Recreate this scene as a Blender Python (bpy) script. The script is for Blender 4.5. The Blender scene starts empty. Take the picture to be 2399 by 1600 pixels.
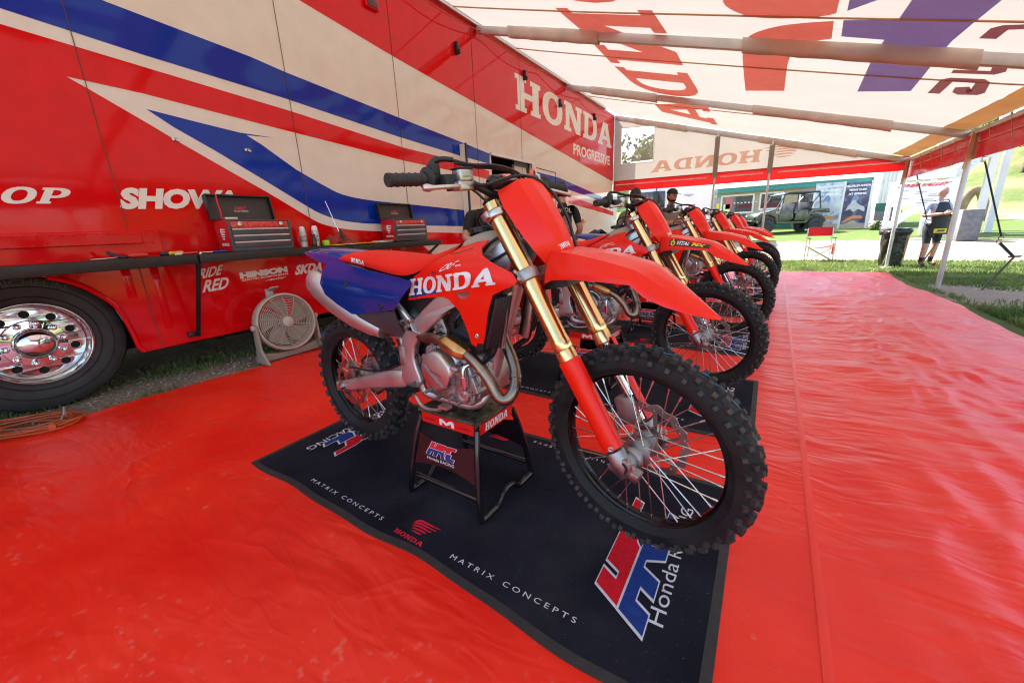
import bpy, bmesh, math, random
from mathutils import Vector, Matrix, noise
from mathutils.geometry import tessellate_polygon, delaunay_2d_cdt
random.seed(7)
R = math.radians
scene = bpy.context.scene
COL = scene.collection

# ------------------------------------------------------------------ camera
PW, PH = 2399.0, 1600.0
F_PX = 942.11
CAM = Vector((0.0, 0.0, 1.131))
YAW, PITCH, ROLL = R(-32.3316), R(15.6917), R(-2.5013)
def _cam_axes():
    cy, sy, cp, sp = math.cos(YAW), math.sin(YAW), math.cos(PITCH), math.sin(PITCH)
    fwd = Vector((sy*cp, cy*cp, -sp)); right = Vector((cy, -sy, 0)); up = right.cross(fwd)
    c, s = math.cos(ROLL), math.sin(ROLL)
    return right*c + up*s, up*c - right*s, fwd
CR, CU, CF = _cam_axes()
cd = bpy.data.cameras.new('camera'); cam = bpy.data.objects.new('camera', cd); COL.objects.link(cam)
cd.sensor_width = 36.0; cd.lens = F_PX*36.0/PW; cd.clip_start = 0.05; cd.clip_end = 3000
m = Matrix.Identity(4)
for i in range(3):
    m[i][0] = CR[i]; m[i][1] = CU[i]; m[i][2] = -CF[i]; m[i][3] = CAM[i]
cam.matrix_world = m
cd.dof.use_dof = True; cd.dof.focus_distance = 1.75; cd.dof.aperture_fstop = 6.3
scene.camera = cam

# ------------------------------------------------------------------ sky, sun, exposure
SUN_DIR = Vector((-0.54, 0.36, 0.76)).normalized()      # towards the sun
world = bpy.data.worlds.new('World'); scene.world = world; world.use_nodes = True
wn = world.node_tree; wn.nodes.clear()
sky = wn.nodes.new('ShaderNodeTexSky'); sky.sky_type = 'NISHITA'; sky.sun_disc = False
sky.sun_elevation = math.asin(SUN_DIR.z); sky.sun_rotation = math.atan2(SUN_DIR.x, SUN_DIR.y)
sky.air_density = 1.0; sky.dust_density = 2.5; sky.ozone_density = 1.0
bg = wn.nodes.new('ShaderNodeBackground'); bg.inputs[1].default_value = 0.15
wo = wn.nodes.new('ShaderNodeOutputWorld')
wn.links.new(sky.outputs[0], bg.inputs[0]); wn.links.new(bg.outputs[0], wo.inputs[0])
sd = bpy.data.lights.new('sun', 'SUN'); sun = bpy.data.objects.new('sun', sd); COL.objects.link(sun)
sd.energy = 5.0; sd.angle = R(0.6); sd.color = (1.0, 0.95, 0.87)
sun.rotation_euler = SUN_DIR.to_track_quat('Z', 'Y').to_euler(); sun.location = (-20, -10, 30)
vs = scene.view_settings
vs.view_transform = 'Standard'; vs.look = 'None'; vs.gamma = 1.0; vs.use_curve_mapping = False
vs.exposure = 2.08
scene.render.engine = 'CYCLES'
cy_ = scene.cycles
cy_.max_bounces = 10; cy_.diffuse_bounces = 5; cy_.glossy_bounces = 4; cy_.transmission_bounces = 8
cy_.transparent_max_bounces = 12; cy_.use_denoising = True; cy_.sample_clamp_indirect = 8.0
cy_.filter_width = 1.1; cy_.caustics_reflective = False; cy_.caustics_refractive = False

# ------------------------------------------------------------------ pixel -> place
def ray(px, py):
    return CR*((px-PW/2)/F_PX) + CU*(-(py-PH/2)/F_PX) + CF
def onx(px, py, X):
    d = ray(px, py); return CAM + d*((X-CAM.x)/d.x)
def ony(px, py, Y):
    d = ray(px, py); return CAM + d*((Y-CAM.y)/d.y)
def onz(px, py, Z=0.0):
    d = ray(px, py); return CAM + d*((Z-CAM.z)/d.z)
def onplane(px, py, p0, n):
    d = ray(px, py); return CAM + d*((p0-CAM).dot(n)/d.dot(n))
def at_depth(px, py, dep):
    return CAM + ray(px, py)*dep
def sstep(a, b, x):
    t = min(1, max(0, (x-a)/(b-a))); return t*t*(3-2*t)
def ground_z(x, y):
    if y < 1.3: z = 0.0
    elif y < 13: z = -0.012*(y-1.3)
    else: z = -0.1404 + 0.040*(y-13)*sstep(13, 19, y)
    if y > 60: z += 0.0
    return z
def onground(px, py, off=0.0):
    d = ray(px, py); t = 0.5
    p = CAM + d*t
    while t < 400:
        p = CAM + d*t
        if p.z <= ground_z(p.x, p.y) + off: break
        t *= 1.004
    return p

# ------------------------------------------------------------------ materials
MATS = {}
def mat(name, col, rough=0.5, metal=0.0, coat=0.0, var=0.08, vscale=6.0, bump=0.0, bscale=40.0, spec=0.5,
        col2=None, rvar=0.0, aniso=None, trans=0.0, bdist=0.002):
    if name in MATS: return MATS[name]
    m = bpy.data.materials.new(name); m.use_nodes = True; nt = m.node_tree; N = nt.nodes; L = nt.links
    b = N['Principled BSDF']; b.inputs['Roughness'].default_value = rough; b.inputs['Metallic'].default_value = metal
    b.inputs['Coat Weight'].default_value = coat; b.inputs['Coat Roughness'].default_value = 0.06
    b.inputs['Specular IOR Level'].default_value = spec
    tc = N.new('ShaderNodeTexCoord'); no = N.new('ShaderNodeTexNoise'); no.inputs['Scale'].default_value = vscale
    no.inputs['Detail'].default_value = 5.0; L.new(tc.outputs['Object'], no.inputs['Vector'])
    ramp = N.new('ShaderNodeValToRGB'); L.new(no.outputs['Fac'], ramp.inputs[0])
    c2 = col2 if col2 else tuple(min(1, c*(1+var)) for c in col)
    c1 = col if col2 else tuple(c*(1-var) for c in col)
    ramp.color_ramp.elements[0].position = 0.35; ramp.color_ramp.elements[1].position = 0.68
    ramp.color_ramp.elements[0].color = (*c1, 1); ramp.color_ramp.elements[1].color = (*c2, 1)
    L.new(ramp.outputs[0], b.inputs['Base Color'])
    if rvar:
        mr = N.new('ShaderNodeMapRange'); L.new(no.outputs['Fac'], mr.inputs[0])
        mr.inputs[1].default_value = 0.3; mr.inputs[2].default_value = 0.7
        mr.inputs[3].default_value = max(0.02, rough-rvar); mr.inputs[4].default_value = min(1, rough+rvar)
        L.new(mr.outputs[0], b.inputs['Roughness'])
    if bump:
        n2 = N.new('ShaderNodeTexNoise'); n2.inputs['Scale'].default_value = bscale; n2.inputs['Detail'].default_value = 4.0
        L.new(tc.outputs['Object'], n2.inputs['Vector'])
        bp = N.new('ShaderNodeBump'); bp.inputs['Strength'].default_value = bump; bp.inputs['Distance'].default_value = bdist
        L.new(n2.outputs['Fac'], bp.inputs['Height']); L.new(bp.outputs[0], b.inputs['Normal'])
    if trans:
        tb = N.new('ShaderNodeBsdfTranslucent'); mx = N.new('ShaderNodeMixShader'); mx.inputs[0].default_value = trans
        L.new(ramp.outputs[0], tb.inputs[0]); L.new(b.outputs[0], mx.inputs[1]); L.new(tb.outputs[0], mx.inputs[2])
        L.new(mx.outputs[0], N['Material Output'].inputs[0])
    MATS[name] = m
    return m

RED_PL = mat('red_plastic', (0.86, 0.016, 0.005), 0.27, var=0.02, vscale=5, bump=0.02, bscale=260, rvar=0.03, spec=.28)
RED_SEAT = mat('red_seat_vinyl', (0.80, 0.016, 0.006), 0.55, spec=.2, var=0.05, bump=0.25, bscale=700, bdist=0.0006)
BLUE_PL = mat('blue_plastic', (0.006, 0.026, 0.21), 0.16, var=0.06, coat=0.3)
BLK_PL = mat('black_plastic', (0.018, 0.018, 0.02), 0.42, var=0.25, bump=0.06, bscale=300)
GREY_PL = mat('dark_grey_plastic', (0.045, 0.045, 0.05), 0.45, var=0.15)
TYRE = mat('tyre_rubber', (0.009, 0.009, 0.010), 0.62, spec=.3, vscale=14, col2=(0.020, 0.019, 0.018), bump=0.3, bscale=160, rvar=0.1)
KNOB = mat('dusty_knob_rubber', (0.013, 0.013, 0.014), 0.66, vscale=22, col2=(0.055, 0.044, 0.034), bump=0.3, bscale=160)
RUBBER = mat('grip_rubber', (0.03, 0.028, 0.027), 0.6, var=0.2, bump=0.3, bscale=500)
HOSE = mat('black_hose', (0.012, 0.012, 0.013), 0.35, var=0.2)
GOLD = mat('gold_anodised_fork', (0.84, 0.62, 0.28), 0.20, 1.0, var=0.07, vscale=5, rvar=0.05)
ALU = mat('brushed_aluminium', (0.62, 0.60, 0.59), 0.36, 1.0, var=0.08, vscale=12, bump=0.08, bscale=240, rvar=0.08)
CAST = mat('cast_aluminium', (0.42, 0.40, 0.39), 0.44, 1.0, var=0.2, vscale=18, bump=0.35, bscale=420, rvar=0.1)
SILVER = mat('silver_frame', (0.60, 0.58, 0.57), 0.40, 0.9, var=0.07, vscale=10, bump=0.10, bscale=300, rvar=0.06)
CHROME = mat('chrome', (0.72, 0.72, 0.74), 0.09, 1.0, var=0.03)
STEEL = mat('steel_spoke', (0.62, 0.61, 0.60), 0.24, 1.0, var=0.08)
DISC = mat('disc_steel', (0.36, 0.34, 0.33), 0.34, 1.0, var=0.15, vscale=30)
PIPE = mat('heat_tinted_pipe', (0.20, 0.17, 0.15), 0.32, 1.0, vscale=9, col2=(0.36, 0.27, 0.18), rvar=0.08)
TITAN = mat('bronze_heat_shield', (0.58, 0.36, 0.15), 0.33, 1.0, var=0.18, vscale=25)
MUFF = mat('satin_muffler', (0.66, 0.63, 0.62), 0.42, 0.95, var=0.06)
ENG_DK = mat('dark_engine', (0.05, 0.048, 0.05), 0.5, 0.3, var=0.3, vscale=30, bump=0.3, bscale=120)
RIM = mat('black_anodised_rim', (0.012, 0.010, 0.011), 0.20, 0.6, var=0.2)
TANK = mat('tan_fuel_tank', (0.36, 0.30, 0.23), 0.45, var=0.08, vscale=8)
WHITE = mat('white_print', (0.80, 0.79, 0.78), 0.4, var=0.03)
BLUE_PR = mat('blue_print', (0.014, 0.028, 0.19), 0.4, var=0.05)
RED_PR = mat('red_print', (0.66, 0.012, 0.02), 0.4, var=0.05)
BLACK_PR = mat('black_print', (0.012, 0.012, 0.014), 0.4, var=0.1)
YEL_PR = mat('yellow_print', (0.80, 0.56, 0.02), 0.4, var=0.04)
SKIN = mat('skin', (0.48, 0.25, 0.17), 0.5, var=0.08, vscale=20)

# ------------------------------------------------------------------ mesh builder
class MB:
    def __init__(s): s.v = []; s.f = []; s.m = []
    def add(s, vs, fs, mi=0):
        o = len(s.v); s.v += [Vector(v) for v in vs]
        s.f += [tuple(i+o for i in f) for f in fs]; s.m += [mi]*len(fs); return s
    def box(s, c, size, rot=None, mi=0, taper=1.0):
        x, y, z = size[0]/2, size[1]/2, size[2]/2; c = Vector(c); vs = []
        for dz in (-1, 1):
            t = taper if dz > 0 else 1.0
            for dx, dy in ((-1, -1), (1, -1), (1, 1), (-1, 1)):
                v = Vector((dx*x*t, dy*y*t, dz*z)); vs.append(c + (rot @ v if rot else v))
        return s.add(vs, [(3, 2, 1, 0), (4, 5, 6, 7), (0, 1, 5, 4), (1, 2, 6, 5), (2, 3, 7, 6), (3, 0, 4, 7)], mi)
    def frame(s, d, up=None):
        d = d.normalized(); u = Vector(up) if up else (Vector((0, 0, 1)) if abs(d.z) < 0.95 else Vector((1, 0, 0)))
        a = d.cross(u).normalized(); b = a.cross(d).normalized(); return a, b
    def bar(s, p, q, w, h, up=None, mi=0):
        p, q = Vector(p), Vector(q); a, b = s.frame(q-p, up); vs = []
        for e in (p, q):
            for i, j in ((-1, -1), (1, -1), (1, 1), (-1, 1)): vs.append(e + a*(i*w/2) + b*(j*h/2))
        return s.add(vs, [(0, 1, 2, 3), (7, 6, 5, 4), (0, 4, 5, 1), (1, 5, 6, 2), (2, 6, 7, 3), (3, 7, 4, 0)], mi)
    def cyl(s, p, q, r0, r1=None, n=16, caps=True, mi=0):
        return s.tube([p, q], [r0, r0 if r1 is None else r1], n, caps, mi=mi)
    def tube(s, pts, r, n=10, caps=True, closed=False, mi=0, sx=1.0, up=None):
        pts = [Vector(p) for p in pts]; k = len(pts)
        rr = r if isinstance(r, (list, tuple)) else [r]*k
        a = None; vs = []; fs = []
        for i, p in enumerate(pts):
            d = (pts[(i+1) % k]-pts[i-1]) if closed else (pts[min(i+1, k-1)]-pts[max(i-1, 0)])
            if d.length < 1e-9: d = Vector((0, 0, 1))
            d.normalize()
            if a is None: a, b = s.frame(d, up)
            else:
                a = (a - d*a.dot(d)); a.normalize(); b = a.cross(d)
            b = a.cross(d)
            for j in range(n):
                t = 2*math.pi*j/n; vs.append(p + a*(math.cos(t)*rr[i]*sx) + b*(math.sin(t)*rr[i]))
        for i in range(k if closed else k-1):
            i2 = (i+1) % k
            for j in range(n):
                j2 = (j+1) % n; fs.append((i*n+j, i*n+j2, i2*n+j2, i2*n+j))
        if caps and not closed:
            fs.append(tuple(range(n-1, -1, -1))); fs.append(tuple((k-1)*n+j for j in range(n)))
        return s.add(vs, fs, mi)
    def lathe(s, prof, o, d, n=32, closed=False, mi=0):
        o = Vector(o); d = Vector(d).normalized(); a, b = s.frame(d); k = len(prof); vs = []; fs = []
        for r, h in prof:
            for j in range(n):
                t = 2*math.pi*j/n; vs.append(o + d*h + a*(math.cos(t)*r) + b*(math.sin(t)*r))
        for i in range(k if closed else k-1):
            i2 = (i+1) % k
            for j in range(n):
                j2 = (j+1) % n; fs.append((i*n+j, i2*n+j, i2*n+j2, i*n+j2))
        return s.add(vs, fs, mi)
    def loft(s, rings, caps=True, closed_ring=True, mi=0):
        n = len(rings[0]); vs = [v for r_ in rings for v in r_]; fs = []
        for i in range(len(rings)-1):
            for j in range(n if closed_ring else n-1):
                j2 = (j+1) % n; fs.append((i*n+j, i*n+j2, (i+1)*n+j2, (i+1)*n+j))
        if caps and closed_ring:
            fs.append(tuple(range(n-1, -1, -1))); fs.append(tuple((len(rings)-1)*n+j for j in range(n)))
        return s.add(vs, fs, mi)
    def sphere(s, c, r, n=12, mi=0):
        r = (r, r, r) if not isinstance(r, (tuple, list)) else r; c = Vector(c); rings = []
        for i in range(n+1):
            t = math.pi*i/n; q = max(1e-4, math.sin(t))
            rings.append([c + Vector((r[0]*q*math.cos(2*math.pi*j/(2*n)), r[1]*q*math.sin(2*math.pi*j/(2*n)), r[2]*math.cos(t))) for j in range(2*n)])
        return s.loft(rings, True, True, mi)
    def prism(s, polys, fn0, fn1, mi=0):
        """polys: outer + holes in 2D; fn0/fn1 map (u,v) to the two faces."""
        flat = [p for pl in polys for p in pl]; tri = tessellate_polygon([[Vector((u, v, 0)) for u, v in pl] for pl in polys])
        n = len(flat); vs = [fn0(*p) for p in flat] + [fn1(*p) for p in flat]; fs = []
        for t in tri: fs.append(tuple(t)); fs.append(tuple(i+n for i in reversed(t)))
        o = 0
        for pl in polys:
            k = len(pl)
            for i in range(k): fs.append((o+i, o+(i+1) % k, n+o+(i+1) % k, n+o+i))
            o += k
        return s.add(vs, fs, mi)
    def flat(s, polys, fn, mi=0):
        flat = [p for pl in polys for p in pl]; tri = tessellate_polygon([[Vector((u, v, 0)) for u, v in pl] for pl in polys])
        return s.add([fn(*p) for p in flat], [tuple(t) for t in tri], mi)
    def grid(s, nu, nv, fn, mi=0):
        vs = [fn(i/nu, j/nv) for j in range(nv+1) for i in range(nu+1)]
        fs = [(j*(nu+1)+i, j*(nu+1)+i+1, (j+1)*(nu+1)+i+1, (j+1)*(nu+1)+i) for j in range(nv) for i in range(nu)]
        return s.add(vs, fs, mi)
    def mirror_y(s):
        n = len(s.v); s.v += [Vector((v.x, -v.y, v.z)) for v in s.v]
        s.f += [tuple(i+n for i in reversed(f)) for f in s.f]; s.m += s.m; return s
    def xf(s, fn): s.v = [Vector(fn(v)) for v in s.v]; return s
    def build(s, name, mats, parent=None, smooth=38, bevel=0.0, solid=0.0, sub=0, fix=True, bseg=2, off=-1):
        me = bpy.data.meshes.new(name); me.from_pydata([tuple(v) for v in s.v], [], s.f)
        if not isinstance(mats, (list, tuple)): mats = [mats]
        for x in mats: me.materials.append(x)
        if len(mats) > 1: me.polygons.foreach_set('material_index', s.m)
        if fix:
            b = bmesh.new(); b.from_mesh(me); bmesh.ops.recalc_face_normals(b, faces=b.faces); b.to_mesh(me); b.free()
        if smooth:
            me.polygons.foreach_set('use_smooth', [True]*len(me.polygons))
            if not (solid or bevel or sub): me.set_sharp_from_angle(angle=R(smooth))
        me.update()
        o = bpy.data.objects.new(name, me); COL.objects.link(o)
        if parent: o.parent = parent
        if sub:
            md = o.modifiers.new('s', 'SUBSURF'); md.levels = sub; md.render_levels = sub
        if solid:
            md = o.modifiers.new('t', 'SOLIDIFY'); md.thickness = solid; md.offset = off
        if bevel:
            md = o.modifiers.new('b', 'BEVEL'); md.width = bevel; md.segments = bseg; md.limit_method = 'ANGLE'; md.angle_limit = R(32)
        if solid or bevel or sub:
            md = o.modifiers.new('e', 'EDGE_SPLIT'); md.split_angle = R(smooth or 38)
        return o
def empty(name, loc=(0, 0, 0), rz=0.0, parent=None):
    o = bpy.data.objects.new(name, None); o.empty_display_size = 0.1; COL.objects.link(o); o.location = loc
    o.rotation_euler = (0, 0, rz)
    if parent: o.parent = parent
    return o
def tag(o, label, cat, group=None, kind=None):
    o['label'] = label
    if cat: o['category'] = cat
    if group: o['group'] = group
    if kind: o['kind'] = kind
    return o
def bake_all(objs):
    """turn modifiers into plain mesh data so that copies can share it"""
    objs = [o for o in objs if o.type == 'MESH' and len(o.modifiers)]
    bpy.context.view_layer.update(); dg = bpy.context.evaluated_depsgraph_get()
    new = [(o, bpy.data.meshes.new_from_object(o.evaluated_get(dg))) for o in objs]
    for o, me in new:
        nm = o.data.name; o.modifiers.clear(); o.data = me; me.name = nm
def tree(o):
    out = [o]
    for c in o.children: out += tree(c)
    return out
def copy_tree(o, parent=None, skip=()):
    c = o.copy(); COL.objects.link(c)
    if parent: c.parent = parent; c.matrix_parent_inverse = o.matrix_parent_inverse.copy()
    for ch in o.children:
        if ch.name.split('.')[0] in skip: continue
        copy_tree(ch, c, skip)
    return c
def catmull(pts, k=6, closed=False):
    P = [Vector(p) for p in pts]; n = len(P); out = []
    rng = range(n if closed else n-1)
    for i in rng:
        p0 = P[(i-1) % n] if closed or i > 0 else P[0]*2-P[1]
        p1 = P[i]; p2 = P[(i+1) % n]; p3 = P[(i+2) % n] if closed or i < n-2 else P[n-1]*2-P[n-2]
        for j in range(k):
            t = j/k
            out.append(0.5*((2*p1) + (p2-p0)*t + (2*p0-5*p1+4*p2-p3)*t*t + (3*p1-p0-3*p2+p3)*t*t*t))
    if not closed: out.append(P[-1])
    return out
def cat2(pts, k=6, closed=False): return [(v.x, v.y) for v in catmull([(a, b, 0) for a, b in pts], k, closed)]

# ------------------------------------------------------------------ lettering
_tc = {}
def text_mesh(s, bold=0.0):
    key = (s, bold)
    if key in _tc: return _tc[key]
    cu = bpy.data.curves.new('t', 'FONT'); cu.body = s; cu.size = 1.0; cu.resolution_u = 3; cu.offset = bold; cu.fill_mode = 'FRONT'
    o = bpy.data.objects.new('t', cu); COL.objects.link(o); bpy.context.view_layer.update()
    me = bpy.data.meshes.new_from_object(o.evaluated_get(bpy.context.evaluated_depsgraph_get()))
    vs = [(v.co.x, v.co.y) for v in me.vertices]; fs = [tuple(p.vertices) for p in me.polygons]
    bpy.data.objects.remove(o); bpy.data.curves.remove(cu); bpy.data.meshes.remove(me)
    x0 = min(v[0] for v in vs); x1 = max(v[0] for v in vs); y0 = min(v[1] for v in vs); y1 = max(v[1] for v in vs)
    vs = [((x-x0)/(x1-x0), (y-y0)/(y1-y0)) for x, y in vs]
    _tc[key] = (vs, fs, (x1-x0)/(y1-y0)); return _tc[key]
def text(mb, s, fn, bold=0.0, shear=0.0, mi=0):
    vs, fs, _ = text_mesh(s, bold); mb.add([fn(u*(1-shear)+shear*v, v) for u, v in vs], fs, mi); return mb
def arc(cx, cy, rx, ry, a0, a1, n=10, p=1.0):
    out = []
    for i in range(n+1):
        t = R(a0+(a1-a0)*i/n); c, s = math.cos(t), math.sin(t)
        out.append((cx+rx*math.copysign(abs(c)**p, c), cy+ry*math.copysign(abs(s)**p, s)))
    return out
SLAB = {
 'H': (1.0, [[(0,0),(.42,0),(.42,.14),(.34,.14),(.34,.41),(.66,.41),(.66,.14),(.58,.14),(.58,0),(1,0),(1,.14),(.92,.14),(.92,.86),(1,.86),(1,1),(.58,1),(.58,.86),(.66,.86),(.66,.58),(.34,.58),(.34,.86),(.42,.86),(.42,1),(0,1),(0,.86),(.08,.86),(.08,.14),(0,.14)]]),
 'O': (.98, [arc(.49,.5,.49,.52,0,342,19,.9), arc(.49,.5,.225,.34,0,342,19,.9)]),
 'N': (1.06, [[(0,0),(.40,0),(.40,.14),(.30,.14),(.30,.64),(.70,0),(.97,0),(.97,.86),(1.06,.86),(1.06,1),(.66,1),(.66,.86),(.75,.86),(.75,.42),(.38,1),(0,1),(0,.86),(.08,.86),(.08,.14),(0,.14)]]),
 'D': (.98, [[(0,0)]+arc(.48,.5,.5,.5,-90,90,14,.9)+[(0,1),(0,.86),(.08,.86),(.08,.14),(0,.14)], [(.34,.15)]+arc(.44,.5,.26,.35,-90,90,10,.9)+[(.34,.85)]]),
 'P': (.92, [[(0,0),(.44,0),(.44,.14),(.36,.14),(.36,.36)]+arc(.5,.68,.42,.32,-90,90,10,.9)+[(0,1),(0,.86),(.09,.86),(.09,.14),(0,.14)], [(.36,.50)]+arc(.44,.68,.2,.18,-90,90,8,.9)+[(.36,.86)]]),
 'A': (1.14, [[(0,0),(.40,0),(.40,.13),(.33,.13),(.37,.26),(.74,.26),(.78,.13),(.71,.13),(.71,0),(1.14,0),(1.14,.13),(1.06,.13),(.75,1),(.38,1),(.07,.13),(0,.13)], [(.43,.42),(.67,.42),(.55,.76)]]),
}
def slab(mb, s, fn, shear=0.0, gap=0.09, mi=0):
    W = sum(SLAB[c][0] for c in s)+gap*(len(s)-1); x = 0
    for c in s:
        w, polys = SLAB[c]
        mb.flat([[((x+a)/W, b) for a, b in pl] for pl in polys], lambda u, v: fn(u*(1-shear)+shear*v, v), mi)
        x += w+gap
    return mb
def offset_poly(pl, d):
    n = len(pl); ar = sum(pl[i][0]*pl[(i+1) % n][1]-pl[(i+1) % n][0]*pl[i][1] for i in range(n)); sg = 1 if ar > 0 else -1; out = []
    for i in range(n):
        a, b, c = Vector(pl[i-1]), Vector(pl[i]), Vector(pl[(i+1) % n])
        e1 = (b-a).normalized(); e2 = (c-b).normalized()
        n1 = Vector((e1.y, -e1.x))*sg; n2 = Vector((e2.y, -e2.x))*sg
        k = max(0.45, 1+n1.dot(n2)); q = b+(n1+n2)*(d/k); out.append((q.x, q.y))
    return out
# three letter racing emblem: red upper half, blue lower half, pale outline; box [0,1]x[0,1]
HRC_RED = [[(.00,.52),(.10,1.0),(.235,1.0),(.175,.70),(.245,.70),(.305,1.0),(.60,1.0),(.665,.95),(.67,.80),(.62,.66),(.54,.60),(.50,.52)],
           [(.60,.52),(.66,.86),(.70,.96),(.77,1.0),(1.0,1.0),(.965,.80),(.85,.80),(.82,.77),(.77,.52)]]
HRC_BLU = [[(-.01,.48),(-.11,.0),(.03,.0),(.085,.27),(.20,.27),(.145,.0),(.28,.0),(.35,.33),(.42,.33),(.47,.0),(.60,.0),(.555,.30),(.58,.48)],
           [(.655,.48),(.61,.20),(.63,.06),(.70,.0),(.91,.0),(.945,.20),(.82,.20),(.795,.24),(.83,.48)]]
def hrc(mb, fn, mi=(0, 1, 2), lift=None, ol=0.022):
    lift = lift or fn
    for pl in HRC_RED+HRC_BLU: mb.flat([offset_poly(pl, ol)], fn, mi[2])
    for pl in HRC_RED: mb.flat([pl], lift, mi[0])
    for pl in HRC_BLU: mb.flat([pl], lift, mi[1])
    return mb
# wing emblem: five feathers fanning from a shoulder; box [0,1]x[0,1]
def wing(mb, fn, mi=0):
    tips = [(1.0, .86), (.93, .68), (.84, .51), (.73, .35), (.60, .20)]
    root = [(.02, .62), (.05, .50), (.09, .38), (.14, .25), (.20, .12)]
    for k, (t, r0) in enumerate(zip(tips, root)):
        top = [r0, (r0[0]+.06, r0[1]+.20-.025*k), (r0[0]+.20, r0[1]+.30-.05*k), (r0[0]+.42, r0[1]+.27-.04*k), t]
        bot = [(t[0]-.06, t[1]-.045), (r0[0]+.42, r0[1]+.165-.035*k), (r0[0]+.20, r0[1]+.16-.035*k), (r0[0]+.085, r0[1]+.06)]
        mb.flat([cat2(top, 4)+cat2(bot, 4)], fn, mi)
    return mb

# ================================================================== setting: ground, grass
WX = -4.2                                   # plane of the trailer side
def ground_material():
    m = bpy.data.materials.new('ground_dirt_grass'); m.use_nodes = True; nt = m.node_tree; N = nt.nodes; L = nt.links
    b = N['Principled BSDF']; b.inputs['Roughness'].default_value = 0.95; b.inputs['Specular IOR Level'].default_value = 0.1
    tc = N.new('ShaderNodeTexCoord')
    n1 = N.new('ShaderNodeTexNoise'); n1.inputs['Scale'].default_value = 0.9; n1.inputs['Detail'].default_value = 8
    n2 = N.new('ShaderNodeTexNoise'); n2.inputs['Scale'].default_value = 14; n2.inputs['Detail'].default_value = 6
    n3 = N.new('ShaderNodeTexVoronoi'); n3.inputs['Scale'].default_value = 38
    for n in (n1, n2, n3): L.new(tc.outputs['Object'], n.inputs['Vector'])
    gr = N.new('ShaderNodeValToRGB'); gr.color_ramp.elements[0].color = (0.045, 0.085, 0.02, 1); gr.color_ramp.elements[1].color = (0.13, 0.17, 0.05, 1)
    L.new(n2.outputs['Fac'], gr.inputs[0])
    di = N.new('ShaderNodeValToRGB'); di.color_ramp.elements[0].color = (0.17, 0.125, 0.085, 1); di.color_ramp.elements[1].color = (0.34, 0.27, 0.20, 1)
    L.new(n3.outputs['Distance'], di.inputs[0])
    vc = N.new('ShaderNodeAttribute'); vc.attribute_name = 'grassy'
    ad = N.new('ShaderNodeMath'); ad.operation = 'ADD'; L.new(vc.outputs['Fac'], ad.inputs[0])
    mr = N.new('ShaderNodeMapRange'); mr.inputs[1].default_value = 0.3; mr.inputs[2].default_value = 0.7; mr.inputs[3].default_value = -0.45; mr.inputs[4].default_value = 0.45
    L.new(n1.outputs['Fac'], mr.inputs[0]); L.new(mr.outputs[0], ad.inputs[1])
    st = N.new('ShaderNodeMapRange'); st.inputs[1].default_value = 0.42; st.inputs[2].default_value = 0.58; L.new(ad.outputs[0], st.inputs[0])
    mx = N.new('ShaderNodeMixRGB'); L.new(st.outputs[0], mx.inputs[0]); L.new(di.outputs[0], mx.inputs[1]); L.new(gr.outputs[0], mx.inputs[2])
    L.new(mx.outputs[0], b.inputs['Base Color'])
    bp = N.new('ShaderNodeBump'); bp.inputs['Strength'].default_value = 0.8; bp.inputs['Distance'].default_value = 0.02
    L.new(n2.outputs['Fac'], bp.inputs['Height']); L.new(bp.outputs[0], b.inputs['Normal'])
    return m
def grassy(x, y):
    """1 lawn, 0 bare dirt or gravel"""
    if x < -3.5 and y < 14: return 0.22
    if y < -2.5: return 0.5  # unseen ground behind the camera, made barer to bounce more light
    g = 0.92
    g *= 1-0.95*sstep(14.3, 15.2, y)*(1-sstep(19.3, 21.5, y))          # gravel lane behind the tent
    if 1.5 < x < 40:
        g *= 1-0.85*sstep(7.2, 8.0, y+0.12*x)*(1-sstep(9.9, 10.6, y+0.12*x))*sstep(2.0, 2.5, x)
    g *= 1-0.8*sstep(26, 30, y)*(1-sstep(52, 60, y))*sstep(8, 12, x)
    return g
def make_ground():
    xs = [-900, -400, -150, -70, -40, -25, -15]+[-10+i*0.5 for i in range(61)]+[25, 35, 50, 80, 150, 400, 900]
    ys = [-900, -300, -80, -30, -12, -6]+[-3+0.5*i for i in range(71)]+[36, 40, 46, 54, 64, 80, 110, 180, 400, 900]
    vs = []; at = []
    for y in ys:
        for x in xs:
            vs.append((x, y, min(ground_z(x, y), 6)-0.01+0.015*noise.noise((x*0.7, y*0.7, 0)))); at.append(grassy(x, y))
    n = len(xs); mb = MB(); mb.add(vs, [(j*n+i, j*n+i+1, (j+1)*n+i+1, (j+1)*n+i) for j in range(len(ys)-1) for i in range(n-1)])
    o = mb.build('ground', ground_material(), fix=False, smooth=80)
    a = o.data.attributes.new('grassy', 'FLOAT', 'POINT'); a.data.foreach_set('value', at)
    tag(o, 'trampled grass and gravel ground around the tent', 'ground', kind='structure')
make_ground()
GRASS = mat('grass_blade', (0.075, 0.145, 0.025), 0.6, vscale=1.7, col2=(0.24, 0.27, 0.085), trans=0.4)
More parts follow.
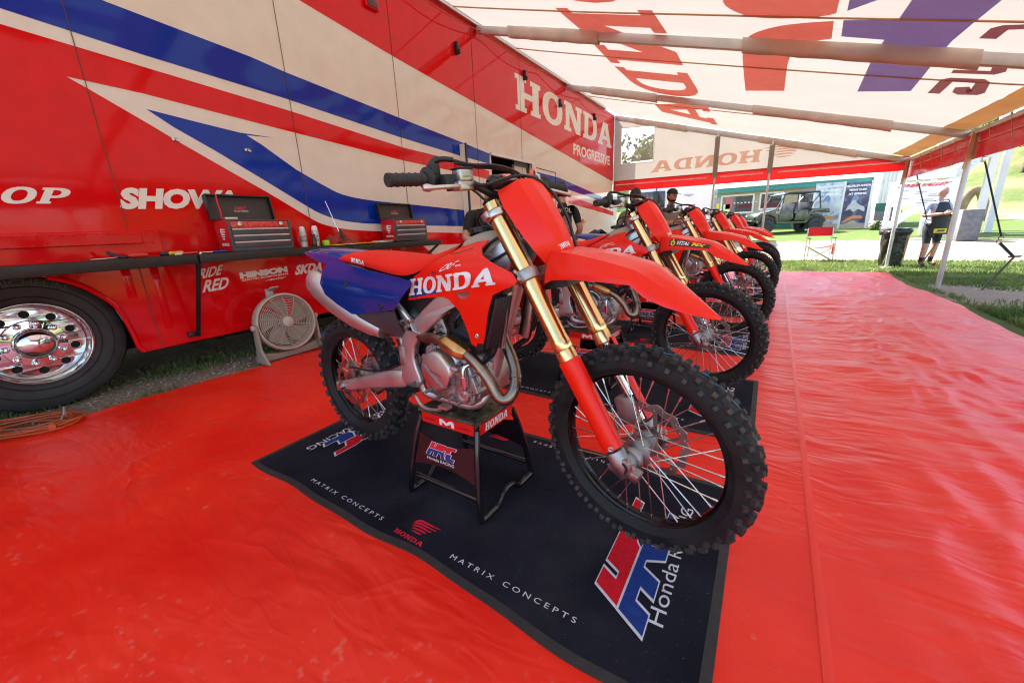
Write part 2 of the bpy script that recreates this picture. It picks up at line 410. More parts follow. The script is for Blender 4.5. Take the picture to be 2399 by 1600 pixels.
def grass_patch(name, label, n, sampler, hmin, hmax):
    mb = MB(); vs = []; fs = []
    for i in range(n):
        q = sampler()
        if q is None: continue
        x, y, k = q; z = ground_z(x, y)-0.012; h = random.uniform(hmin, hmax)*k; a = random.uniform(0, 6.283); w = random.uniform(0.004, 0.009)*(1+0.05*y)
        lx, ly = random.gauss(0, .35)*h, random.gauss(0, .35)*h; dx, dy = math.cos(a)*w, math.sin(a)*w
        o = len(vs); vs += [(x-dx, y-dy, z), (x+dx, y+dy, z), (x+lx*.4+dx*.6, y+ly*.4+dy*.6, z+h*.6), (x+lx, y+ly, z+h)]
        fs += [(o, o+1, o+2), (o, o+2, o+3)]
    mb.add(vs, fs); o = mb.build(name, GRASS, fix=False, smooth=None)
    return tag(o, label, 'grass', kind='stuff')
def lawn_s():
    y = 5+random.random()**1.3*9.6; x = 2.15+random.random()**1.4*(1.2+0.5*y)
    if y > 11.3 and random.random() < .45: x = random.uniform(-1.5, 6.0)
    elif y > 11.9: x = random.uniform(-2.0, 7.0)
    if x < 2.3 and y < 11.75: return None
    if random.random() > grassy(x, y)*1.05-0.1+0.6*noise.noise((x*.9, y*.9, 3)): return None
    return x, y, 1.0
grass_patch('grass', 'bright green lawn along the edge of the red floor', 85000, lawn_s, 0.035, 0.085)
def strip_s():
    y = random.uniform(-0.4, 4.5); x = random.uniform(-4.9, -3.93)
    if noise.noise((x*2.3, y*1.6, 1)) < random.uniform(-0.15, 0.45): return None
    return x, y, 1.0
grass_patch('grass', 'sparse dark grass between the trailer and the red floor', 8500, strip_s, 0.015, 0.06)
def gravel():
    mb = MB()
    for i in range(2600):
        y = random.uniform(-0.4, 4.5); x = random.uniform(-5.2, -3.95); r = random.uniform(0.004, 0.014)
        z = ground_z(x, y)-0.008
        a = [Vector((x+r*random.uniform(.6, 1.3)*dx, y+r*random.uniform(.6, 1.3)*dy, z+r*random.uniform(.5, 1)*dz)) for dx, dy, dz in ((1, 0, 0), (0, 1, 0), (-1, 0, 0), (0, -1, 0), (0, 0, 1))]
        mb.add(a, [(0, 1, 4), (1, 2, 4), (2, 3, 4), (3, 0, 4)])
    tag(mb.build('gravel', mat('gravel_stone', (0.22, 0.18, 0.15), 0.9, vscale=60, col2=(0.42, 0.37, 0.32)), fix=False, smooth=None), 'small loose stones beneath the trailer skirt', 'gravel', kind='stuff')
gravel()

# ================================================================== red floor sheet
def tarp_material():
    m = bpy.data.materials.new('red_vinyl_floor'); m.use_nodes = True; nt = m.node_tree; N = nt.nodes; L = nt.links
    b = N['Principled BSDF']; b.inputs['Specular IOR Level'].default_value = 0.40
    tc = N.new('ShaderNodeTexCoord')
    def nz(scale, det=5, vec=None, dist=0.0):
        n = N.new('ShaderNodeTexNoise'); n.inputs['Scale'].default_value = scale; n.inputs['Detail'].default_value = det; n.inputs['Distortion'].default_value = dist
        L.new(vec or tc.outputs['Object'], n.inputs['Vector']); return n
    a = nz(1.6, 6); d = nz(30, 6); 
    mp = N.new('ShaderNodeMapping'); mp.inputs['Scale'].default_value = (1.0, 2.2, 1.0); mp.inputs['Rotation'].default_value = (0, 0, R(24)); L.new(tc.outputs['Object'], mp.inputs[0])
    w = nz(1.5, 2, mp.outputs[0], 0.6)
    mp2 = N.new('ShaderNodeMapping'); mp2.inputs['Scale'].default_value = (1.0, 3.2, 1.0); mp2.inputs['Rotation'].default_value = (0, 0, R(-12)); L.new(tc.outputs['Object'], mp2.inputs[0])
    w2 = nz(3.2, 1.5, mp2.outputs[0], 1.2); fine = nz(420, 2)
    cr = N.new('ShaderNodeValToRGB'); cr.color_ramp.elements[0].color = (0.78, 0.010, 0.004, 1); cr.color_ramp.elements[1].color = (0.90, 0.028, 0.007, 1)
    cr.color_ramp.elements[0].position = 0.3; cr.color_ramp.elements[1].position = 0.7; L.new(a.outputs['Fac'], cr.inputs[0])
    # pale scuffs and dried dust
    sc = N.new('ShaderNodeValToRGB'); sc.color_ramp.elements[0].position = 0.60; sc.color_ramp.elements[1].position = 0.78
    sc.color_ramp.elements[0].color = (0, 0, 0, 1); sc.color_ramp.elements[1].color = (0.55, 0.55, 0.55, 1); L.new(d.outputs['Fac'], sc.inputs[0])
    am = N.new('ShaderNodeValToRGB'); am.color_ramp.elements[0].position = 0.46; am.color_ramp.elements[1].position = 0.64; L.new(a.outputs['Fac'], am.inputs[0])
    mm = N.new('ShaderNodeMath'); mm.operation = 'MULTIPLY'; L.new(sc.outputs[0], mm.inputs[0]); L.new(am.outputs[0], mm.inputs[1])
    mx = N.new('ShaderNodeMixRGB'); L.new(mm.outputs[0], mx.inputs[0]); L.new(cr.outputs[0], mx.inputs[1]); mx.inputs[2].default_value = (0.55, 0.33, 0.25, 1)
    L.new(mx.outputs[0], b.inputs['Base Color'])
    rr = N.new('ShaderNodeMapRange'); rr.inputs[1].default_value = 0.3; rr.inputs[2].default_value = 0.7; rr.inputs[3].default_value = 0.28; rr.inputs[4].default_value = 0.44
    L.new(a.outputs['Fac'], rr.inputs[0]); L.new(rr.outputs[0], b.inputs['Roughness'])
    s1 = N.new('ShaderNodeMath'); s1.operation = 'MULTIPLY_ADD'; s1.inputs[1].default_value = 0.30; L.new(w2.outputs['Fac'], s1.inputs[0]); L.new(w.outputs['Fac'], s1.inputs[2])
    def crease(scale, rot, sy, dist, width):
        mpc = N.new('ShaderNodeMapping'); mpc.inputs['Scale'].default_value = (1.0, sy, 1.0); mpc.inputs['Rotation'].default_value = (0, 0, R(rot))
        wob = nz(1.3, 3); vm = N.new('ShaderNodeVectorMath'); vm.operation = 'MULTIPLY_ADD'; L.new(wob.outputs['Color'], vm.inputs[0]); vm.inputs[1].default_value = (dist, dist, 0); L.new(tc.outputs['Object'], vm.inputs[2])
        L.new(vm.outputs[0], mpc.inputs[0]); vo = N.new('ShaderNodeTexVoronoi'); vo.feature = 'DISTANCE_TO_EDGE'; vo.inputs['Scale'].default_value = scale; L.new(mpc.outputs[0], vo.inputs['Vector'])
        mr_ = N.new('ShaderNodeMapRange'); mr_.inputs[1].default_value = 0.0; mr_.inputs[2].default_value = width; mr_.inputs[3].default_value = 1.0; mr_.inputs[4].default_value = 0.0; L.new(vo.outputs['Distance'], mr_.inputs[0])
        pw = N.new('ShaderNodeMath'); pw.operation = 'POWER'; pw.inputs[1].default_value = 2.0; L.new(mr_.outputs[0], pw.inputs[0]); return pw
    c1 = crease(1.0, 20, 2.6, .55, .16); c2 = crease(2.3, -14, 2.2, .5, .10)
    cs = N.new('ShaderNodeMath'); cs.operation = 'MULTIPLY_ADD'; cs.inputs[1].default_value = 0.22; L.new(c2.outputs[0], cs.inputs[0]); L.new(c1.outputs[0], cs.inputs[2])
    mk = nz(.8, 3); mkr = N.new('ShaderNodeMapRange'); mkr.inputs[1].default_value = .42; mkr.inputs[2].default_value = .62; L.new(mk.outputs['Fac'], mkr.inputs[0])
    cm = N.new('ShaderNodeMath'); cm.operation = 'MULTIPLY'; L.new(cs.outputs[0], cm.inputs[0]); L.new(mkr.outputs[0], cm.inputs[1])
    s2 = N.new('ShaderNodeMath'); s2.operation = 'MULTIPLY_ADD'; s2.inputs[1].default_value = 0.16; L.new(cm.outputs[0], s2.inputs[0]); L.new(s1.outputs[0], s2.inputs[2])
    bp = N.new('ShaderNodeBump'); bp.inputs['Strength'].default_value = 0.55; bp.inputs['Distance'].default_value = 0.05; L.new(s2.outputs[0], bp.inputs['Height'])
    bf = N.new('ShaderNodeBump'); bf.inputs['Strength'].default_value = 0.12; bf.inputs['Distance'].default_value = 0.001; L.new(fine.outputs['Fac'], bf.inputs['Height'])
    L.new(bp.outputs[0], bf.inputs['Normal']); L.new(bf.outputs[0], b.inputs['Normal'])
    return m
def tarp_h(x, y):
    """wrinkle height of the floor sheet, low under the mats"""
    k = 0.0024+0.027*sstep(0.22, 0.8, x)
    # long folds fanning over the open walkway
    u = x*math.cos(R(18))+y*math.sin(R(18)); v = -x*math.sin(R(18))+y*math.cos(R(18))
    f = noise.noise((u*3.4, v*0.55, 0.3)); f = 1-abs(f)*2.2
    g = noise.noise((x*5.5+2*noise.noise((x, y, 1)), y*2.4, 1.7)); g = 1-abs(g)*2.4
    q = noise.noise((x*1.2-y*.2, y*.5, 5.1))
    s_ = noise.noise((x*2.6+y*1.1+3*q, y*6.5-x*1.6, 9.2)); s_ = max(0, 1-abs(s_)*3.2)**1.5
    h = k*(0.55*max(0, f)+0.40*max(0, g)+0.55*q)+.0075*s_*sstep(.26, .7, x)*(.4+.8*max(0, noise.noise((x*.9, y*.7, 4))+.4))
    h += 0.005*math.exp(-((x-0.235-0.012*y)/0.035)**2)               # welded seam running down the walkway
    h += 0.010*math.exp(-((x-0.98-0.1*math.sin(y*.9))/0.05)**2)*sstep(1.2, 3, y)*(1-sstep(5.2, 6.5, y))
    return h
def tarp_edge(y):
    left = -3.93+0.05*math.sin(y*1.3)+0.03*math.sin(y*4.1)
    right = 2.16+0.04*math.sin(y*1.7+1)
    return left, right
def make_tarp():
    nx, ny = 270, 460; y0, y1 = -2.2, 11.55
    def fn(i, j):
        y = y0+(y1-y0)*j; l, r_ = tarp_edge(y); x = l+(r_-l)*i
        if j > 0.985: y += 0.12*(1-sstep(1.2, 2.2, x))*0
        e = min(x-l, r_-x, y1-y)
        z = ground_z(x, y)+0.006+tarp_h(x, y)*sstep(0, .15, e)+0.012*(1-sstep(0, 0.06, e))*max(0, math.sin(x*7+y*5))
        return (x, y, z)
    mb = MB(); mb.grid(nx, ny, fn)
    o = mb.build('floor_tarp', tarp_material(), fix=False, smooth=80)
    tag(o, 'glossy red vinyl floor sheet with creases spread under the tent', 'tarp')
    sm = mat('welded_seam_vinyl', (0.84, 0.020, 0.007), 0.36, var=.05, vscale=3, bump=.2, bscale=30)
    mb = MB(); mb.grid(2, 300, lambda i, j: (lambda y, x: (x, y, ground_z(x, y)+.009+tarp_h(x, y)+.0015*math.sin(math.pi*i)))(-2.1+13.5*j, .235+.012*(-2.1+13.5*j)+(i-.5)*.026)); mb.build('welded_seam', sm, o, fix=False, smooth=80)
make_tarp()
def floor_z(x, y): return ground_z(x, y)+0.006

# ================================================================== trailer
PAINT = dict(rough=0.07, coat=0.05, spec=0.28, bump=0.35, bscale=1.6, bdist=0.010)
T_WHITE = mat('trailer_white_paint', (0.74, 0.71, 0.66), var=0.03, **PAINT)
T_RED = mat('trailer_red_paint', (0.66, 0.003, 0.005), var=0.05, **PAINT)
T_BLUE = mat('trailer_blue_paint', (0.004, 0.036, 0.36), var=0.06, **PAINT)
DARK = mat('dark_recess', (0.012, 0.011, 0.011), 0.8, var=0.2)
BLKMET = mat('black_steel', (0.016, 0.016, 0.018), 0.38, 0.2, var=0.25, bump=0.06, bscale=200)
GLASSD = mat('tinted_glass', (0.03, 0.035, 0.04), 0.04, var=0.1, spec=0.8)
trailer = empty('race_trailer', (WX, 5.0, 0.0))
tag(trailer, 'long glossy red, white and blue race team trailer beside the bikes', 'trailer')
def tb(mb, name, mats, **k): 
    mb.xf(lambda v: v-Vector((WX, 5.0, 0.0))); return mb.build(name, mats, trailer, **k)
def wyz(px, py): p = onx(px, py, WX); return (p.y, p.z)
TOPZ, BOTZ, Y0, Y1 = 4.17, 0.29, -4.5, 13.2
def make_trailer_body():
    arch = [wyz(*q) for q in ((339, 821), (326, 813), (304, 768), (268, 715), (192, 670), (112, 650), (40, 646))]
    a2 = [(-y-0.95, z) for y, z in reversed(arch[:6])]
    outer = [(Y0, BOTZ)]+[(y, z) for y, z in reversed(a2)][::-1][:0]
    outer = [(Y0, BOTZ), (-2.2, BOTZ)]+[(y, z) for y, z in a2[::-1]]
    # a2 runs from the far lower corner upwards when reversed back
    outer = [(Y0, BOTZ)]+[(-0.95-y, z) for y, z in arch]+[(arch[-1][0], arch[-1][1]+0.0)]+[(y, z) for y, z in reversed(arch[:-1])]+[(Y1, BOTZ), (Y1, TOPZ), (Y0, TOPZ)]
    door = [(6.22, 0.62), (7.62, 0.62), (7.62, 2.35), (6.22, 2.35)]
    mb = MB(); mb.prism([outer, door], lambda y, z: (WX, y, z), lambda y, z: (WX-0.06, y, z))
    w = tb(mb, 'side_wall', T_WHITE, smooth=None)
    mb = MB(); mb.box((WX-1.31, (Y0+Y1)/2, TOPZ-0.06), (2.48, Y1-Y0-0.02, 0.10)); mb.box((WX-2.55, (Y0+Y1)/2, 2.13), (0.05, Y1-Y0-.02, 3.96))
    mb.box((WX-1.3, Y1-0.04, 2.13), (2.4, 0.06, 3.9)); mb.box((WX-1.3, Y0+0.04, 2.13), (2.4, 0.06, 3.9))
    tb(mb, 'shell', T_WHITE, smooth=None)
    mb = MB(); mb.box((WX-1.3, (Y0+Y1)/2, 0.95), (2.36, Y1-Y0-.2, 0.25)); mb.box((WX-0.9, 4, 0.5), (.12, 14, .3)); mb.box((WX-0.75, -0.4, .98), (1.2, 3.4, .06))
    tb(mb, 'underframe', BLKMET, smooth=None)
    # door recess
    mb = MB(); mb.box((WX-0.75, 6.92, 1.5), (0.04, 1.6, 1.9)); mb.box((WX-0.4, 6.18, 1.5), (0.7, 0.05, 1.9)); mb.box((WX-0.4, 7.67, 1.5), (.7, .05, 1.9)); mb.box((WX-.4, 6.92, 2.42), (.7, 1.5, .08))
    tb(mb, 'door_recess', DARK, smooth=None)
    mb = MB()
    for y in (6.98, 7.56): mb.box((WX-0.045, y, 1.5), (0.05, 0.08, 1.72))
    mb.box((WX-0.045, 7.27, 2.31), (0.05, 0.66, 0.08))
    dl = tb(mb, 'door', BLKMET, smooth=None, bevel=.006)
    mb = MB(); mb.box((WX-0.05, 7.27, 1.7), (0.012, 0.5, 1.15))
    g = mb.xf(lambda v: v-Vector((WX, 5.0, 0.0))).build('pane', mat('door_pane', (0.62, 0.57, 0.50), 0.05, var=.05), dl, smooth=None)  # cream colour stands for the reflection in the glass
    mb = MB()
    for a, b in (((WX+.006, 6.2, 2.37), (WX+.006, 7.64, 2.37)), ((WX+.006, 7.66, 2.40), (WX+.006, 7.66, 0.62))): mb.bar(a, b, .05, .05)
    tb(mb, 'door_frame', ALU, smooth=None, bevel=.004)
    # panel seams
    for px, py in ((259, 399), (672, 200), (919, 134), (1108, 180), (1219, 250)):
        y = wyz(px, py)[0]; mb = MB(); mb.box((WX+0.0052, y, (TOPZ+BOTZ)/2), (0.003, 0.0045, TOPZ-BOTZ-.01)); tb(mb, 'seam', mat('seam_shadow', (.10, .06, .05), .8), smooth=None)  # thin dark brown strip marks each panel joint
    y = wyz(1255, 392)[0]+.02; mb = MB()
    for a, b in (((y, 2.30), (8.75, 2.28)), ((8.75, 2.28), (8.75, 1.35))): mb.bar((WX+.003, *a), (WX+.003, *b), .006, .012)
    tb(mb, 'hatch_outline', DARK, smooth=None)
    # paint bands
    def band(name, pts, m, lift=0.002):
        mb = MB(); mb.flat([pts], lambda y, z: (WX+lift, y, z)); return tb(mb, name, m, smooth=None)
    P = lambda L: [wyz(*q) for q in L]
    lo = arch
    band('red_band', P([(-700, -160), (0, 57), (178, 110), (684, 262), (944, 346), (1050, 372), (1146, 401), (1146, 421), (1080, 405), (946, 377), (843, 350), (681, 309), (332, 219), (155, 180),
        (207, 209), (357, 296), (408, 327), (541, 403), (628, 452)]+cat2([(680, 483), (715, 504), (755, 525), (817, 538), (898, 542.5)], 4)+[(1085, 546), (1146, 549), (1146, 568), (991, 576), (1040, 618), (1100, 680)])
        +[(6.3, BOTZ+.004), (arch[0][0], BOTZ+.004)]+[(y, z+.002) for y, z in arch]+[(-.95-y, z+.002) for y, z in reversed(arch)]+[(Y0, BOTZ+.004)], T_RED)
    band('blue_band', P([(-420, -258), (235, 0), (587, 134), (664, 168), (934, 276), (1082, 334), (1147, 361), (1147, 384.5), (1077, 365), (934, 321), (664, 230), (332, 128), (171, 75.5), (0, 20), (-600, -175)]), T_BLUE)
    band('blue_band', P([(342, 256), (459, 286), (560, 311), (645, 324), (577, 317), (612, 339), (694, 398)]+cat2([(751, 431), (802, 456), (870, 470), (968, 480)], 4)+[(1118, 496), (1147, 498), (1147, 533), (1118, 531), (968, 528)]
        +cat2([(853, 523.5), (802, 517), (751, 501), (700, 472)], 4)+[(638, 434), (510, 357), (408, 299)]), T_BLUE)
    band('red_band', P([(699, 0), (919, 132), (1200, 291), (1433, 425)])+[(12.74, 2.4), (12.74, TOPZ-.02), (2.3, TOPZ-.02)], T_RED)
    band('blue_band', P([(1258, 403), (1310, 417), (1398, 456), (1437, 473), (1437, 482), (1402, 470), (1364, 456), (1310, 437), (1258, 421)]), T_BLUE)
    band('red_band', P([(1258, 428), (1310, 449), (1437, 497), (1437, 506), (1310, 470), (1258, 455)]), T_RED)
    # top edge trim that carries the awning
    mb = MB(); mb.box((WX+.03, 5, TOPZ-.01), (.07, Y1-Y0-4, .05)); tb(mb, 'awning_rail', ALU, smooth=None, bevel=.006)
    # latches and roof hooks
    for px, py in ((412, 328), (581, 353)):
        p = onx(px, py, WX+.012); mb = MB()
        for s in (-1, 1): mb.lathe([(0, .012), (.011, .012), (.013, .006), (.013, 0)], (WX, p.y+s*.017, p.z-s*.003), (1, 0, 0), 12)
        mb.tube([(WX+.02, p.y-.01, p.z+.012), (WX+.026, p.y+.006, p.z+.01), (WX+.026, p.y-.004, p.z-.008), (WX+.02, p.y+.012, p.z-.012)], .005, 8)
        tb(mb, 'latch', STEEL)
    for px, py in ((1066, 115), (1226, 178), (1309, 243), (1390, 275)):
        p = onx(px, py, WX); mb = MB(); mb.box((WX+.03, p.y, p.z), (.06, .05, .16)); mb.box((WX+.075, p.y, p.z-.05), (.03, .03, .06)); tb(mb, 'hook', BLKMET, bevel=.006)
    p = onx(866, 8, WX); mb = MB(); mb.box((WX+.02, p.y, p.z), (.05, .19, .13)); mb.box((WX+.05, p.y, p.z-.01), (.012, .15, .09), mi=1)
    tb(mb, 'marker_lamp', [T_RED, mat('dark_lens', (.10, .01, .01), .15)], bevel=.008)
    p = onx(1367, 518, WX); mb = MB(); mb.box((WX+.02, p.y, p.z), (.04, .16, .09)); tb(mb, 'side_marker', mat('amber_lens', (.75, .22, .02), .2), bevel=.01)
    # riveted box along the lower edge
    a = wyz(0, 545); b = wyz(372, 611); c = wyz(372, 545)
    yA, yB, zT, zB = -1.6, c[0]-.01, 1.235, 1.03
    mb = MB(); mb.box((WX+.02, (yA+yB)/2, (zT+zB)/2), (.05, yB-yA, zT-zB)); mb.box((WX+.05, (yA+yB)/2-.06, zT-.055), (.016, yB-yA-.12, .085))
    tb(mb, 'riveted_box', T_RED, smooth=None, bevel=.006)
    mb = MB()
    for i in range(26):
        y = yB-.03-i*.058
        for z in (zT-.02, zT-.088): mb.sphere((WX+.059 if z > zT-.05 or i > 1 else WX+.047, y-(.029 if z < zT-.05 else 0), z), (.004, .0075, .0075), 5)
    for i in range(34): mb.sphere((WX+.002, 1.05+i*.17, BOTZ+.05), (.004, .006, .006), 4)
    o = tb(mb, 'rivets', T_RED); o['kind'] = 'stuff'
    # pressed ribs behind the wheel and the fender lip
    for (x0, y0), (x1, y1) in (((285, 632), (305, 700)), ((352, 625), (395, 770))):
        p, q = onx(x0, y0, WX+.01), onx(x1, y1, WX+.01); mb = MB(); mb.box((WX+.006, p.y+.02, (p.z+q.z)/2), (.006, .055, p.z-q.z)); tb(mb, 'pressed_rib', T_RED, bevel=.0025)
    pts = [(WX+.012, y, z) for y, z in arch]+[(WX+.012, -.95-y, z) for y, z in reversed(arch)]
    mb = MB(); mb.tube(catmull(pts, 4), .018, 8); tb(mb, 'fender_lip', T_RED)
    # open door leaf seen on edge
    p = onx(1083, 343, WX+.1)
    mb = MB(); mb.box((WX+.06, 5.37, 1.72), (.10, .022, 1.36)); tb(mb, 'hinged_panel_edge', T_WHITE, smooth=None)
    mb = MB(); mb.box((WX+.12, 5.37, 1.70), (.022, .03, 1.42)); tb(mb, 'panel_trim', BLKMET, smooth=None)
    # lettering
    def wt(s, bl, br, top, m=WHITE, bold=0.02, shear=0.0, slabf=False, name='lettering', lift=.0042):
        (ya, za), (yb, zb) = wyz(*bl), wyz(*br); zt = wyz(*top)[1]; h = zt-za; mb = MB()
        fn = lambda u, v: (WX+lift, ya+(yb-ya)*u, za+(zb-za)*u+h*v)
        (slab(mb, s, fn, shear) if slabf else text(mb, s, fn, bold, shear)); return tb(mb, name, m, smooth=None)
    WT = mat('trailer_white_vinyl', (0.78, 0.74, 0.68), 0.22, var=.03)
    wt('HONDA', (1208, 256), (1432, 349), (1208, 172), WT, slabf=True)
    wt('PROGRESSIVE', (1343, 362), (1428, 388), (1343, 336), WT, bold=.03)
    wt('OP', (-6, 477), (181, 478), (40, 439), WT, slabf=True, shear=.16)
    wt('SHOWA', (280, 491), (572, 489), (290, 440), WT, bold=.06, shear=.05)
    wt('RIDE', (464, 655), (528, 641), (464, 632), WT, bold=.03, shear=.2); wt('RED', (474, 686), (545, 674), (474, 658), WT, bold=.03, shear=.2)
    wt('HINSON', (563, 654), (674, 637), (563, 639), WT, bold=.08); wt('CLUTCH COMPONENTS', (566, 659), (675, 643), (566, 655), WT, bold=.04); wt('racing', (620, 661), (672, 652), (620, 655), T_WHITE, bold=.02, shear=.2)
    wt('SKDA', (690, 645), (762, 634), (690, 622), WT, bold=.05, shear=.12)
    wt('MOTOR OIL', (485, 616), (598, 608), (485, 602), WT, bold=.08); wt('WISECO', (630, 604), (720, 596), (630, 590), WT, bold=.08)
    wt('CONNECTION', (820, 590), (874, 587), (820, 582), WT, bold=.04); wt('GET', (888, 585), (912, 584), (888, 577), WT, bold=.04)
    ya, za = wyz(884, 590); yb, zb = wyz(917, 589); zt = wyz(884, 574)[1]; mb = MB(); e = .012
    mb.flat([[(ya, za), (yb, zb), (yb, zt), (ya, zt)], [(ya+e, za+e), (yb-e, zb+e), (yb-e, zt-e), (ya+e, zt-e)]], lambda y, z: (WX+.004, y, z)); tb(mb, 'badge_outline', WT, smooth=None)
    mb = MB(); mb.flat([[wyz(991, 577), wyz(1075, 573), wyz(1040, 614)]], lambda y, z: (WX+.0035, y, z)); tb(mb, 'white_flash', T_WHITE, smooth=None)
make_trailer_body()
# ---- wheel
def trailer_wheel(yc):
    zc = 0.488; X = WX-0.10; o = Vector((X, yc, zc)); ax = (1, 0, 0)
    w = MB(); w.lathe([(.285, -.02), (.36, -.005), (.43, .0), (.472, -.012), (.485, -.03), (.488, -.27), (.30, -.27), (.285, -.25)], o, ax, 64)
    for r in (.40, .33): w.lathe([(r-.003, -.001), (r, .0045), (r+.003, .001)], o, ax, 64)
    base = w.xf(lambda v: v-Vector((WX, 5, 0))).build('wheel', mat('truck_tyre', (.014, .013, .013), .55, vscale=10, col2=(.026, .025, .024), bump=.25, bscale=90), trailer)
    m2 = MB(); vs_, fs_, _ = text_mesh('MICHELIN', .02)
    m2.add([o+Vector((.0035, math.cos(R(104-46*u))*(.405+.05*v)*1.0, math.sin(R(104-46*u))*(.405+.05*v))) for u, v in vs_], fs_)
    m2.xf(lambda v: v-Vector((WX, 5, 0))).build('tyre_lettering', mat('tyre_letter', (.03, .03, .03), .4), base, smooth=None)
    # polished alloy disc with ten hand holes
    holes = []
    disc = arc(0, 0, .262, .262, 0, 354, 59)
    for k in range(10): a = R(18+36*k); holes.append(arc(.205*math.cos(a), .205*math.sin(a), .026, .026, 0, 330, 11))
    m3 = MB(); m3.prism([disc]+holes, lambda y, z: o+Vector((-.055-.03*(math.hypot(y, z)/.26), y, z)), lambda y, z: o+Vector((-.075-.03*(math.hypot(y, z)/.26), y, z)))
    m3.lathe([(.288, -.012), (.292, .002), (.280, .006), (.272, -.004), (.264, -.075), (.262, -.20), (.29, -.2)], o, ax, 64)
    ALC = mat('polished_alloy', (.60, .59, .59), .13, 1.0, var=.03, vscale=20, rvar=.04)
    rim = m3.xf(lambda v: v-Vector((WX, 5, 0))).build('rim', ALC, base, bevel=.004)
    m4 = MB(); m4.lathe([(.30, -.10), (0, -.10)], o, ax, 32); m4.xf(lambda v: v-Vector((WX, 5, 0))).build('brake_drum', DARK, base)
    m5 = MB(); m5.lathe([(.165, -.065), (.160, -.045), (.112, -.04), (.105, -.03), (.108, -.02), (.104, .0), (.085, .022), (.05, .036), (.0, .041)], o, ax, 48)
    m5.xf(lambda v: v-Vector((WX, 5, 0))).build('hub_cap', mat('mirror_chrome', (.72, .71, .71), .03, 1.0, var=.01), base)
    for k in range(10):
        a = R(36*k+5); c = o+Vector((-.05, .143*math.cos(a), .143*math.sin(a))); m6 = MB()
        m6.lathe([(.022, 0), (.021, .012), (.016, .016), (.0155, .048), (.012, .056), (0, .058)], c, ax, 14)
        m6.xf(lambda v: v-Vector((WX, 5, 0))).build('lug_nut', CHROME, base)
trailer_wheel(0.545); trailer_wheel(-0.72)
mb = MB(); mb.box((WX-.78, -.1, .62), (.05, 3.6, .84)); mb.box((WX-.45, 1.68, .62), (.6, .04, .80)); tb(mb, 'wheel_well_blocker', DARK, smooth=None)  # dark box added to stop far-side light showing behind the wheels

# ================================================================== tent
EX, EZ = 2.42, 2.25
RN = Vector((EZ-4.16, 0, -(EX-WX))).normalized()
RP0 = Vector((WX, 0, 4.16))
TY = [-0.8, 2.6, 5.99, 9.35, 12.74]
def roof_z(x): return 4.16+(EZ-4.16)*(x-WX)/(EX-WX)
CANVAS = mat('white_canvas', (0.425, 0.388, 0.342), 0.6, var=0.03, vscale=1.5, spec=.05, trans=0.38, bump=.35, bscale=5, bdist=.015)
CANV_RED = mat('canvas_red_print', (0.86, 0.22, 0.17), 0.55, var=.04, trans=0.6)
CANV_PUR = mat('canvas_blue_print', (0.26, 0.19, 0.46), 0.55, var=.04, trans=0.6)
CANV_DK = mat('canvas_dark_print', (0.34, 0.12, 0.14), 0.55, var=.04, trans=0.6)
VAL_RED = mat('red_valance_vinyl', (0.62, 0.010, 0.012), 0.26, var=.05, trans=0.25, bump=.5, bscale=5, bdist=.02)
HEM = mat('hem_sun_tint', (0.72, 0.42, 0.16), 0.5, var=.08, trans=0.5, vscale=3)  # tan colour stands for sun coming through the doubled fabric
SLEEVE = mat('canvas_sleeve', (0.90, 0.84, 0.78), 0.6, trans=.4, var=.08, vscale=4, bump=.3, bscale=18, bdist=.006)
POSTM = mat('dull_aluminium_post', (0.60, 0.58, 0.57), 0.5, 0.55, var=.1, vscale=5, rvar=.08)
tent = empty('awning_tent', (EX, 12.74, ground_z(EX, 12.74)))
tag(tent, 'white canvas awning with red valance reaching from the trailer roof over the bikes', 'awning')
TO = Vector(tent.location)
def te(mb, name, mats, parent=None, **k): mb.xf(lambda v: v-TO); return mb.build(name, mats, parent or tent, **k)
def sag(x, y):
    s = 0.0
    for a, b in zip(TY[:-1], TY[1:]):
        if a <= y <= b: s = math.sin(math.pi*(y-a)/(b-a))
    u = (x-WX)/(EX-WX)
    return 0.035-0.05*s*(4*u*(1-u))**.5+0.006*noise.noise((x*.8, y*1.4, 0))
mb = MB(); mb.grid(40, 120, lambda i, j: (WX+.06+(EX-WX-.04)*i, -.85+13.61*j, roof_z(WX+.06+(EX-WX-.04)*i)+sag(WX+(EX-WX)*i, -.85+13.61*j)))
roof = te(mb, 'roof_canvas', CANVAS, fix=False, smooth=80)
def rp(px, py): p = onplane(px, py, RP0, RN); return (p.x, p.y)
def rlift(d): return lambda x, y: (x, y, roof_z(x)+sag(x, y)-d)
def dens(pl, step=.25):
    out = []
    for i in range(len(pl)):
        a, b = Vector(pl[i]), Vector(pl[(i+1) % len(pl)]); k = max(1, int((b-a).length/step))
        out += [tuple(a.lerp(b, t/k)) for t in range(k)]
    return out
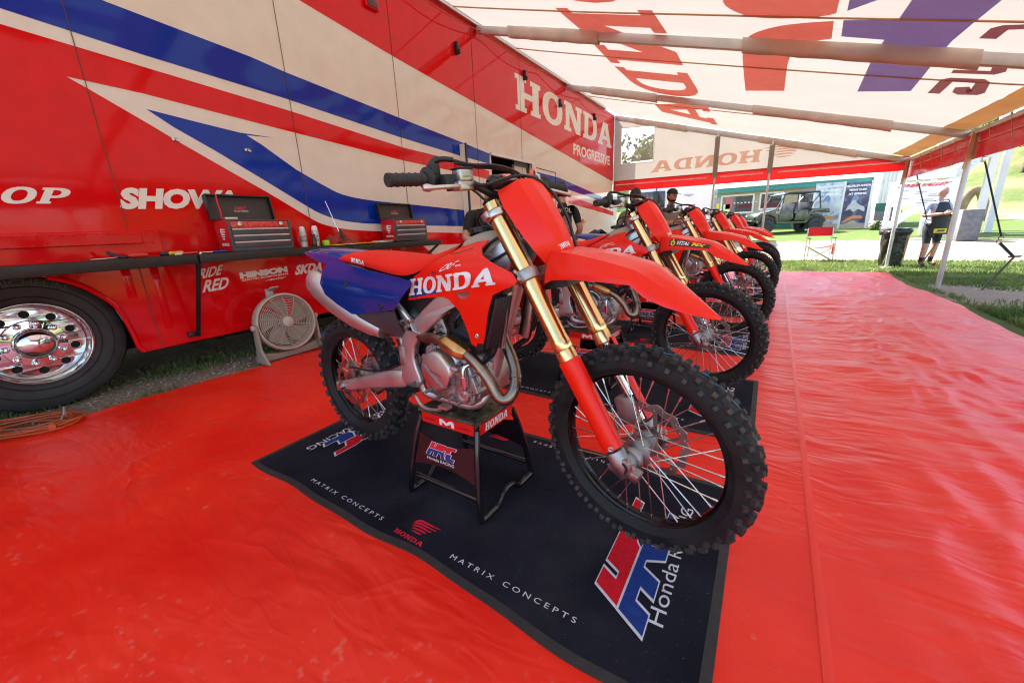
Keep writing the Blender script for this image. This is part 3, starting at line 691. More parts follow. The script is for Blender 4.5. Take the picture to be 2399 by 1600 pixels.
def cdt_fill(mb, pl, fn, step=.12, mi=0):
    """fill one outline, or an outline with holes, with evenly sized triangles"""
    loops = pl if isinstance(pl[0], list) else [pl]
    pts = []; ed = []; bds = []
    for lp in loops:
        bd = dens(lp, step); o = len(pts); n = len(bd); pts += [Vector(p) for p in bd]; ed += [(o+i, o+(i+1) % n) for i in range(n)]; bds.append(bd)
    xs = [p[0] for p in loops[0]]; ys = [p[1] for p in loops[0]]; x = min(xs)+step/2
    while x < max(xs):
        y = min(ys)+step/2
        while y < max(ys): pts.append(Vector((x+.013*step, y+.007*step))); y += step
        x += step
    r_ = delaunay_2d_cdt(pts, ed, [], 0, 1e-7)
    def inside(q):
        c = False
        for bd in bds:
            n = len(bd)
            for i in range(n):
                a, b = bd[i], bd[(i+1) % n]
                if (a[1] > q[1]) != (b[1] > q[1]) and q[0] < (b[0]-a[0])*(q[1]-a[1])/(b[1]-a[1])+a[0]: c = not c
        return c
    V = r_[0]; F = []
    for f in r_[2]:
        g = [sum(V[i][k] for i in f)/len(f) for k in (0, 1)]
        if inside(g): F.append(tuple(f))
    used = sorted({i for f in F for i in f}); ix = {a: b for b, a in enumerate(used)}
    mb.add([fn(V[i][0], V[i][1]) for i in used], [tuple(ix[i] for i in f) for f in F], mi); return mb
Z3 = lambda L: [rp(1000+.595*a, .595*b) for a, b in L]
def rprint(name, polys, m, d=.004):
    mb = MB()
    for pl in polys: cdt_fill(mb, pl, rlift(d), .2)
    te(mb, name, m, roof, fix=False, smooth=80)
rprint('emblem', [Z3(cat2([(1165, 0), (1180, 25), (1230, 55), (1300, 74), (1400, 78), (1500, 74), (1580, 64)], 3)+[(1612, 55), (1625, 0), (1640, -60), (1200, -60)]),
    Z3([(1602, 88)]+cat2([(1500, 95), (1400, 108), (1320, 130), (1270, 155), (1248, 185), (1243, 230)], 3)+[(1255, 355), (1408, 355)]+cat2([(1415, 290), (1425, 240), (1450, 205), (1500, 178)], 3)+[(1592, 165)])], CANV_RED)
rprint('emblem', [Z3([(1672, -40), (1655, 45), (1870, -40)]), Z3([(1935, -40), (2310, -40), (2065, 175), (1905, 358), (1695, 358), (1760, 222), (1800, 170), (1630, 155), (1640, 85), (1855, 85)])], CANV_PUR)
def stroke(pl, w):
    L = []; Rr = []
    for i, p in enumerate(pl):
        a = Vector(pl[max(0, i-1)]); b = Vector(pl[min(len(pl)-1, i+1)]); d = (b-a).normalized(); n = Vector((-d.y, d.x))*w/2; p = Vector(p)
        L.append(tuple(p+n)); Rr.append(tuple(p-n))
    return L+Rr[::-1]
def strokes(L, w):
    for pl in L:
        mb = MB(); mb.flat([stroke(Z3(pl), w)], rlift(.010)); te(mb, 'lettering', CANV_DK, roof, fix=False, smooth=None)
strokes([[(1995, 366), (2050, 316), (2060, 313), (2185, 320), (2190, 326), (2170, 366), (2162, 370), (2098, 368), (2094, 363), (2104, 347), (2140, 347)], [(2068, 285), (2236, 293), (2248, 288), (2256, 270), (2190, 240)], [(2205, 162), (2255, 120), (2270, 116), (2360, 113)]], .11)
mb = MB()
a0 = rp(1000+.595*1150, .595*490)[1]; ys = rp(1280, 17)[1]; xt = rp(1000+.595*1040, .595*480)[0]
def canopy_word():
    # word along the tent, top of the letters towards the trailer
    up = Z3([(470, 27), (740, 262), (905, 395)]); dn = Z3([(932, 105), (1003, 243), (1075, 378), (1150, 490)])
    hx = sum(q[0] for q in up)/3; lx = sum(q[0] for q in dn)/4
    yN = up[0][1]; yA = dn[3][1]; unit = (yA-yN)/(1.06+.98+1.14+.18); L = unit*(sum(SLAB[c][0] for c in 'HONDA')+.36); y0 = yA-L
    slab(mb, 'HONDA', lambda u, v: (lx+(hx-lx)*v, y0+L*u, roof_z(lx+(hx-lx)*v)+sag(lx+(hx-lx)*v, y0+L*u)-.014))
    print('WORD', lx, hx, y0, yA)
CW = canopy_word()
te(mb, 'lettering', CANV_RED, roof, fix=False, smooth=None)
# rafters with canvas sleeves
for y in TY:
    mb = MB(); mb.bar((WX+.05, y, roof_z(WX+.05)-.055), (EX, y, roof_z(EX)-.055), .075, .105); te(mb, 'rafter', POSTM, bevel=.012)
    for u0, u1 in ((.09, .30), (.56, .86)):
        mb = MB(); pts = []
        n = 14
        for i in range(n+1):
            u = u0+(u1-u0)*i/n; x = WX+(EX-WX)*u; z = roof_z(x)-.06; dr = .004*math.sin(i*1.9)+.012*(i/n)
            pts.append([Vector((x, y-.052, z+.07)), Vector((x, y-.056, z-.03)), Vector((x, y-.02, z-.072-dr)), Vector((x, y+.03, z-.068-dr)), Vector((x, y+.056, z-.02)), Vector((x, y+.052, z+.07))])
        mb.loft(pts, False, False); te(mb, 'sleeve', SLEEVE, solid=.004, smooth=70)
    mb = MB(); mb.lathe([(.0, .05), (.035, .05), (.04, .03), (.04, -.05), (0, -.05)], (WX+.07, y, roof_z(WX)-.06), (0, 1, 0), 14); te(mb, 'pivot', POSTM)
# seam cords
for (x0, y0), (x1, y1), (x2, y2) in (((130, 33), (1200, 70), (2351, 90)), ((360, 195), (1000, 250), (2351, 338)), ((660, 385), (1500, 470), (2180, 545))):
    q = Z3([(x0, y0), (x1, y1), (x2, y2)]); ya = (q[0][1]+q[2][1])/2
    pts = [(WX+.1+(EX-WX-.15)*t/16, q[0][1]+(q[2][1]-q[0][1])*t/16, 0) for t in range(17)]
    mb = MB(); mb.tube([(x, y, roof_z(x)+sag(x, y)-.012) for x, y, _ in pts], .0085, 6); te(mb, 'cord', mat('tan_cord', (.55, .33, .16), .7))
mb = MB(); mb.tube([(WX+.09+.05*abs(math.sin(t*.55)), 2+t*.36, roof_z(WX+.1)-.05-.11*abs(math.sin(t*.55))) for t in range(30)], .007, 6); te(mb, 'lacing', mat('red_rope', (.45, .06, .04), .7))
# hem, eave bar, valance
mb = MB(); mb.grid(4, 100, lambda i, j: (EX-.30+.30*i, -.8+13.5*j, roof_z(EX-.30+.30*i)+sag(EX-.3+.3*i, -.8+13.5*j)-.012-.02*max(0, noise.noise((i*2, j*60, 0))))); te(mb, 'hem', HEM, fix=False, smooth=80)
mb = MB(); mb.bar((EX, -.85, EZ-.05), (EX, 12.78, EZ-.05), .06, .06); te(mb, 'eave_bar', POSTM, bevel=.01)
def val(i, j):
    y = -.85+13.63*j; return (EX+.045+.03*noise.noise((y*2.2, i*1.5, 2))*i, y, EZ-.02-.40*i+.015*noise.noise((y*.8, 0, 0)))
mb = MB(); mb.grid(8, 220, val); vs_ = te(mb, 'valance', VAL_RED, fix=False, smooth=80)
mb = MB(); mb.tube([(EX+.02, -.85+13.55*t/60, EZ-.20+.008*noise.noise((t, 0, 0))) for t in range(61)], .007, 6); te(mb, 'valance_rope', mat('pink_cord', (.70, .38, .33), .6))
for k in range(14):
    y = 12.3-.62*k; mb = MB(); mb.tube([(EX-.03, y, EZ-.05), (EX-.01, y-.03, EZ-.2), (EX, y-.05-.04*(k % 3), EZ-.33)], .006, 5); te(mb, 'tie', mat('tan_tie', (.62, .40, .24), .7))
BY = 12.76
def bw_top(x): return roof_z(x)+.02
win = [(-3.97, 2.83), (-3.05, 2.80), (-3.05, 3.72), (-3.97, 3.78)]
mb = MB(); mb.flat([[(WX+.01, 2.36), (EX, 2.28), (EX, bw_top(EX))]+[(WX+.02, bw_top(WX+.02))], win], lambda x, z: (x, BY, z))
bwl = te(mb, 'end_wall', CANVAS, fix=False, smooth=None)
mb = MB(); mb.flat([[(-4.0, 2.80), (-3.02, 2.77), (-3.02, 3.75), (-4.0, 3.81)], win], lambda x, z: (x, BY-.004, z)); te(mb, 'window_frame', SLEEVE, bwl, fix=False, smooth=None)
def clear_vinyl():
    m = bpy.data.materials.new('clear_vinyl'); m.use_nodes = True; N = m.node_tree.nodes; L = m.node_tree.links
    t = N.new('ShaderNodeBsdfTransparent'); mx = N.new('ShaderNodeMixShader'); mx.inputs[0].default_value = .45; b = N['Principled BSDF']; b.inputs['Roughness'].default_value = .08
    no = N.new('ShaderNodeTexNoise'); no.inputs['Scale'].default_value = 4; rm = N.new('ShaderNodeValToRGB'); rm.color_ramp.elements[0].color = (.6, .6, .6, 1); rm.color_ramp.elements[1].color = (.8, .8, .8, 1)
    L.new(no.outputs[0], rm.inputs[0]); L.new(rm.outputs[0], b.inputs['Base Color'])
    L.new(t.outputs[0], mx.inputs[1]); L.new(b.outputs[0], mx.inputs[2]); L.new(mx.outputs[0], N['Material Output'].inputs[0]); return m
mb = MB(); mb.flat([win], lambda x, z: (x, BY+.002, z)); te(mb, 'pane', clear_vinyl(), bwl, fix=False, smooth=None)
FAINT = mat('faint_red_print', (.88, .56, .46), .6, trans=.8, spec=.1)
mb = MB(); slab(mb, 'HONDA', lambda u, v: (-.40-2.68*u+.03*v, BY-.005, 2.49+.015*u+.29*v)); te(mb, 'lettering', FAINT, bwl, fix=False, smooth=None)
mb = MB(); wing(mb, lambda u, v: (.42-.78*(1-u)*1.0, BY-.005, 2.49+.36*v-.0*u)); mb.xf(lambda v: Vector((.42-(v.x+.36)-.0, v.y, v.z))); te(mb, 'emblem', FAINT, bwl, fix=False, smooth=None)
def bval(i, j):
    x = WX+.02+(EX-WX)*i; return (x, BY-.02+.012*noise.noise((x*2, j, 0)), 2.37-.08*i-.30*j)
mb = MB(); mb.grid(70, 5, bval); te(mb, 'valance', VAL_RED, fix=False, smooth=80)
for x0, x1 in ((-4.1, -1.6), (-1.28, -.3), (.02, 2.3)):
    mb = MB(); mb.bar((x0, BY-.045, 2.25-.012*(x0+4.1)), (x1, BY-.045, 2.25-.012*(x1+4.1)), .012, .03); te(mb, 'valance_batten', mat('pink_batten', (.75, .50, .45), .5))
for x in (-1.40, -.16):
    mb = MB(); gz = ground_z(x, BY); mb.bar((x, BY-.09, gz), (x, BY-.09, roof_z(x)-.06), .05, .05); te(mb, 'post', POSTM, bevel=.008)
    mb = MB(); zt = roof_z(x)-.16
    mb.loft([[Vector((x-.05, BY-.07, z)), Vector((x-.055, BY-.14, z)), Vector((x+.05, BY-.14, z)), Vector((x+.055, BY-.07, z))] for z in (zt, 2.7, 2.2)], False); te(mb, 'post_sleeve', CANVAS)
    mb = MB(); mb.box((x, BY-.09, gz+.012), (.16, .16, .016)); te(mb, 'base_plate', POSTM)
for x, y in ((EX-.01, 9.12), (EX-.01, 12.68), (EX-.01, 5.7), (EX-.01, 2.3)):
    gz = -.15 if y < 10 else -.12
    if y < 8: gz = ground_z(x, y)
    mb = MB(); mb.bar((x, y, gz+.01), (x, y, EZ-.08), .056, .056)
    for k in range(7): mb.lathe([(0, .004), (.012, .003), (.012, 0)], (x, y-.028, gz+.18+.13*k), (0, -1, 0), 10)
    te(mb, 'post', POSTM, bevel=.008)
    mb = MB(); mb.lathe([(0, .012), (.11, .01), (.115, 0), (0, 0)], (x, y, gz+.002), (0, 0, 1), 20); te(mb, 'base_plate', POSTM)
    mb = MB(); mb.bar((x-.01, y-.045, EZ-.05), (x-.04, y-.05, EZ-.55), .05, .006, up=(0, 1, 0)); mb.bar((x+.03, y-.03, EZ-.05), (x+.03, y-.04, EZ-.42), .045, .006); te(mb, 'tie_strap', mat('tan_tie', (.62, .40, .24), .7))
bake_all(tree(tent)+tree(trailer))

# ================================================================== motorcycle
RAKE = R(27.1); STEER = R(-7.739); SAX = Vector((-math.sin(RAKE), 0, math.cos(RAKE))); SO = Vector((1.595, 0, 0))
SROT = Matrix.Rotation(STEER, 3, SAX)
def stv(v): return SO + SROT @ (Vector(v)-SO)
def cdt_holes(mb, pl, fn, step=.03, holes=(), mi=0): return cdt_fill(mb, [list(pl)]+[list(h) for h in holes], fn, step, mi)
def slab_fine(mb, s, fn, step=.05, gap=.05):
    W = sum(SLAB[c][0] for c in s)+gap*(len(s)-1); x = 0
    for c in s:
        w, polys = SLAB[c]; cdt_fill(mb, [[((x+a)/W, b/W) for a, b in pl] for pl in polys], lambda u, v: fn(u, v*W), step); x += w+gap
    return mb
BIKE_LABEL = 'red motocross bike'
def make_wheel(name, root, M4, Ro, hw, rr, knob, disc_y, disc_r, nk):
    # rim is the part, everything else hangs on it
    mb = MB(); a = hw*.62
    mb.lathe([(rr+.010, -a), (rr+.013, -a+.003), (rr+.004, -a+.008), (rr-.006, -a*.45), (rr-.009, 0), (rr-.006, a*.45), (rr+.004, a-.008), (rr+.013, a-.003), (rr+.010, a), (rr+.002, a-.004), (rr-.002, 0), (rr+.002, -a+.004)], (0, 0, 0), (0, 1, 0), 72, True)
    w = mb.build(name, RIM, root); w.matrix_basis = M4
    c = Ro-.012
    mb = MB(); side = [(rr+.004, -a+.002), (rr+.016, -a-.004), (rr+.34*(c-rr), -hw*.97), (rr+.62*(c-rr), -hw*.99), (rr+.82*(c-rr), -hw*.84), (rr+.95*(c-rr), -hw*.48), (c, -hw*.15)]
    mb.lathe(side+[(r_, -h) for r_, h in reversed(side)], (0, 0, 0), (0, 1, 0), 96)
    # raised ribs on the sidewall
    for s in (-1, 1):
        mb.lathe([(rr+.020, s*(a+.005)), (rr+.0225, s*(a+.0085)), (rr+.025, s*(a+.0075))], (0, 0, 0), (0, 1, 0), 96)
    def kn(th, y, tilt, sc, sa, h, base):
        # block standing on the carcass: circumferential sc, axial sa
        rad = Vector((math.cos(th), 0, math.sin(th))); tan = Vector((-math.sin(th), 0, math.cos(th))); ax = Vector((0, 1, 0))
        n = rad*math.cos(tilt)+ax*math.sin(tilt); b = ax*math.cos(tilt)-rad*math.sin(tilt); o = rad*base+ax*y; vs = []
        for k, t in ((-.006, 1.12), (h, .86)):
            for i, j in ((-1, -1), (1, -1), (1, 1), (-1, 1)): vs.append(o+n*k+tan*(i*sc*t/2)+b*(j*sa*t/2))
        mb.add(vs, [(4, 5, 6, 7), (0, 1, 5, 4), (1, 2, 6, 5), (2, 3, 7, 6), (3, 0, 4, 7)], 1)
    for k in range(nk):
        th = 2*math.pi*k/nk; d = math.pi/nk
        j = lambda: random.uniform(.94, 1.06)
        if knob == 'front':
            kn(th, -.013, -.15, .017*j(), .015, .0125, c); kn(th, .013, .15, .017*j(), .015, .0125, c)
            kn(th+d, -.031, -.62, .016*j(), .016, .012, c-.006); kn(th+d, .031, .62, .016*j(), .016, .012, c-.006)
            if k % 2: kn(th+d, 0, 0, .015*j(), .012, .0115, c)
            for s in (-1, 1): kn(th, s*.0415, s*1.05, .014*j(), .015, .0105, c-.021)
        else:
            if k % 2: kn(th, 0, 0, .019, .034*j(), .014, c)
            else: kn(th, -.020, -.14, .019, .020*j(), .014, c-.001); kn(th, .020, .14, .019, .020*j(), .014, c-.001)
            kn(th+d*.6, -.039, -.55, .020*j(), .017, .014, c-.008); kn(th+d*.6, .039, .55, .020*j(), .017, .014, c-.008)
            for s in (-1, 1): kn(th, s*.053, s*1.0, .017*j(), .017, .012, c-.026)
    mb.tube([((c+.0012)*math.cos(2*math.pi*i/160), hw*.42+.0035*math.sin(i*1.57), (c+.0012)*math.sin(2*math.pi*i/160)) for i in range(160)], .0013, 4, closed=True, mi=2)
    mb.build('tyre', [TYRE, KNOB, mat('cyan_tread_line', (.05, .22, .34), .6)], w, fix=False, smooth=32)
    # hub
    mb = MB(); f = hw*.62 if knob == 'front' else hw*.62
    mb.lathe([(.0, -.062), (.030, -.062), (.030, -.040), (.046, -.036), (.047, -.031), (.032, -.027), (.030, -.012), (.034, 0), (.030, .012), (.032, .027), (.047, .031), (.046, .036), (.030, .040), (.030, .062), (0, .062)], (0, 0, 0), (0, 1, 0), 40)
    if knob == 'front': mb.lathe([(.016, -.080), (.036, -.080), (.040, -.074), (.040, -.066), (.028, -.060)], (0, 0, 0), (0, 1, 0), 40)
    else: mb.lathe([(.052, -.045), (.055, -.02), (.055, .02), (.052, .045)], (0, 0, 0), (0, 1, 0), 36)
    mb.build('hub', CAST, w)
    # spokes: four laced families that share their meshes
    hub_r = .043 if knob == 'front' else .055
    fam = []
    for s in (-1, 1):
        for t in (-1, 1):
            m = MB(); p = Vector((hub_r, s*.034, 0)); an = t*(R(48)); q = Vector((math.cos(an)*(rr-.006), s*.006, math.sin(an)*(rr-.006)))
            m.cyl(p, q, .0020, n=6); dd = (p-q).normalized(); m.cyl(q-dd*.002, q+dd*.018, .0040, .0030, n=7)
            o = m.build('spoke', STEEL, w, smooth=60); fam.append((o, (10 if s > 0 else 0)+(20 if t > 0 else 0), s, t))
    first = True
    for o, off, s, t in fam:
        for k in range(9):
            a_ = R(t*48-off-40*k)
            q = o if k == 0 else o.copy()
            if k: COL.objects.link(q)
            q.rotation_euler = (0, a_, 0)
    # wave disc
    n = 14; ring = []
    for i in range(n*8):
        th = 2*math.pi*i/(n*8); ring.append(((disc_r+.0045*math.cos(n*th))*math.cos(th), (disc_r+.0045*math.cos(n*th))*math.sin(th)))
    inner = [((disc_r-.026+.003*math.cos(n*2*math.pi*i/84))*math.cos(2*math.pi*i/84), (disc_r-.026+.003*math.cos(n*2*math.pi*i/84))*math.sin(2*math.pi*i/84)) for i in range(84)]
    hl = []
    for i in range(n*2):
        th = 2*math.pi*(i+.25)/(n*2); r0 = disc_r-(.009 if i % 2 else .017); hl.append(arc(r0*math.cos(th), r0*math.sin(th), .0036, .0036, 0, 300, 5))
    mb = MB(); mb.prism([ring, inner]+hl, lambda u, v: (u, disc_y-.0016, v), lambda u, v: (u, disc_y+.0016, v))
    for k in range(6):
        th = 2*math.pi*k/6; p = Vector((math.cos(th)*.042, disc_y, math.sin(th)*.042)); q = Vector((math.cos(th+.35)*(disc_r-.022), disc_y, math.sin(th+.35)*(disc_r-.022))); mb.bar(p, q, .012, .0034, up=(0, 1, 0))
    mb.lathe([(.03, -.004), (.05, -.004), (.05, .004), (.03, .004)], (0, disc_y, 0), (0, 1, 0), 24, True)
    mb.build('brake_disc', DISC, w, smooth=30)
    return w
def sh_y(x, z):
    y = .128+.050*sstep(.58, .95, x)-.012*sstep(1.0, 1.16, x)
    y -= .075*max(0, z-.945)/.07
    y += .010*math.exp(-((z-.905+.10*(x-.9))/.022)**2)
    y -= .03*sstep(.80, .62, z)*0+.024*max(0, .80-z)/.15
    return -y
def sp_y(x, z): return -(.166-.012*sstep(.35, .68, x)+.010*math.exp(-((z-.84+.12*(x-.3))/.05)**2)-.03*sstep(.93, .98, z))
def make_bike():
    root = empty('motocross_bike', (-1.74679, 1.27110, .06784)); root.rotation_euler = (0, -R(1.01945), R(-3.51113))
    B = lambda mb, name, m, parent=None, **k: mb.build(name, m, parent or root, **k)
    def S0(mb, name, m, parent=None, **k): return mb.xf(stv).build(name, m, parent or root, **k)
    def drop(v): return Vector((v.x, v.y, v.z-.12*max(0, v.y-.05)))
    def S(mb, name, m, parent=None, **k): return S0(mb.xf(drop) if name in ('handlebar', 'grip', 'clutch_perch', 'clutch_lever', 'clutch_cable') else mb, name, m, parent, **k)
    # ---------------- wheels
    make_wheel('rear_wheel', root, Matrix.Translation((0, 0, .330)), .338, .054, .232, 'rear', -.066, .120, 34)
    A = stv((1.481, 0, .345)); make_wheel('front_wheel', root, Matrix.Translation(A) @ SROT.to_4x4(), .347, .043, .258, 'front', .064, .130, 40)
    # ---------------- swingarm
    mb = MB()
    for s in (-1, 1):
        rings = []
        for x, zc, hh, yw, yc in ((.50, .447, .040, .020, .096), (.40, .434, .044, .021, .100), (.25, .395, .036, .019, .104), (.10, .355, .030, .017, .106), (.03, .340, .026, .016, .107)):
            rings.append([Vector((x, s*yc+yw*cx, zc+hh*cz)) for cx, cz in ((-1, -.7), (-.7, -1), (.7, -1), (1, -.7), (1, .7), (.7, 1), (-.7, 1), (-1, .7))])
        mb.loft(rings)
    mb.box((.45, 0, .45), (.09, .19, .07))
    sw = B(mb, 'swingarm', SILVER, bevel=.006)
    mb = MB()
    for s in (-1, 1):
        mb.box((-.005, s*.108, .332), (.075, .022, .046), Matrix.Rotation(R(-14), 3, 'Y')); mb.box((-.043, s*.108, .322), (.012, .030, .050))
        mb.cyl((-.03, s*.108, .327), (-.052, s*.108, .321), .006, n=8)
    B(mb, 'axle_block', CAST, sw, bevel=.004)
    mb = MB(); mb.cyl((0, -.135, .330), (0, .135, .330), .010, n=12); mb.cyl((0, -.120, .330), (0, -.134, .330), .0175, n=6); mb.cyl((0, -.118, .330), (0, -.121, .330), .022, n=20); B(mb, 'axle', STEEL, sw, smooth=30)
    # ---------------- rear brake caliper and hose
    mb = MB(); mb.box((.050, -.072, .418), (.070, .030, .036), Matrix.Rotation(R(35), 3, 'Y')); mb.box((.02, -.062, .385), (.05, .016, .09)); mb.cyl((.04, -.098, .435), (.04, -.10, .435), .012, n=10); mb.cyl((.075, -.098, .415), (.075, -.101, .415), .012, n=10)
    cal = B(mb, 'rear_caliper', CAST, bevel=.008)
    mb = MB(); mb.tube(catmull([(.06, -.10, .43), (.12, -.112, .445), (.25, -.115, .45), (.38, -.115, .475), (.47, -.11, .51)], 5), .0045, 6); B(mb, 'brake_hose', HOSE, cal)
    # ---------------- frame
    spar = [(1.075, 1.040), (.985, .985), (.80, .858), (.608, .722), (.555, .678), (.528, .648), (.508, .58), (.498, .51), (.487, .462), (.496, .438), (.522, .424), (.585, .430), (.612, .455), (.606, .482), (.590, .52), (.583, .56), (.597, .61), (.630, .648), (.70, .697), (.80, .768), (.90, .815), (1.02, .87), (1.095, .975)]
    mb = MB()
    def fy(x, lo): return -(lo-.055*sstep(.80, 1.06, x)) if x > .8 else -lo
    mb.prism([spar], lambda x, z: (x, fy(x, .128), z), lambda x, z: (x, fy(x, .128)+.034, z)); mb.mirror_y()
    fr = B(mb, 'frame', SILVER, bevel=.009, bseg=3)
    mb = MB(); rl = [(.575, -.095, .44), (.585, -.09, .405), (.62, -.085, .388), (.70, -.080, .386), (.80, -.070, .376), (.86, -.055, .392), (.885, -.03, .44), (.905, -.018, .56)]
    mb.tube(catmull(rl, 5), [.019]*36, 10, sx=.8); mb.mirror_y(); mb.tube([(1.03, 0, .88), (.975, 0, .72), (.925, 0, .60), (.895, 0, .50)], [.036, .032, .030, .026], 12, sx=.9)
    B(mb, 'cradle', SILVER, fr)
    mb = MB(); mb.tube(catmull([(.648, -.130, .668), (.615, -.131, .678), (.600, -.131, .705), (.612, -.130, .728)], 6), .0055, 6); B(mb, 'weld_bead', CAST, fr)
    mb = MB(); mb.prism([[(.70, .70), (.755, .735), (.775, .69), (.765, .64), (.748, .636), (.735, .665)]], lambda x, z: (x, -.112, z), lambda x, z: (x, -.102, z)); B(mb, 'engine_hanger', CAST, fr, bevel=.002)
    mb = MB(); mb.prism([[(.52, .765), (.545, .762), (.60, .70), (.595, .672), (.56, .676), (.54, .72)]], lambda x, z: (x, -.128, z), lambda x, z: (x, -.112, z)); B(mb, 'frame_gusset', CAST, fr, bevel=.002)
    for x, z, r_ in ((.590, .452, .013), (.545, .712, .007), (.572, .690, .007), (.745, .705, .008), (.757, .648, .008), (.735, .685, .006)):
        mb = MB(); mb.cyl((x, -.115, z), (x, -.136, z), r_, n=12); mb.cyl((x, -.135, z), (x, -.139, z), r_*.62, n=6); B(mb, 'frame_bolt', CAST, fr, smooth=30)
    mb = MB(); mb.cyl((1.075, 0, .885), (.975, 0, 1.085), .034, n=20); B(mb, 'head_tube', SILVER, fr)
    mb = MB(); mb.tube(catmull([(.60, -.118, .70), (.52, -.122, .78), (.34, -.11, .90), (.15, -.08, .935)], 5), .011, 8); mb.mirror_y(); mb.tube([(.58, -.115, .66), (.40, -.10, .74), (.25, -.09, .91)], .009, 8); B(mb, 'subframe', SILVER)
    # shock absorber
    mb = MB(); mb.cyl((.60, -.02, .80), (.55, -.02, .50), .022, n=14)
    mb.tube([(.60-.05*t/40+.030*math.cos(t*1.1), -.02+.030*math.sin(t*1.1), .79-.26*t/40) for t in range(41)], .006, 6)
    mb.sphere((.575, -.075, .725), (.034, .034, .034), 8); B(mb, 'shock', ENG_DK)
    mb = MB(); mb.lathe([(0, .012), (.010, .012), (.014, .006), (.014, 0)], (.583, -.118, .712), (0, -1, 0), 14); B(mb, 'shock_adjuster', CHROME)
    # inner dark airbox behind the plates
    mb = MB(); mb.prism([[(.20, .92), (.60, .90), (.80, .95), (.86, .83), (.70, .78), (.60, .73), (.50, .75), (.30, .74)]], lambda x, z: (x, -.085, z), lambda x, z: (x, .085, z)); B(mb, 'airbox', BLK_PL, bevel=.01)
    mb = MB(); mb.prism([[(.42, .74), (.50, .62), (.47, .52), (.43, .5), (.40, .6), (.36, .7)]], lambda x, z: (x, -.06, z), lambda x, z: (x, .06, z)); B(mb, 'mud_flap', BLK_PL, bevel=.004)
    # ---------------- engine
    mb = MB(); case = [(.628, .43), (.66, .402), (.78, .392), (.852, .396), (.905, .435), (.918, .52), (.885, .60), (.82, .635), (.70, .640), (.640, .61), (.612, .53)]
    mb.prism([case], lambda x, z: (x, -.105, z), lambda x, z: (x, .105, z)); mb.box((.845, -.09, .50), (.11, .07, .12), Matrix.Rotation(R(-20), 3, 'Y')); mb.box((.80, -.09, .43), (.16, .06, .05))
    eng = B(mb, 'engine', CAST, bevel=.014, bseg=3)
    mb = MB(); C0 = Vector((.733, -.098, .533))
    mb.lathe([(.099, 0), (.099, .014), (.094, .020), (.086, .022), (.084, .030), (.080, .050), (.074, .058), (.066, .061), (0, .062)], C0, (0, -1, 0), 56)
    cc = B(mb, 'clutch_cover', ALU, eng, smooth=30)
    mb = MB(); mb.bar(C0+Vector((-.060, -.0625, .018)), C0+Vector((.034, -.0625, -.060)), .004, .003, up=(0, 1, 0)); mb.bar(C0+Vector((-.056, -.0625, .024)), C0+Vector((.040, -.0625, -.053)), .002, .002, up=(0, 1, 0)); slab(mb, 'HONDA', lambda u, v: C0+Vector((-.022+.058*u, -.0632, -.002+.010*v-.018*u))); B(mb, 'cover_mark', CAST, cc, smooth=None)
    for k in range(8):
        a = R(20+45*k); mb = MB(); q = C0+Vector((.099*math.cos(a), -.006, .099*math.sin(a))); mb.cyl(q, q+Vector((0, -.020, 0)), .0095, n=12); mb.cyl(q+Vector((0, -.02, 0)), q+Vector((0, -.026, 0)), .006, n=6); B(mb, 'cover_bolt', CAST, cc, smooth=30)
    mb = MB(); mb.lathe([(.034, 0), (.034, .02), (.030, .030), (.024, .031), (.022, .026), (.010, .026), (.009, .034), (0, .034)], (.846, -.105, .452), (0, -1, 0), 28); B(mb, 'water_pump', ALU, eng, smooth=30)
    mb = MB(); mb.lathe([(.017, 0), (.017, .02), (.014, .030), (.013, .032), (0, .032)], (.826, -.118, .553), (0, -1, 0), 24); mb.bar((.815, -.152, .556), (.837, -.152, .550), .004, .008); B(mb, 'oil_cap', ALU, eng, smooth=30)
    mb = MB(); mb.tube(catmull([(.865, -.135, .475), (.868, -.140, .515), (.866, -.140, .545), (.872, -.130, .568), (.895, -.10, .580)], 5), .0095, 10); mb.cyl((.865, -.136, .49), (.867, -.139, .53), .0135, n=14); B(mb, 'coolant_pipe', CHROME, eng)
    for x, z, r_, h in ((.79, .43, .009, .03), (.81, .405, .008, .03), (.875, .42, .008, .03), (.885, .47, .009, .03), (.80, .49, .010, .035), (.84, .50, .008, .03), (.77, .415, .008, .03), (.89, .53, .010, .02), (.86, .60, .010, .02), (.64, .425, .010, .03), (.70, .408, .008, .03)):
        mb = MB(); mb.cyl((x, -.10, z), (x, -.112-h*.6, z), r_, r_*.85, n=10); mb.cyl((x, -.11-h*.6, z), (x, -.118-h*.6, z), r_*.6, n=6); B(mb, 'case_bolt', CAST, eng, smooth=30)
    for a, b, r_ in (((.79, -.115, .43), (.84, -.125, .50), .006), ((.80, -.118, .49), (.845, -.125, .55), .005), ((.88, -.115, .42), (.905, -.11, .50), .007)): mb = MB(); mb.cyl(a, b, r_, n=8); B(mb, 'case_rib', CAST, eng, smooth=30)
    mb = MB(); rot = Matrix.Rotation(R(14), 3, 'Y'); mb.box((.845, 0, .70), (.16, .17, .16), rot); mb.box((.865, 0, .80), (.17, .16, .09), rot)
    for k in range(4): mb.box((.838+.006*k, 0, .645+.025*k), (.172, .182, .008), rot)
    B(mb, 'cylinder', ENG_DK, eng, bevel=.008)
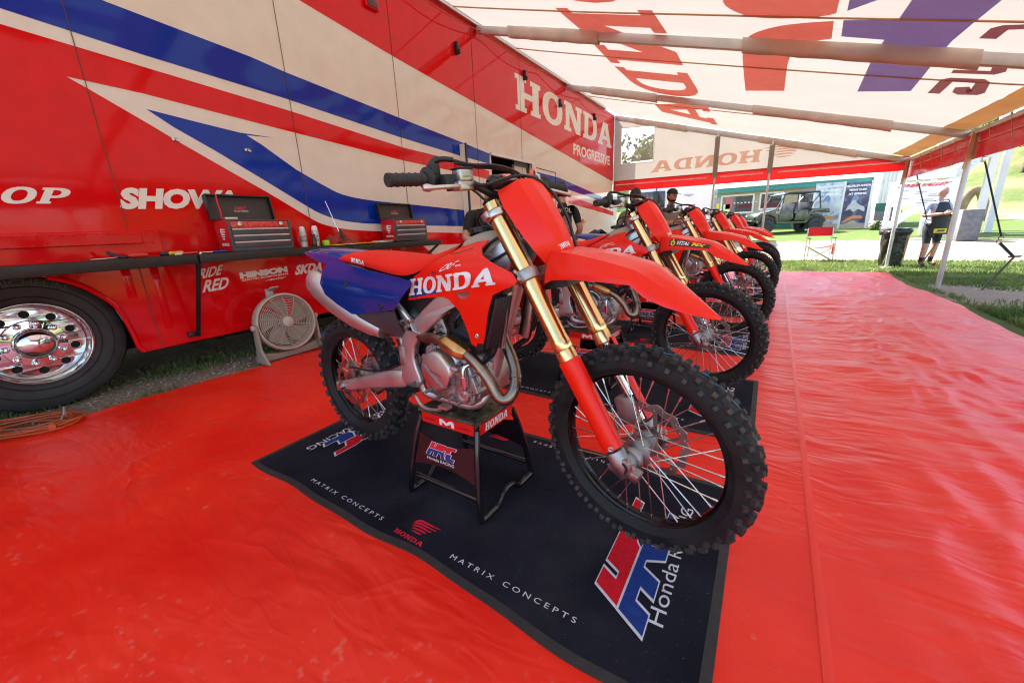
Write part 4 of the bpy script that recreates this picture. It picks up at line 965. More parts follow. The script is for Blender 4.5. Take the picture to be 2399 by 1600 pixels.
    mb = MB(); mb.box((.80, -.11, .655), (.12, .015, .028), Matrix.Rotation(R(15), 3, 'Y')); mb.tube(catmull([(.70, -.095, .69), (.72, -.11, .63), (.70, -.115, .60), (.66, -.11, .585)], 5), .008, 8); mb.tube(catmull([(.88, -.07, .80), (.83, -.11, .74), (.80, -.09, .70)], 5), .007, 8); mb.tube(catmull([(.60, -.118, .58), (.625, -.12, .555), (.60, -.118, .53), (.575, -.115, .54)], 5, True), .003, 6, closed=True); B(mb, 'engine_hoses', HOSE, eng)
    # gear side: sprocket, chain, pegs
    mb = MB(); mb.lathe([(.02, 0), (.095, 0), (.105, .002), (.095, .004), (.02, .004)], (0, .062, .33), (0, 1, 0), 48); B(mb, 'sprocket', ALU, smooth=30)
    mb = MB(); mb.tube([(-.02, .064, .436), (.25, .064, .475), (.56, .064, .52), (.59, .064, .49), (.56, .064, .455), (.25, .064, .35), (.02, .064, .225), (-.07, .064, .25), (-.105, .064, .33), (-.07, .064, .41)], .0075, 6, closed=True); B(mb, 'chain', mat('chain_steel', (.10, .09, .08), .45, .9, var=.3, vscale=90))
    for s in (-1, 1):
        mb = MB(); mb.box((.545, s*.155, .415), (.045, .07, .010)); 
        for k in range(6): mb.box((.525+.008*k, s*.155, .424), (.003, .066, .012))
        mb.cyl((.56, s*.10, .408), (.55, s*.13, .412), .011, n=8); B(mb, 'foot_peg', BLKMET, bevel=.001)
    mb = MB(); mb.tube(catmull([(.555, -.125, .40), (.63, -.150, .365), (.72, -.160, .372), (.765, -.160, .395)], 5), .007, 8); mb.box((.775, -.163, .400), (.045, .03, .012)); B(mb, 'brake_pedal', ALU)
    mb = MB(); mb.box((.515, -.118, .56), (.030, .026, .085)); mb.cyl((.515, -.118, .60), (.512, -.118, .635), .011, n=12); mb.cyl((.517, -.118, .52), (.52, -.118, .475), .006, n=8); mb.box((.500, -.118, .635), (.04, .02, .012)); B(mb, 'rear_master_cylinder', CAST, bevel=.003)
    # ---------------- exhaust
    hp = [(.92, -.02, .74), (.965, -.03, .70), (.998, -.045, .648), (1.036, -.062, .595), (1.060, -.082, .553), (1.074, -.112, .512), (1.062, -.140, .480), (1.030, -.150, .488), (.994, -.152, .546), (.950, -.152, .592), (.902, -.148, .620)]
    mb = MB(); mb.tube(catmull(hp, 6), .0205, 16); ex = B(mb, 'exhaust_header', PIPE, smooth=60)
    for p, q in (((1.062, -.085, .549), (1.067, -.094, .538)), ((.972, -.152, .571), (.962, -.152, .581))): mb = MB(); mb.cyl(p, q, .0232, n=18); B(mb, 'pipe_band', PIPE, ex)
    mb = MB(); mb.tube(catmull([(.782, -.132, .654), (.72, -.122, .658), (.65, -.110, .652), (.55, -.10, .655), (.40, -.105, .655)], 5), .023, 14); B(mb, 'link_pipe', PIPE, ex)
    mb = MB(); d = (Vector((.772, -.130, .660))-Vector((.902, -.148, .620))); u = d.normalized(); a, b = mb.frame(u, (0, 1, 0)); rings = []
    for t, w_, h_ in ((0, .020, .020), (.18, .028, .036), (.30, .030, .040), (.78, .030, .040), (.90, .026, .032), (1.0, .021, .022)):
        c = Vector((.902, -.148, .620))+d*t; rings.append([c+a*(w_*x_*1.0)+b*(h_*y_) for x_, y_ in ((-1, -.45), (-.45, -1), (.45, -1), (1, -.45), (1, .45), (.45, 1), (-.45, 1), (-1, .45))])
    mb.loft(rings); B(mb, 'resonator_box', TITAN, ex, bevel=.003)
    mu = [(-.098, .872, .030), (-.094, .870, .046), (-.075, .860, .060), (-.03, .834, .068), (.10, .768, .072), (.22, .714, .064), (.32, .678, .050), (.40, .655, .034)]
    mb = MB(); mb.tube([(x, -.118, z) for x, z, r_ in mu], [r_ for x, z, r_ in mu], 22, sx=.78, up=(0, 0, 1)); mf = B(mb, 'muffler', MUFF, smooth=45)
    mb = MB(); mb.cyl((-.097, -.118, .871), (-.112, -.118, .878), .022, n=18); mb.cyl((-.108, -.118, .876), (-.114, -.118, .879), .018, n=16, mi=1); B(mb, 'muffler_tip', [MUFF, DARK], mf)
    mb = MB()
    for x, z, k in ((-.045, .868, 0), (-.058, .835, 1), (-.055, .800, 2), (.33, .66, 3)): 
        yy = -.160 if k in (0,) else (-.164 if k == 1 else -.150 if k == 2 else -.148)
        mb.sphere((x, yy, z), (.0045, .003, .0045), 5)
    B(mb, 'rivets', STEEL, mf)
    # ---------------- bodywork
    plate = [(.140, .958), (.252, .948), (.450, .914), (.655, .880), (.660, .866), (.600, .810), (.552, .764), (.40, .744), (.264, .729), (.165, .766), (.082, .808), (.068, .858), (.100, .918)]
    plate = cat2(plate, 1, True)
    for s in (1, -1):
        mb = MB(); cdt_holes(mb, plate, lambda x, z: (x, s*sp_y(x, z), z), .028); sp = B(mb, 'side_plate', BLUE_PL, solid=.004, smooth=50, off=0)
        if s > 0:
            for x, z in ((.27, .862), (.475, .776)):
                mb = MB(); mb.lathe([(.011, .002), (.013, .004), (.011, .006), (.006, .006), (.004, .003), (0, .003)], (x, sp_y(x, z)+.001, z), (0, -1, 0), 16); B(mb, 'plate_bolt', BLK_PL, sp)
        mb = MB(); cdt_holes(mb, [(.262, .727), (.40, .742), (.532, .757), (.540, .70), (.553, .630), (.545, .612), (.515, .618), (.46, .65), (.36, .69)], lambda x, z: (x, s*(sp_y(x, z)+.012+.03*sstep(.72, .62, z)), z), .03); B(mb, 'lower_cover', GREY_PL, solid=.004, smooth=50, off=0)
    # seat
    st = [(.085, .972, .060, .090, .960), (.13, .982, .085, .108, .955), (.22, .992, .098, .120, .950), (.35, .983, .105, .128, .930), (.49, .968, .108, .132, .905), (.60, .960, .108, .134, .888), (.69, .964, .102, .130, .912), (.79, .990, .090, .118, .956), (.86, 1.012, .070, .095, .992)]
    rings = []
    for x, zt, w1, w2, zb in st:
        half = [(w2, zb), (w2+.002, zb+.35*(zt-zb)), (w1+.008, zb+.72*(zt-zb)), (w1*.86, zt-.006), (w1*.55, zt), (0, zt+.002)]
        rings.append([Vector((x, y, z)) for y, z in half]+[Vector((x, -y, z)) for y, z in half[-2::-1]])
    mb = MB(); mb.loft(rings, False, False); fs0 = len(mb.v); 
    mb.add(rings[0], [tuple(range(len(rings[0])))])
    seat = B(mb, 'seat', RED_SEAT, sub=1, smooth=60)
    mb = MB()
    def seat_y(x, z):
        for a, b in zip(st[:-1], st[1:]):
            if a[0] <= x <= b[0]:
                t = (x-a[0])/(b[0]-a[0]); zt, w1, w2, zb = [a[i]+(b[i]-a[i])*t for i in (1, 2, 3, 4)]; k = (z-zb)/(zt-zb)
                return -(w2+.0035) if k < .35 else -(w2+.002+(w1+.006-w2)*(k-.35)/.37+.0035)
        return -.13
    slab(mb, 'HONDA', lambda u, v: (.255+.098*u, seat_y(.255+.098*u, .950-.014*u+.017*v)-.001, .950-.014*u+.017*v)); B(mb, 'lettering', WHITE, seat, smooth=None)
    # tail
    tl = [(.30, .972, .105, .95), (.20, .984, .108, .948), (.10, .994, .108, .946), (0, 1.002, .104, .940), (-.08, 1.006, .096, .956), (-.17, 1.005, .080, .978), (-.25, 1.000, .056, .992), (-.275, .997, .040, .993)]
    rings = [[Vector((x, y, z)) for y, z in ((-w, zb), (-w*.93, zb+(zt-zb)*.55), (-w*.66, zt-.005), (-w*.3, zt), (0, zt+.002), (w*.3, zt), (w*.66, zt-.005), (w*.93, zb+(zt-zb)*.55), (w, zb))] for x, zt, w, zb in tl]
    mb = MB(); mb.loft(rings, False, False); B(mb, 'rear_fender', BLUE_PL, solid=.003, smooth=50, off=0)
    # shrouds
    shp = [(.600, .800), (.655, .892), (.750, .928), (.830, .962), (.903, .994), (.960, 1.008), (1.004, 1.010), (.992, .988), (1.012, .966), (1.053, .949), (1.133, .913), (1.152, .890), (1.146, .880), (1.097, .862), (1.057, .845), (1.029, .778), (1.004, .707), (.981, .655), (.968, .654), (.936, .668), (.926, .733), (.908, .786), (.862, .822), (.826, .829), (.70, .814)]
    hole = [(.897, .846), (.970, .853), (.950, .829), (.918, .827)]
    for s in (1, -1):
        mb = MB(); cdt_holes(mb, shp, lambda x, z: (x, s*sh_y(x, z), z), .022, [hole]); sh = B(mb, 'shroud', RED_PL, solid=.004, smooth=40, off=0)
        mb = MB(); f = lambda d: (lambda x, z: (x, s*(sh_y(x, z)-.0027-d), z))
        # blue flash under the word, then the word itself
        cdt_holes(mb, [(.612, .807), (.70, .824), (.81, .842), (.775, .852), (.66, .852), (.636, .838)], f(0), .03); B(mb, 'blue_flash', BLUE_PR, sh, fix=False)
        mb = MB(); x0, x1 = (.610, 1.078)
        def wmap(u, v):
            uu = u if s > 0 else 1-u
            x = x0+(x1-x0)*uu; base = .818+.062*uu; h = .064-.010*uu
            xx = x+.020*v*(1 if uu < .9 else .2); z = base+h*v
            return (xx, s*(sh_y(xx, z)-.0036), z)
        slab_fine(mb, 'HONDA', wmap, .022); B(mb, 'lettering', WHITE, sh, fix=False, smooth=None)
        mb = MB(); text(mb, 'CRF', lambda u, v: f(.001)(.826+.090*u+.012*v, .914+.020*u+.020*v), .015, .25); text(mb, '450R', lambda u, v: f(.001)(.912+.028*u, .933+.004*u+.006*v), .01); B(mb, 'lettering', WHITE, sh, fix=False, smooth=None)
        mb = MB(); text(mb, 'HRC', lambda u, v: f(.001)(.786+.030*u, .905+.005*u+.009*v), .03, .2); B(mb, 'lettering', BLUE_PR, sh, fix=False, smooth=None)
        for x, z in ((.672, .868), (.968, .70)):
            mb = MB(); mb.lathe([(.009, 0), (.010, .003), (.006, .004), (.005, .002), (0, .002)], (x, s*(sh_y(x, z)-.001), z), (0, -s, 0), 14); B(mb, 'shroud_bolt', STEEL if z < .8 else BLK_PL, sh)
        # groove between tank cover and shroud
        mb = MB(); q = [(.862, .972), (.90, .975), (.955, .988)]; mb.tube([(x, s*(sh_y(x, z)-.0015), z) for x, z in q], .0022, 5); B(mb, 'groove', BLK_PL, sh)
    # tank cover bridging the shrouds, tank and cap
    tk = [(.78, .975, .075), (.83, 1.005, .085), (.88, 1.035, .085), (.93, 1.045, .080), (.98, 1.043, .072), (1.01, 1.030, .065), (1.03, 1.0, .06)]
    rings = [[Vector((x, y, z)) for y, z in ((-.105, .93), (-w-.012, zt-.045), (-w*.85, zt-.014), (-w*.45, zt), (w*.45, zt), (w*.85, zt-.014), (w+.012, zt-.045), (.105, .93))] for x, zt, w in tk]
    mb = MB(); mb.loft(rings, True, True); tank = B(mb, 'fuel_tank', TANK, sub=1, smooth=70)
    mb = MB(); mb.lathe([(.040, 0), (.043, .003), (.043, .016), (.040, .020), (.02, .022), (0, .022)], (.893, -.005, 1.036), (-.10, 0, 1), 28)
    for k in range(14): a = 2*math.pi*k/14; mb.box((.893+.043*math.cos(a), -.005+.043*math.sin(a), 1.045), (.006, .006, .014), Matrix.Rotation(a, 3, 'Z'))
    cap = B(mb, 'fuel_cap', BLK_PL, tank)
    mb = MB(); mb.tube(catmull([(.893, -.005, 1.056), (.90, -.03, 1.085), (.935, -.04, 1.105), (.98, -.03, 1.10), (1.0, -.01, 1.08)], 5), .0045, 7); B(mb, 'breather_hose', HOSE, cap)
    mb = MB(); mb.tube(catmull([(.955, -.096, .968), (1.00, -.090, 1.005), (1.052, -.062, 1.035)], 5), .006, 6); mb.tube(catmull([(1.00, -.10, .942), (1.05, -.085, .968), (1.085, -.06, .985)], 5), .005, 6); B(mb, 'wiring', HOSE)
    # ---------------- radiators
    for s in (-1, 1):
        mb = MB(); v = [Vector((1.046, -.160, .834)), Vector((1.050, -.072, .834)), Vector((1.004, -.072, .650)), Vector((.986, -.160, .650))]
        v = [Vector((p.x, p.y*-s, p.z)) for p in v]; bk = [p+Vector((-.030, 0, 0)) for p in v]
        mb.add(v+bk, [(0, 1, 2, 3), (7, 6, 5, 4), (0, 4, 5, 1), (1, 5, 6, 2), (2, 6, 7, 3), (3, 7, 4, 0)]); rd = B(mb, 'radiator', mat('radiator_dark', (.02, .02, .021), .5, .5, var=.3, vscale=120), smooth=None)
        for k in range(5):
            t = (k+.5)/5; a = v[0].lerp(v[1], t); b = v[3].lerp(v[2], t); mb = MB(); mb.bar(a+Vector((.008, 0, -.004)), b+Vector((.008, 0, .004)), .013, .006, up=(1, -.8*s*-1, 0)); B(mb, 'louvre', BLK_PL, rd, bevel=.001)
        mb = MB(); mb.bar(v[1]+Vector((-.005, s*.006, .01)), v[2]+Vector((-.005, s*.006, -.01)), .02, .03, up=(1, 0, 0)); B(mb, 'radiator_tank', ALU, rd, bevel=.006)
        mb = MB(); mb.tube(catmull([(1.0, s*.11, .655), (.985, s*.11, .625), (.95, s*.10, .60), (.92, s*.09, .575)], 5), .012, 8); B(mb, 'radiator_hose', HOSE, rd)
    # ---------------- fork
    ft = Vector((1.0325, 0, 1.130)); fd = Vector((.5556, 0, -1)).normalized()
    def fp(z): return ft+fd*((1.130-z)/-fd.z)
    for s in (-1, 1):
        Y = Vector((0, s*.105, 0))
        mb = MB(); mb.lathe([(.0, -.012), (.020, -.012), (.0275, -.006), (.0275, .05), (.0270, .23), (.0295, .26), (.0295, .47), (.0310, .475), (.0310, .50), (.0290, .505), (.0305, .512), (.0310, .545), (.028, .55), (.0, .55)], fp(1.122)+Y, fd, 36)
        fk = S(mb, 'fork_tube', GOLD, smooth=30)
        mb = MB(); mb.lathe([(0, -.002), (.016, -.002), (.018, 0), (.026, .004)], fp(1.140)+Y, fd, 24); S(mb, 'fork_cap', mat('dark_fork_cap', (.08, .07, .07), .3, .8), fk)
        mb = MB(); mb.cyl(fp(.66)+Y, fp(.395)+Y, .0235, n=24); S(mb, 'fork_slider', CHROME, fk)
        # guard wraps the front and the outer side of the slider
        rings = []; n = 9
        for i in range(n+1):
            t = i/n; z = .652-(.652-.392)*t; c = fp(z)+Y; k = .0325-.001*t+(.004 if t < .12 else 0); pts = []
            a0, a1 = (R(-38), R(128)) if t > .15 else (R(-12), R(112))
            for j in range(9):
                a = a0+(a1-a0)*j/8; nrm = fd.cross(Vector((0, 1, 0))); 
                pts.append(c+Vector((0, s*1.0, 0))*(math.sin(a)*k)+(-nrm if nrm.x < 0 else nrm)*(math.cos(a)*k))
            rings.append(pts)
        mb = MB(); mb.loft(rings, False, False); gd = S(mb, 'fork_guard', RED_PL, fk, solid=.004, smooth=50, off=0)
        mb = MB(); c = fp(.405)+Y+Vector((.016, s*.029, 0)); mb.lathe([(.010, 0), (.010, .005), (.006, .006), (.004, .004), (0, .004)], c, (.3, s, .0), 12); S(mb, 'guard_bolt', STEEL, gd)
        # lug
        mb = MB(); c = fp(.385)+Y; e = fp(.318)+Y; mb.tube([c, fp(.35)+Y, e], [.030, .031, .024], 18); mb.cyl(Vector((1.481, s*.079, .345)), Vector((1.481, s*.125, .345)), .029, n=24); mb.box(Vector((1.468, s*.103, .335)), (.06, .04, .055), Matrix.Rotation(R(30), 3, 'Y')); mb.box(Vector((1.505, s*.104, .325)), (.05, .038, .030), Matrix.Rotation(R(20), 3, 'Y'))
        S(mb, 'axle_lug', CAST, fk, bevel=.005)
        mb = MB(); mb.lathe([(.0195, 0), (.0195, .003), (.013, .003), (.012, -.02), (0, -.02)], Vector((1.481, s*.125, .345)), (0, s, 0), 20, mi=0); S(mb, 'axle_end', STEEL if s > 0 else DARK, fk)
        mb = MB()
        for dx, dz in ((.018, -.016), (.034, -.026)): mb.cyl(Vector((1.481+dx, s*.118, .345+dz+.03)), Vector((1.481+dx-.004, s*.118, .345+dz+.044)), .006, n=8)
        S(mb, 'pinch_bolts', STEEL, fk)
    # clamps
    for z, hh, nm, wd in ((1.092, .030, 'top_clamp', .012), (.905, .042, 'bottom_clamp', .016)):
        mb = MB(); c = fp(z); nrm = Vector((-fd.z, 0, fd.x))
        for s in (-1, 1):
            mb.lathe([(.030, -hh/2), (.038, -hh/2+.004), (.038, hh/2-.004), (.030, hh/2)], c+Vector((0, s*.105, 0)), fd, 28, True)
            mb.box(c+Vector((-.010, s*.142, 0)), (.030, .018, hh*.8), Matrix.Rotation(R(-29), 3, 'Y'))
        mb.box(c+Vector((-.028, 0, -.010)), (.060, .16, hh*.8), Matrix.Rotation(R(-29), 3, 'Y')); cl = S(mb, nm, CAST if z < 1 else ALU, bevel=.004)
        mb = MB()
        for k in (-.3, .3): 
            if z < 1: mb.cyl(c+fd*(k*.04)+Vector((-.035, -.150, -.006)), c+fd*(k*.04)+Vector((.0, -.152, .01)), .0065, n=10)
        if z < 1: S(mb, 'clamp_bolts', STEEL, cl)
    # number plate
    def plate_pt(u, v, d=0.0):
        ks = ((0, .098), (.06, .106), (.22, .114), (.62, .098), (.80, .084), (1, .050)); w = .04
        for (a, wa), (b, wb) in zip(ks[:-1], ks[1:]):
            if a <= v <= b: w = wa+(wb-wa)*(v-a)/(b-a); break
        q = 2*u-1; y = w*q
        c = Vector((1.094, 0, 1.183)).lerp(Vector((1.236, 0, .953)), v)
        bul = .018-.050*max(0, (abs(q)-.50)/.50)-.006*abs(q)+.010*math.sin(v*math.pi)*(1-abs(q))
        p = c+Vector((.84, 0, .54))*(bul+d); p.y = y; p.z -= .012*max(0, v-.8)/.2*abs(q); return p
    mb = MB(); mb.grid(24, 18, lambda u, v: plate_pt(u, v)); npl = S(mb, 'number_plate', RED_PL, solid=.003, smooth=24, off=0)
    mb = MB(); slab(mb, 'HONDA', lambda u, v: plate_pt(.10+.52*u, .93-.055*v-.01*u, .0028)); S(mb, 'lettering', WHITE, npl, smooth=None)
    mb = MB(); p = plate_pt(.86, .17, .001); mb.lathe([(.012, 0), (.010, .002), (0, .001)], p, (.84, .3, .54), 14); S(mb, 'plate_hole', mat('red_dark_recess', (.25, .008, .006), .5), npl)
    # front fender
    fs = [  # x, ridge z, shoulder half width, shoulder z, edge half width, edge z
        (1.195, .950, .050, .945, .072, .868), (1.215, .974, .056, .970, .090, .880), (1.245, .976, .060, .972, .096, .892), (1.318, .968, .066, .963, .104, .898), (1.41, .951, .070, .945, .106, .896), (1.495, .930, .068, .922, .100, .890), (1.530, .914, .064, .902, .092, .858), (1.58, .882, .054, .866, .074, .832), (1.635, .842, .036, .828, .050, .812), (1.678, .806, .014, .800, .022, .797), (1.692, .795, .003, .794, .005, .793)]
    rings = [[Vector((x, y, z)) for y, z in ((-we, ze), (-we*.97, ze+.30*(zs-ze)), (-ws, zs), (-ws*.45, zr-.004), (0, zr), (ws*.45, zr-.004), (ws, zs), (we*.97, ze+.30*(zs-ze)), (we, ze))] for x, zr, ws, zs, we, ze in fs]
    mb = MB(); mb.loft(rings, False, False); fen = S(mb, 'front_fender', RED_PL, solid=.0035, smooth=28, off=0)
    mb = MB(); mb.box(fp(.89)+Vector((.06, 0, -.02)), (.10, .12, .02), Matrix.Rotation(R(-10), 3, 'Y')); S(mb, 'fender_mount', BLK_PL, fen)
    # ---------------- handlebar
    half = [(1.030, 0, 1.150), (1.030, -.055, 1.150), (1.028, -.095, 1.160), (1.012, -.150, 1.188), (.985, -.205, 1.206), (.966, -.255, 1.212), (.955, -.30, 1.213), (.953, -.405, 1.211)]
    pts = [(x, -y, z) for x, y, z in reversed(half[1:])]+half
    mb = MB(); mb.tube(catmull(pts, 4), .0125, 14); hb = S(mb, 'handlebar', BLK_PL)
    for s in (-1, 1):
        mb = MB(); prof = [(.0, .0), (.018, .0), (.0185, .004)]
        L = .135
        for k in range(18):
            h = .006+L*.93*k/18; prof += [(.0165, h), (.0178 if k % 3 else .0192, h+.003), (.0165, h+.0055)]
        prof += [(.020, L-.010), (.034, L-.006), (.035, L-.001), (.030, L+.004), (.016, L+.004)]
        mb.lathe(prof, Vector((.953, s*.410, 1.211)), Vector((.002, -s, .002)), 20); S(mb, 'grip', RUBBER, hb, smooth=50)
    # throttle housing, brake lever, reservoir
    mb = MB(); c = Vector((.956, -.262, 1.214)); mb.cyl(c+Vector((0, -.014, 0)), c+Vector((0, .018, 0)), .024, n=18); mb.box(c+Vector((.012, .002, .022)), (.026, .028, .030)); mb.tube(catmull([c+Vector((.0, -.004, .026)), c+Vector((.006, .012, .046)), c+Vector((.020, .034, .050)), c+Vector((.034, .062, .046))], 5), [.011]*8+[.008]*8, 10); mb.box(c+Vector((.030, .030, -.010)), (.05, .045, .03)); mb.cyl(c+Vector((.032, .034, -.012)), c+Vector((.034, .034, -.040)), .010, n=10)
    S(mb, 'throttle_housing', BLK_PL, hb, bevel=.004)
    mb = MB(); mb.tube(catmull([(1.020, -.215, 1.184), (1.024, -.25, 1.184), (1.016, -.30, 1.183), (1.004, -.335, 1.184)], 6), [.0075]*4+[.0065]*9+[.007, .0085, .0105, .011, .010, .008], 12, sx=1.0); S(mb, 'brake_lever', ALU, hb)
    mb = MB(); mb.box((1.012, -.190, 1.214), (.040, .052, .034)); mb.box((1.012, -.190, 1.186), (.030, .058, .028)); mb.cyl((1.000, -.225, 1.186), (1.0, -.150, 1.190), .015, n=14); mb.cyl((.995, -.185, 1.190), (.985, -.185, 1.200), .02, n=14); S(mb, 'master_cylinder', ALU, hb, bevel=.005)
    mb = MB(); mb.box((1.012, -.190, 1.233), (.044, .056, .006)); S(mb, 'reservoir_lid', BLK_PL, hb, bevel=.003)
    mb = MB(); text(mb, 'NISSIN', lambda u, v: (1.0335, -.208+.034*u, 1.206+.007*v), .01); S(mb, 'lettering', CAST, hb, smooth=None)
    # clutch side
    mb = MB(); mb.box((.985, .205, 1.200), (.055, .06, .03)); mb.cyl((.972, .235, 1.208), (.972, .195, 1.206), .021, n=16); mb.cyl((1.0, .18, 1.21), (1.0, .18, 1.235), .012, n=14, mi=1); S(mb, 'clutch_perch', [BLK_PL, ALU], hb, bevel=.004)
    mb = MB(); mb.tube(catmull([(1.005, .235, 1.186), (1.015, .28, 1.182), (1.010, .34, 1.180), (1.0, .385, 1.182)], 6), [.007]*15+[.0085, .010, .0105, .008], 12); S(mb, 'clutch_lever', ALU, hb)
    mb = MB(); mb.tube(catmull([(1.0, .170, 1.21), (1.02, .14, 1.235), (1.045, .10, 1.232), (1.07, .05, 1.205), (1.075, .02, 1.165), (1.06, .01, 1.10)], 6), .004, 7); S(mb, 'clutch_cable', RED_PL, hb)
    # bar clamps and crossbar pad
    mb = MB()
    for s in (-1, 1): mb.box((1.028, s*.05, 1.140), (.05, .04, .05)); mb.box((1.03, s*.05, 1.166), (.044, .04, .014))
    S(mb, 'bar_clamp', CAST, hb, bevel=.005)
    mb = MB(); mb.tube([(1.044, -.115, 1.185), (1.046, -.105, 1.190), (1.048, 0, 1.190), (1.046, .105, 1.190), (1.044, .115, 1.185)], [.014, .022, .023, .022, .014], 14, sx=1.0); pad = S(mb, 'bar_pad', BLK_PL, hb)
    mb = MB(); mb.grid(10, 5, lambda u, v: (1.048+.0238*math.sin(.25+1.25*v), -.075+.15*u, 1.190+.0238*math.cos(.25+1.25*v))); S(mb, 'pad_panel', RED_PL, pad, fix=False)
    mb = MB(); tmp = MB(); text(tmp, 'RENTHAL', lambda u, v: (u, v, 0), .03)
    mb.add([(1.048+.0248*math.sin(1.40-1.0*v.y), -.062+.124*v.x, 1.190+.0248*math.cos(1.40-1.0*v.y)) for v in tmp.v], tmp.f); S(mb, 'lettering', WHITE, pad, smooth=None)
    # hoses
    mb = MB(); mb.tube(catmull([(1.030, -.155, 1.186), (1.062, -.14, 1.183), (1.085, -.08, 1.197), (1.098, -.02, 1.203), (1.112, .04, 1.188), (1.130, .085, 1.150), (1.148, .11, 1.105), (1.165, .127, 1.05), (1.180, .13, .99), (1.20, .145, .90), (1.225, .150, .79), (1.27, .150, .705), (1.325, .148, .605), (1.36, .13, .55), (1.41, .12, .44)], 6), .0052, 8); bh = S(mb, 'front_brake_hose', HOSE)
    mb = MB(); mb.tube(catmull([(.992, -.200, 1.258), (1.03, -.165, 1.242), (1.065, -.11, 1.236), (1.088, -.06, 1.222), (1.088, 0, 1.195), (1.06, .04, 1.15), (1.03, .03, 1.05), (.98, .02, .95)], 6), .0045, 8); mb.tube(catmull([(.992, -.200, 1.252), (1.03, -.160, 1.236), (1.06, -.10, 1.228), (1.082, -.05, 1.212), (1.08, .0, 1.18), (1.05, .03, 1.10)], 6), .0045, 8); mb.tube(catmull([(1.0, -.165, 1.185), (1.02, -.15, 1.165), (1.035, -.12, 1.135), (1.05, -.08, 1.125), (1.05, -.02, 1.12)], 6), .004, 7); S(mb, 'throttle_cables', HOSE)
    mb = MB(); mb.box((1.345, .128, .575), (.022, .03, .05), Matrix.Rotation(R(-29), 3, 'Y')); S(mb, 'hose_clamp', STEEL, bh, bevel=.003)
    mb = MB(); mb.box((1.40, .085, .425), (.07, .05, .10), Matrix.Rotation(R(-20), 3, 'Y')); S(mb, 'front_caliper', CAST, bevel=.01)
    return root
bike1 = make_bike()
bake_all(tree(bike1))

# ================================================================== mats, stands and the row of bikes
CARPET = mat('navy_carpet', (0.008, 0.008, 0.013), 0.95, vscale=3.0, col2=(0.016, 0.016, 0.025), bump=0.8, bscale=600, spec=.12, bdist=.0015)
EDGE = mat('black_mat_edging', (0.022, 0.020, 0.018), 0.7, var=.25, vscale=30, bump=.3, bscale=150)
C_RED = mat('carpet_red', (0.62, 0.012, 0.022), 0.9, var=.10, vscale=60, bump=.6, bscale=600, spec=.1)
C_BLUE = mat('carpet_blue', (0.018, 0.045, 0.20), 0.9, var=.12, vscale=60, bump=.6, bscale=600, spec=.1)
C_WHITE = mat('carpet_white', (0.62, 0.60, 0.60), 0.9, var=.08, vscale=60, spec=.1)
C_PINK = mat('carpet_crimson', (0.60, 0.020, 0.045), 0.9, var=.1, spec=.1)
def add_lint(m, amount=.765, scale=240.0, col=(.20, .19, .18)):
    nt = m.node_tree; N = nt.nodes; L = nt.links; b = N['Principled BSDF']; src = b.inputs['Base Color'].links[0].from_socket
    tc = N.new('ShaderNodeTexCoord'); n = N.new('ShaderNodeTexNoise'); n.inputs['Scale'].default_value = scale; n.inputs['Detail'].default_value = 1.0; L.new(tc.outputs['Object'], n.inputs['Vector'])
    r_ = N.new('ShaderNodeValToRGB'); r_.color_ramp.elements[0].position = amount; r_.color_ramp.elements[1].position = amount+.03; L.new(n.outputs['Fac'], r_.inputs[0])
    n2 = N.new('ShaderNodeTexNoise'); n2.inputs['Scale'].default_value = 2.2; n2.inputs['Detail'].default_value = 6; L.new(tc.outputs['Object'], n2.inputs['Vector'])
    r2 = N.new('ShaderNodeMapRange'); r2.inputs[1].default_value = .5; r2.inputs[2].default_value = .8; r2.inputs[4].default_value = .10; L.new(n2.outputs['Fac'], r2.inputs[0])
    ad = N.new('ShaderNodeMath'); ad.operation = 'MAXIMUM'; L.new(r_.outputs[0], ad.inputs[0]); L.new(r2.outputs[0], ad.inputs[1])
    mx = N.new('ShaderNodeMixRGB'); L.new(ad.outputs[0], mx.inputs[0]); L.new(src, mx.inputs[1]); mx.inputs[2].default_value = (*col, 1); L.new(mx.outputs[0], b.inputs['Base Color'])
add_lint(CARPET)
MX, MY, ML, MW = -1.09, 1.29, 2.18, .975
def mat_h(x, y):
    """gentle rise and curl of the carpet, x y measured from its centre"""
    e = min(ML/2-abs(x), MW/2-abs(y))
    return .0062+.0028*noise.noise((x*2.1, y*2.4, 7))+.004*(1-sstep(0, .10, e))*max(0, noise.noise((x*3.4, y*3.4, 2)))
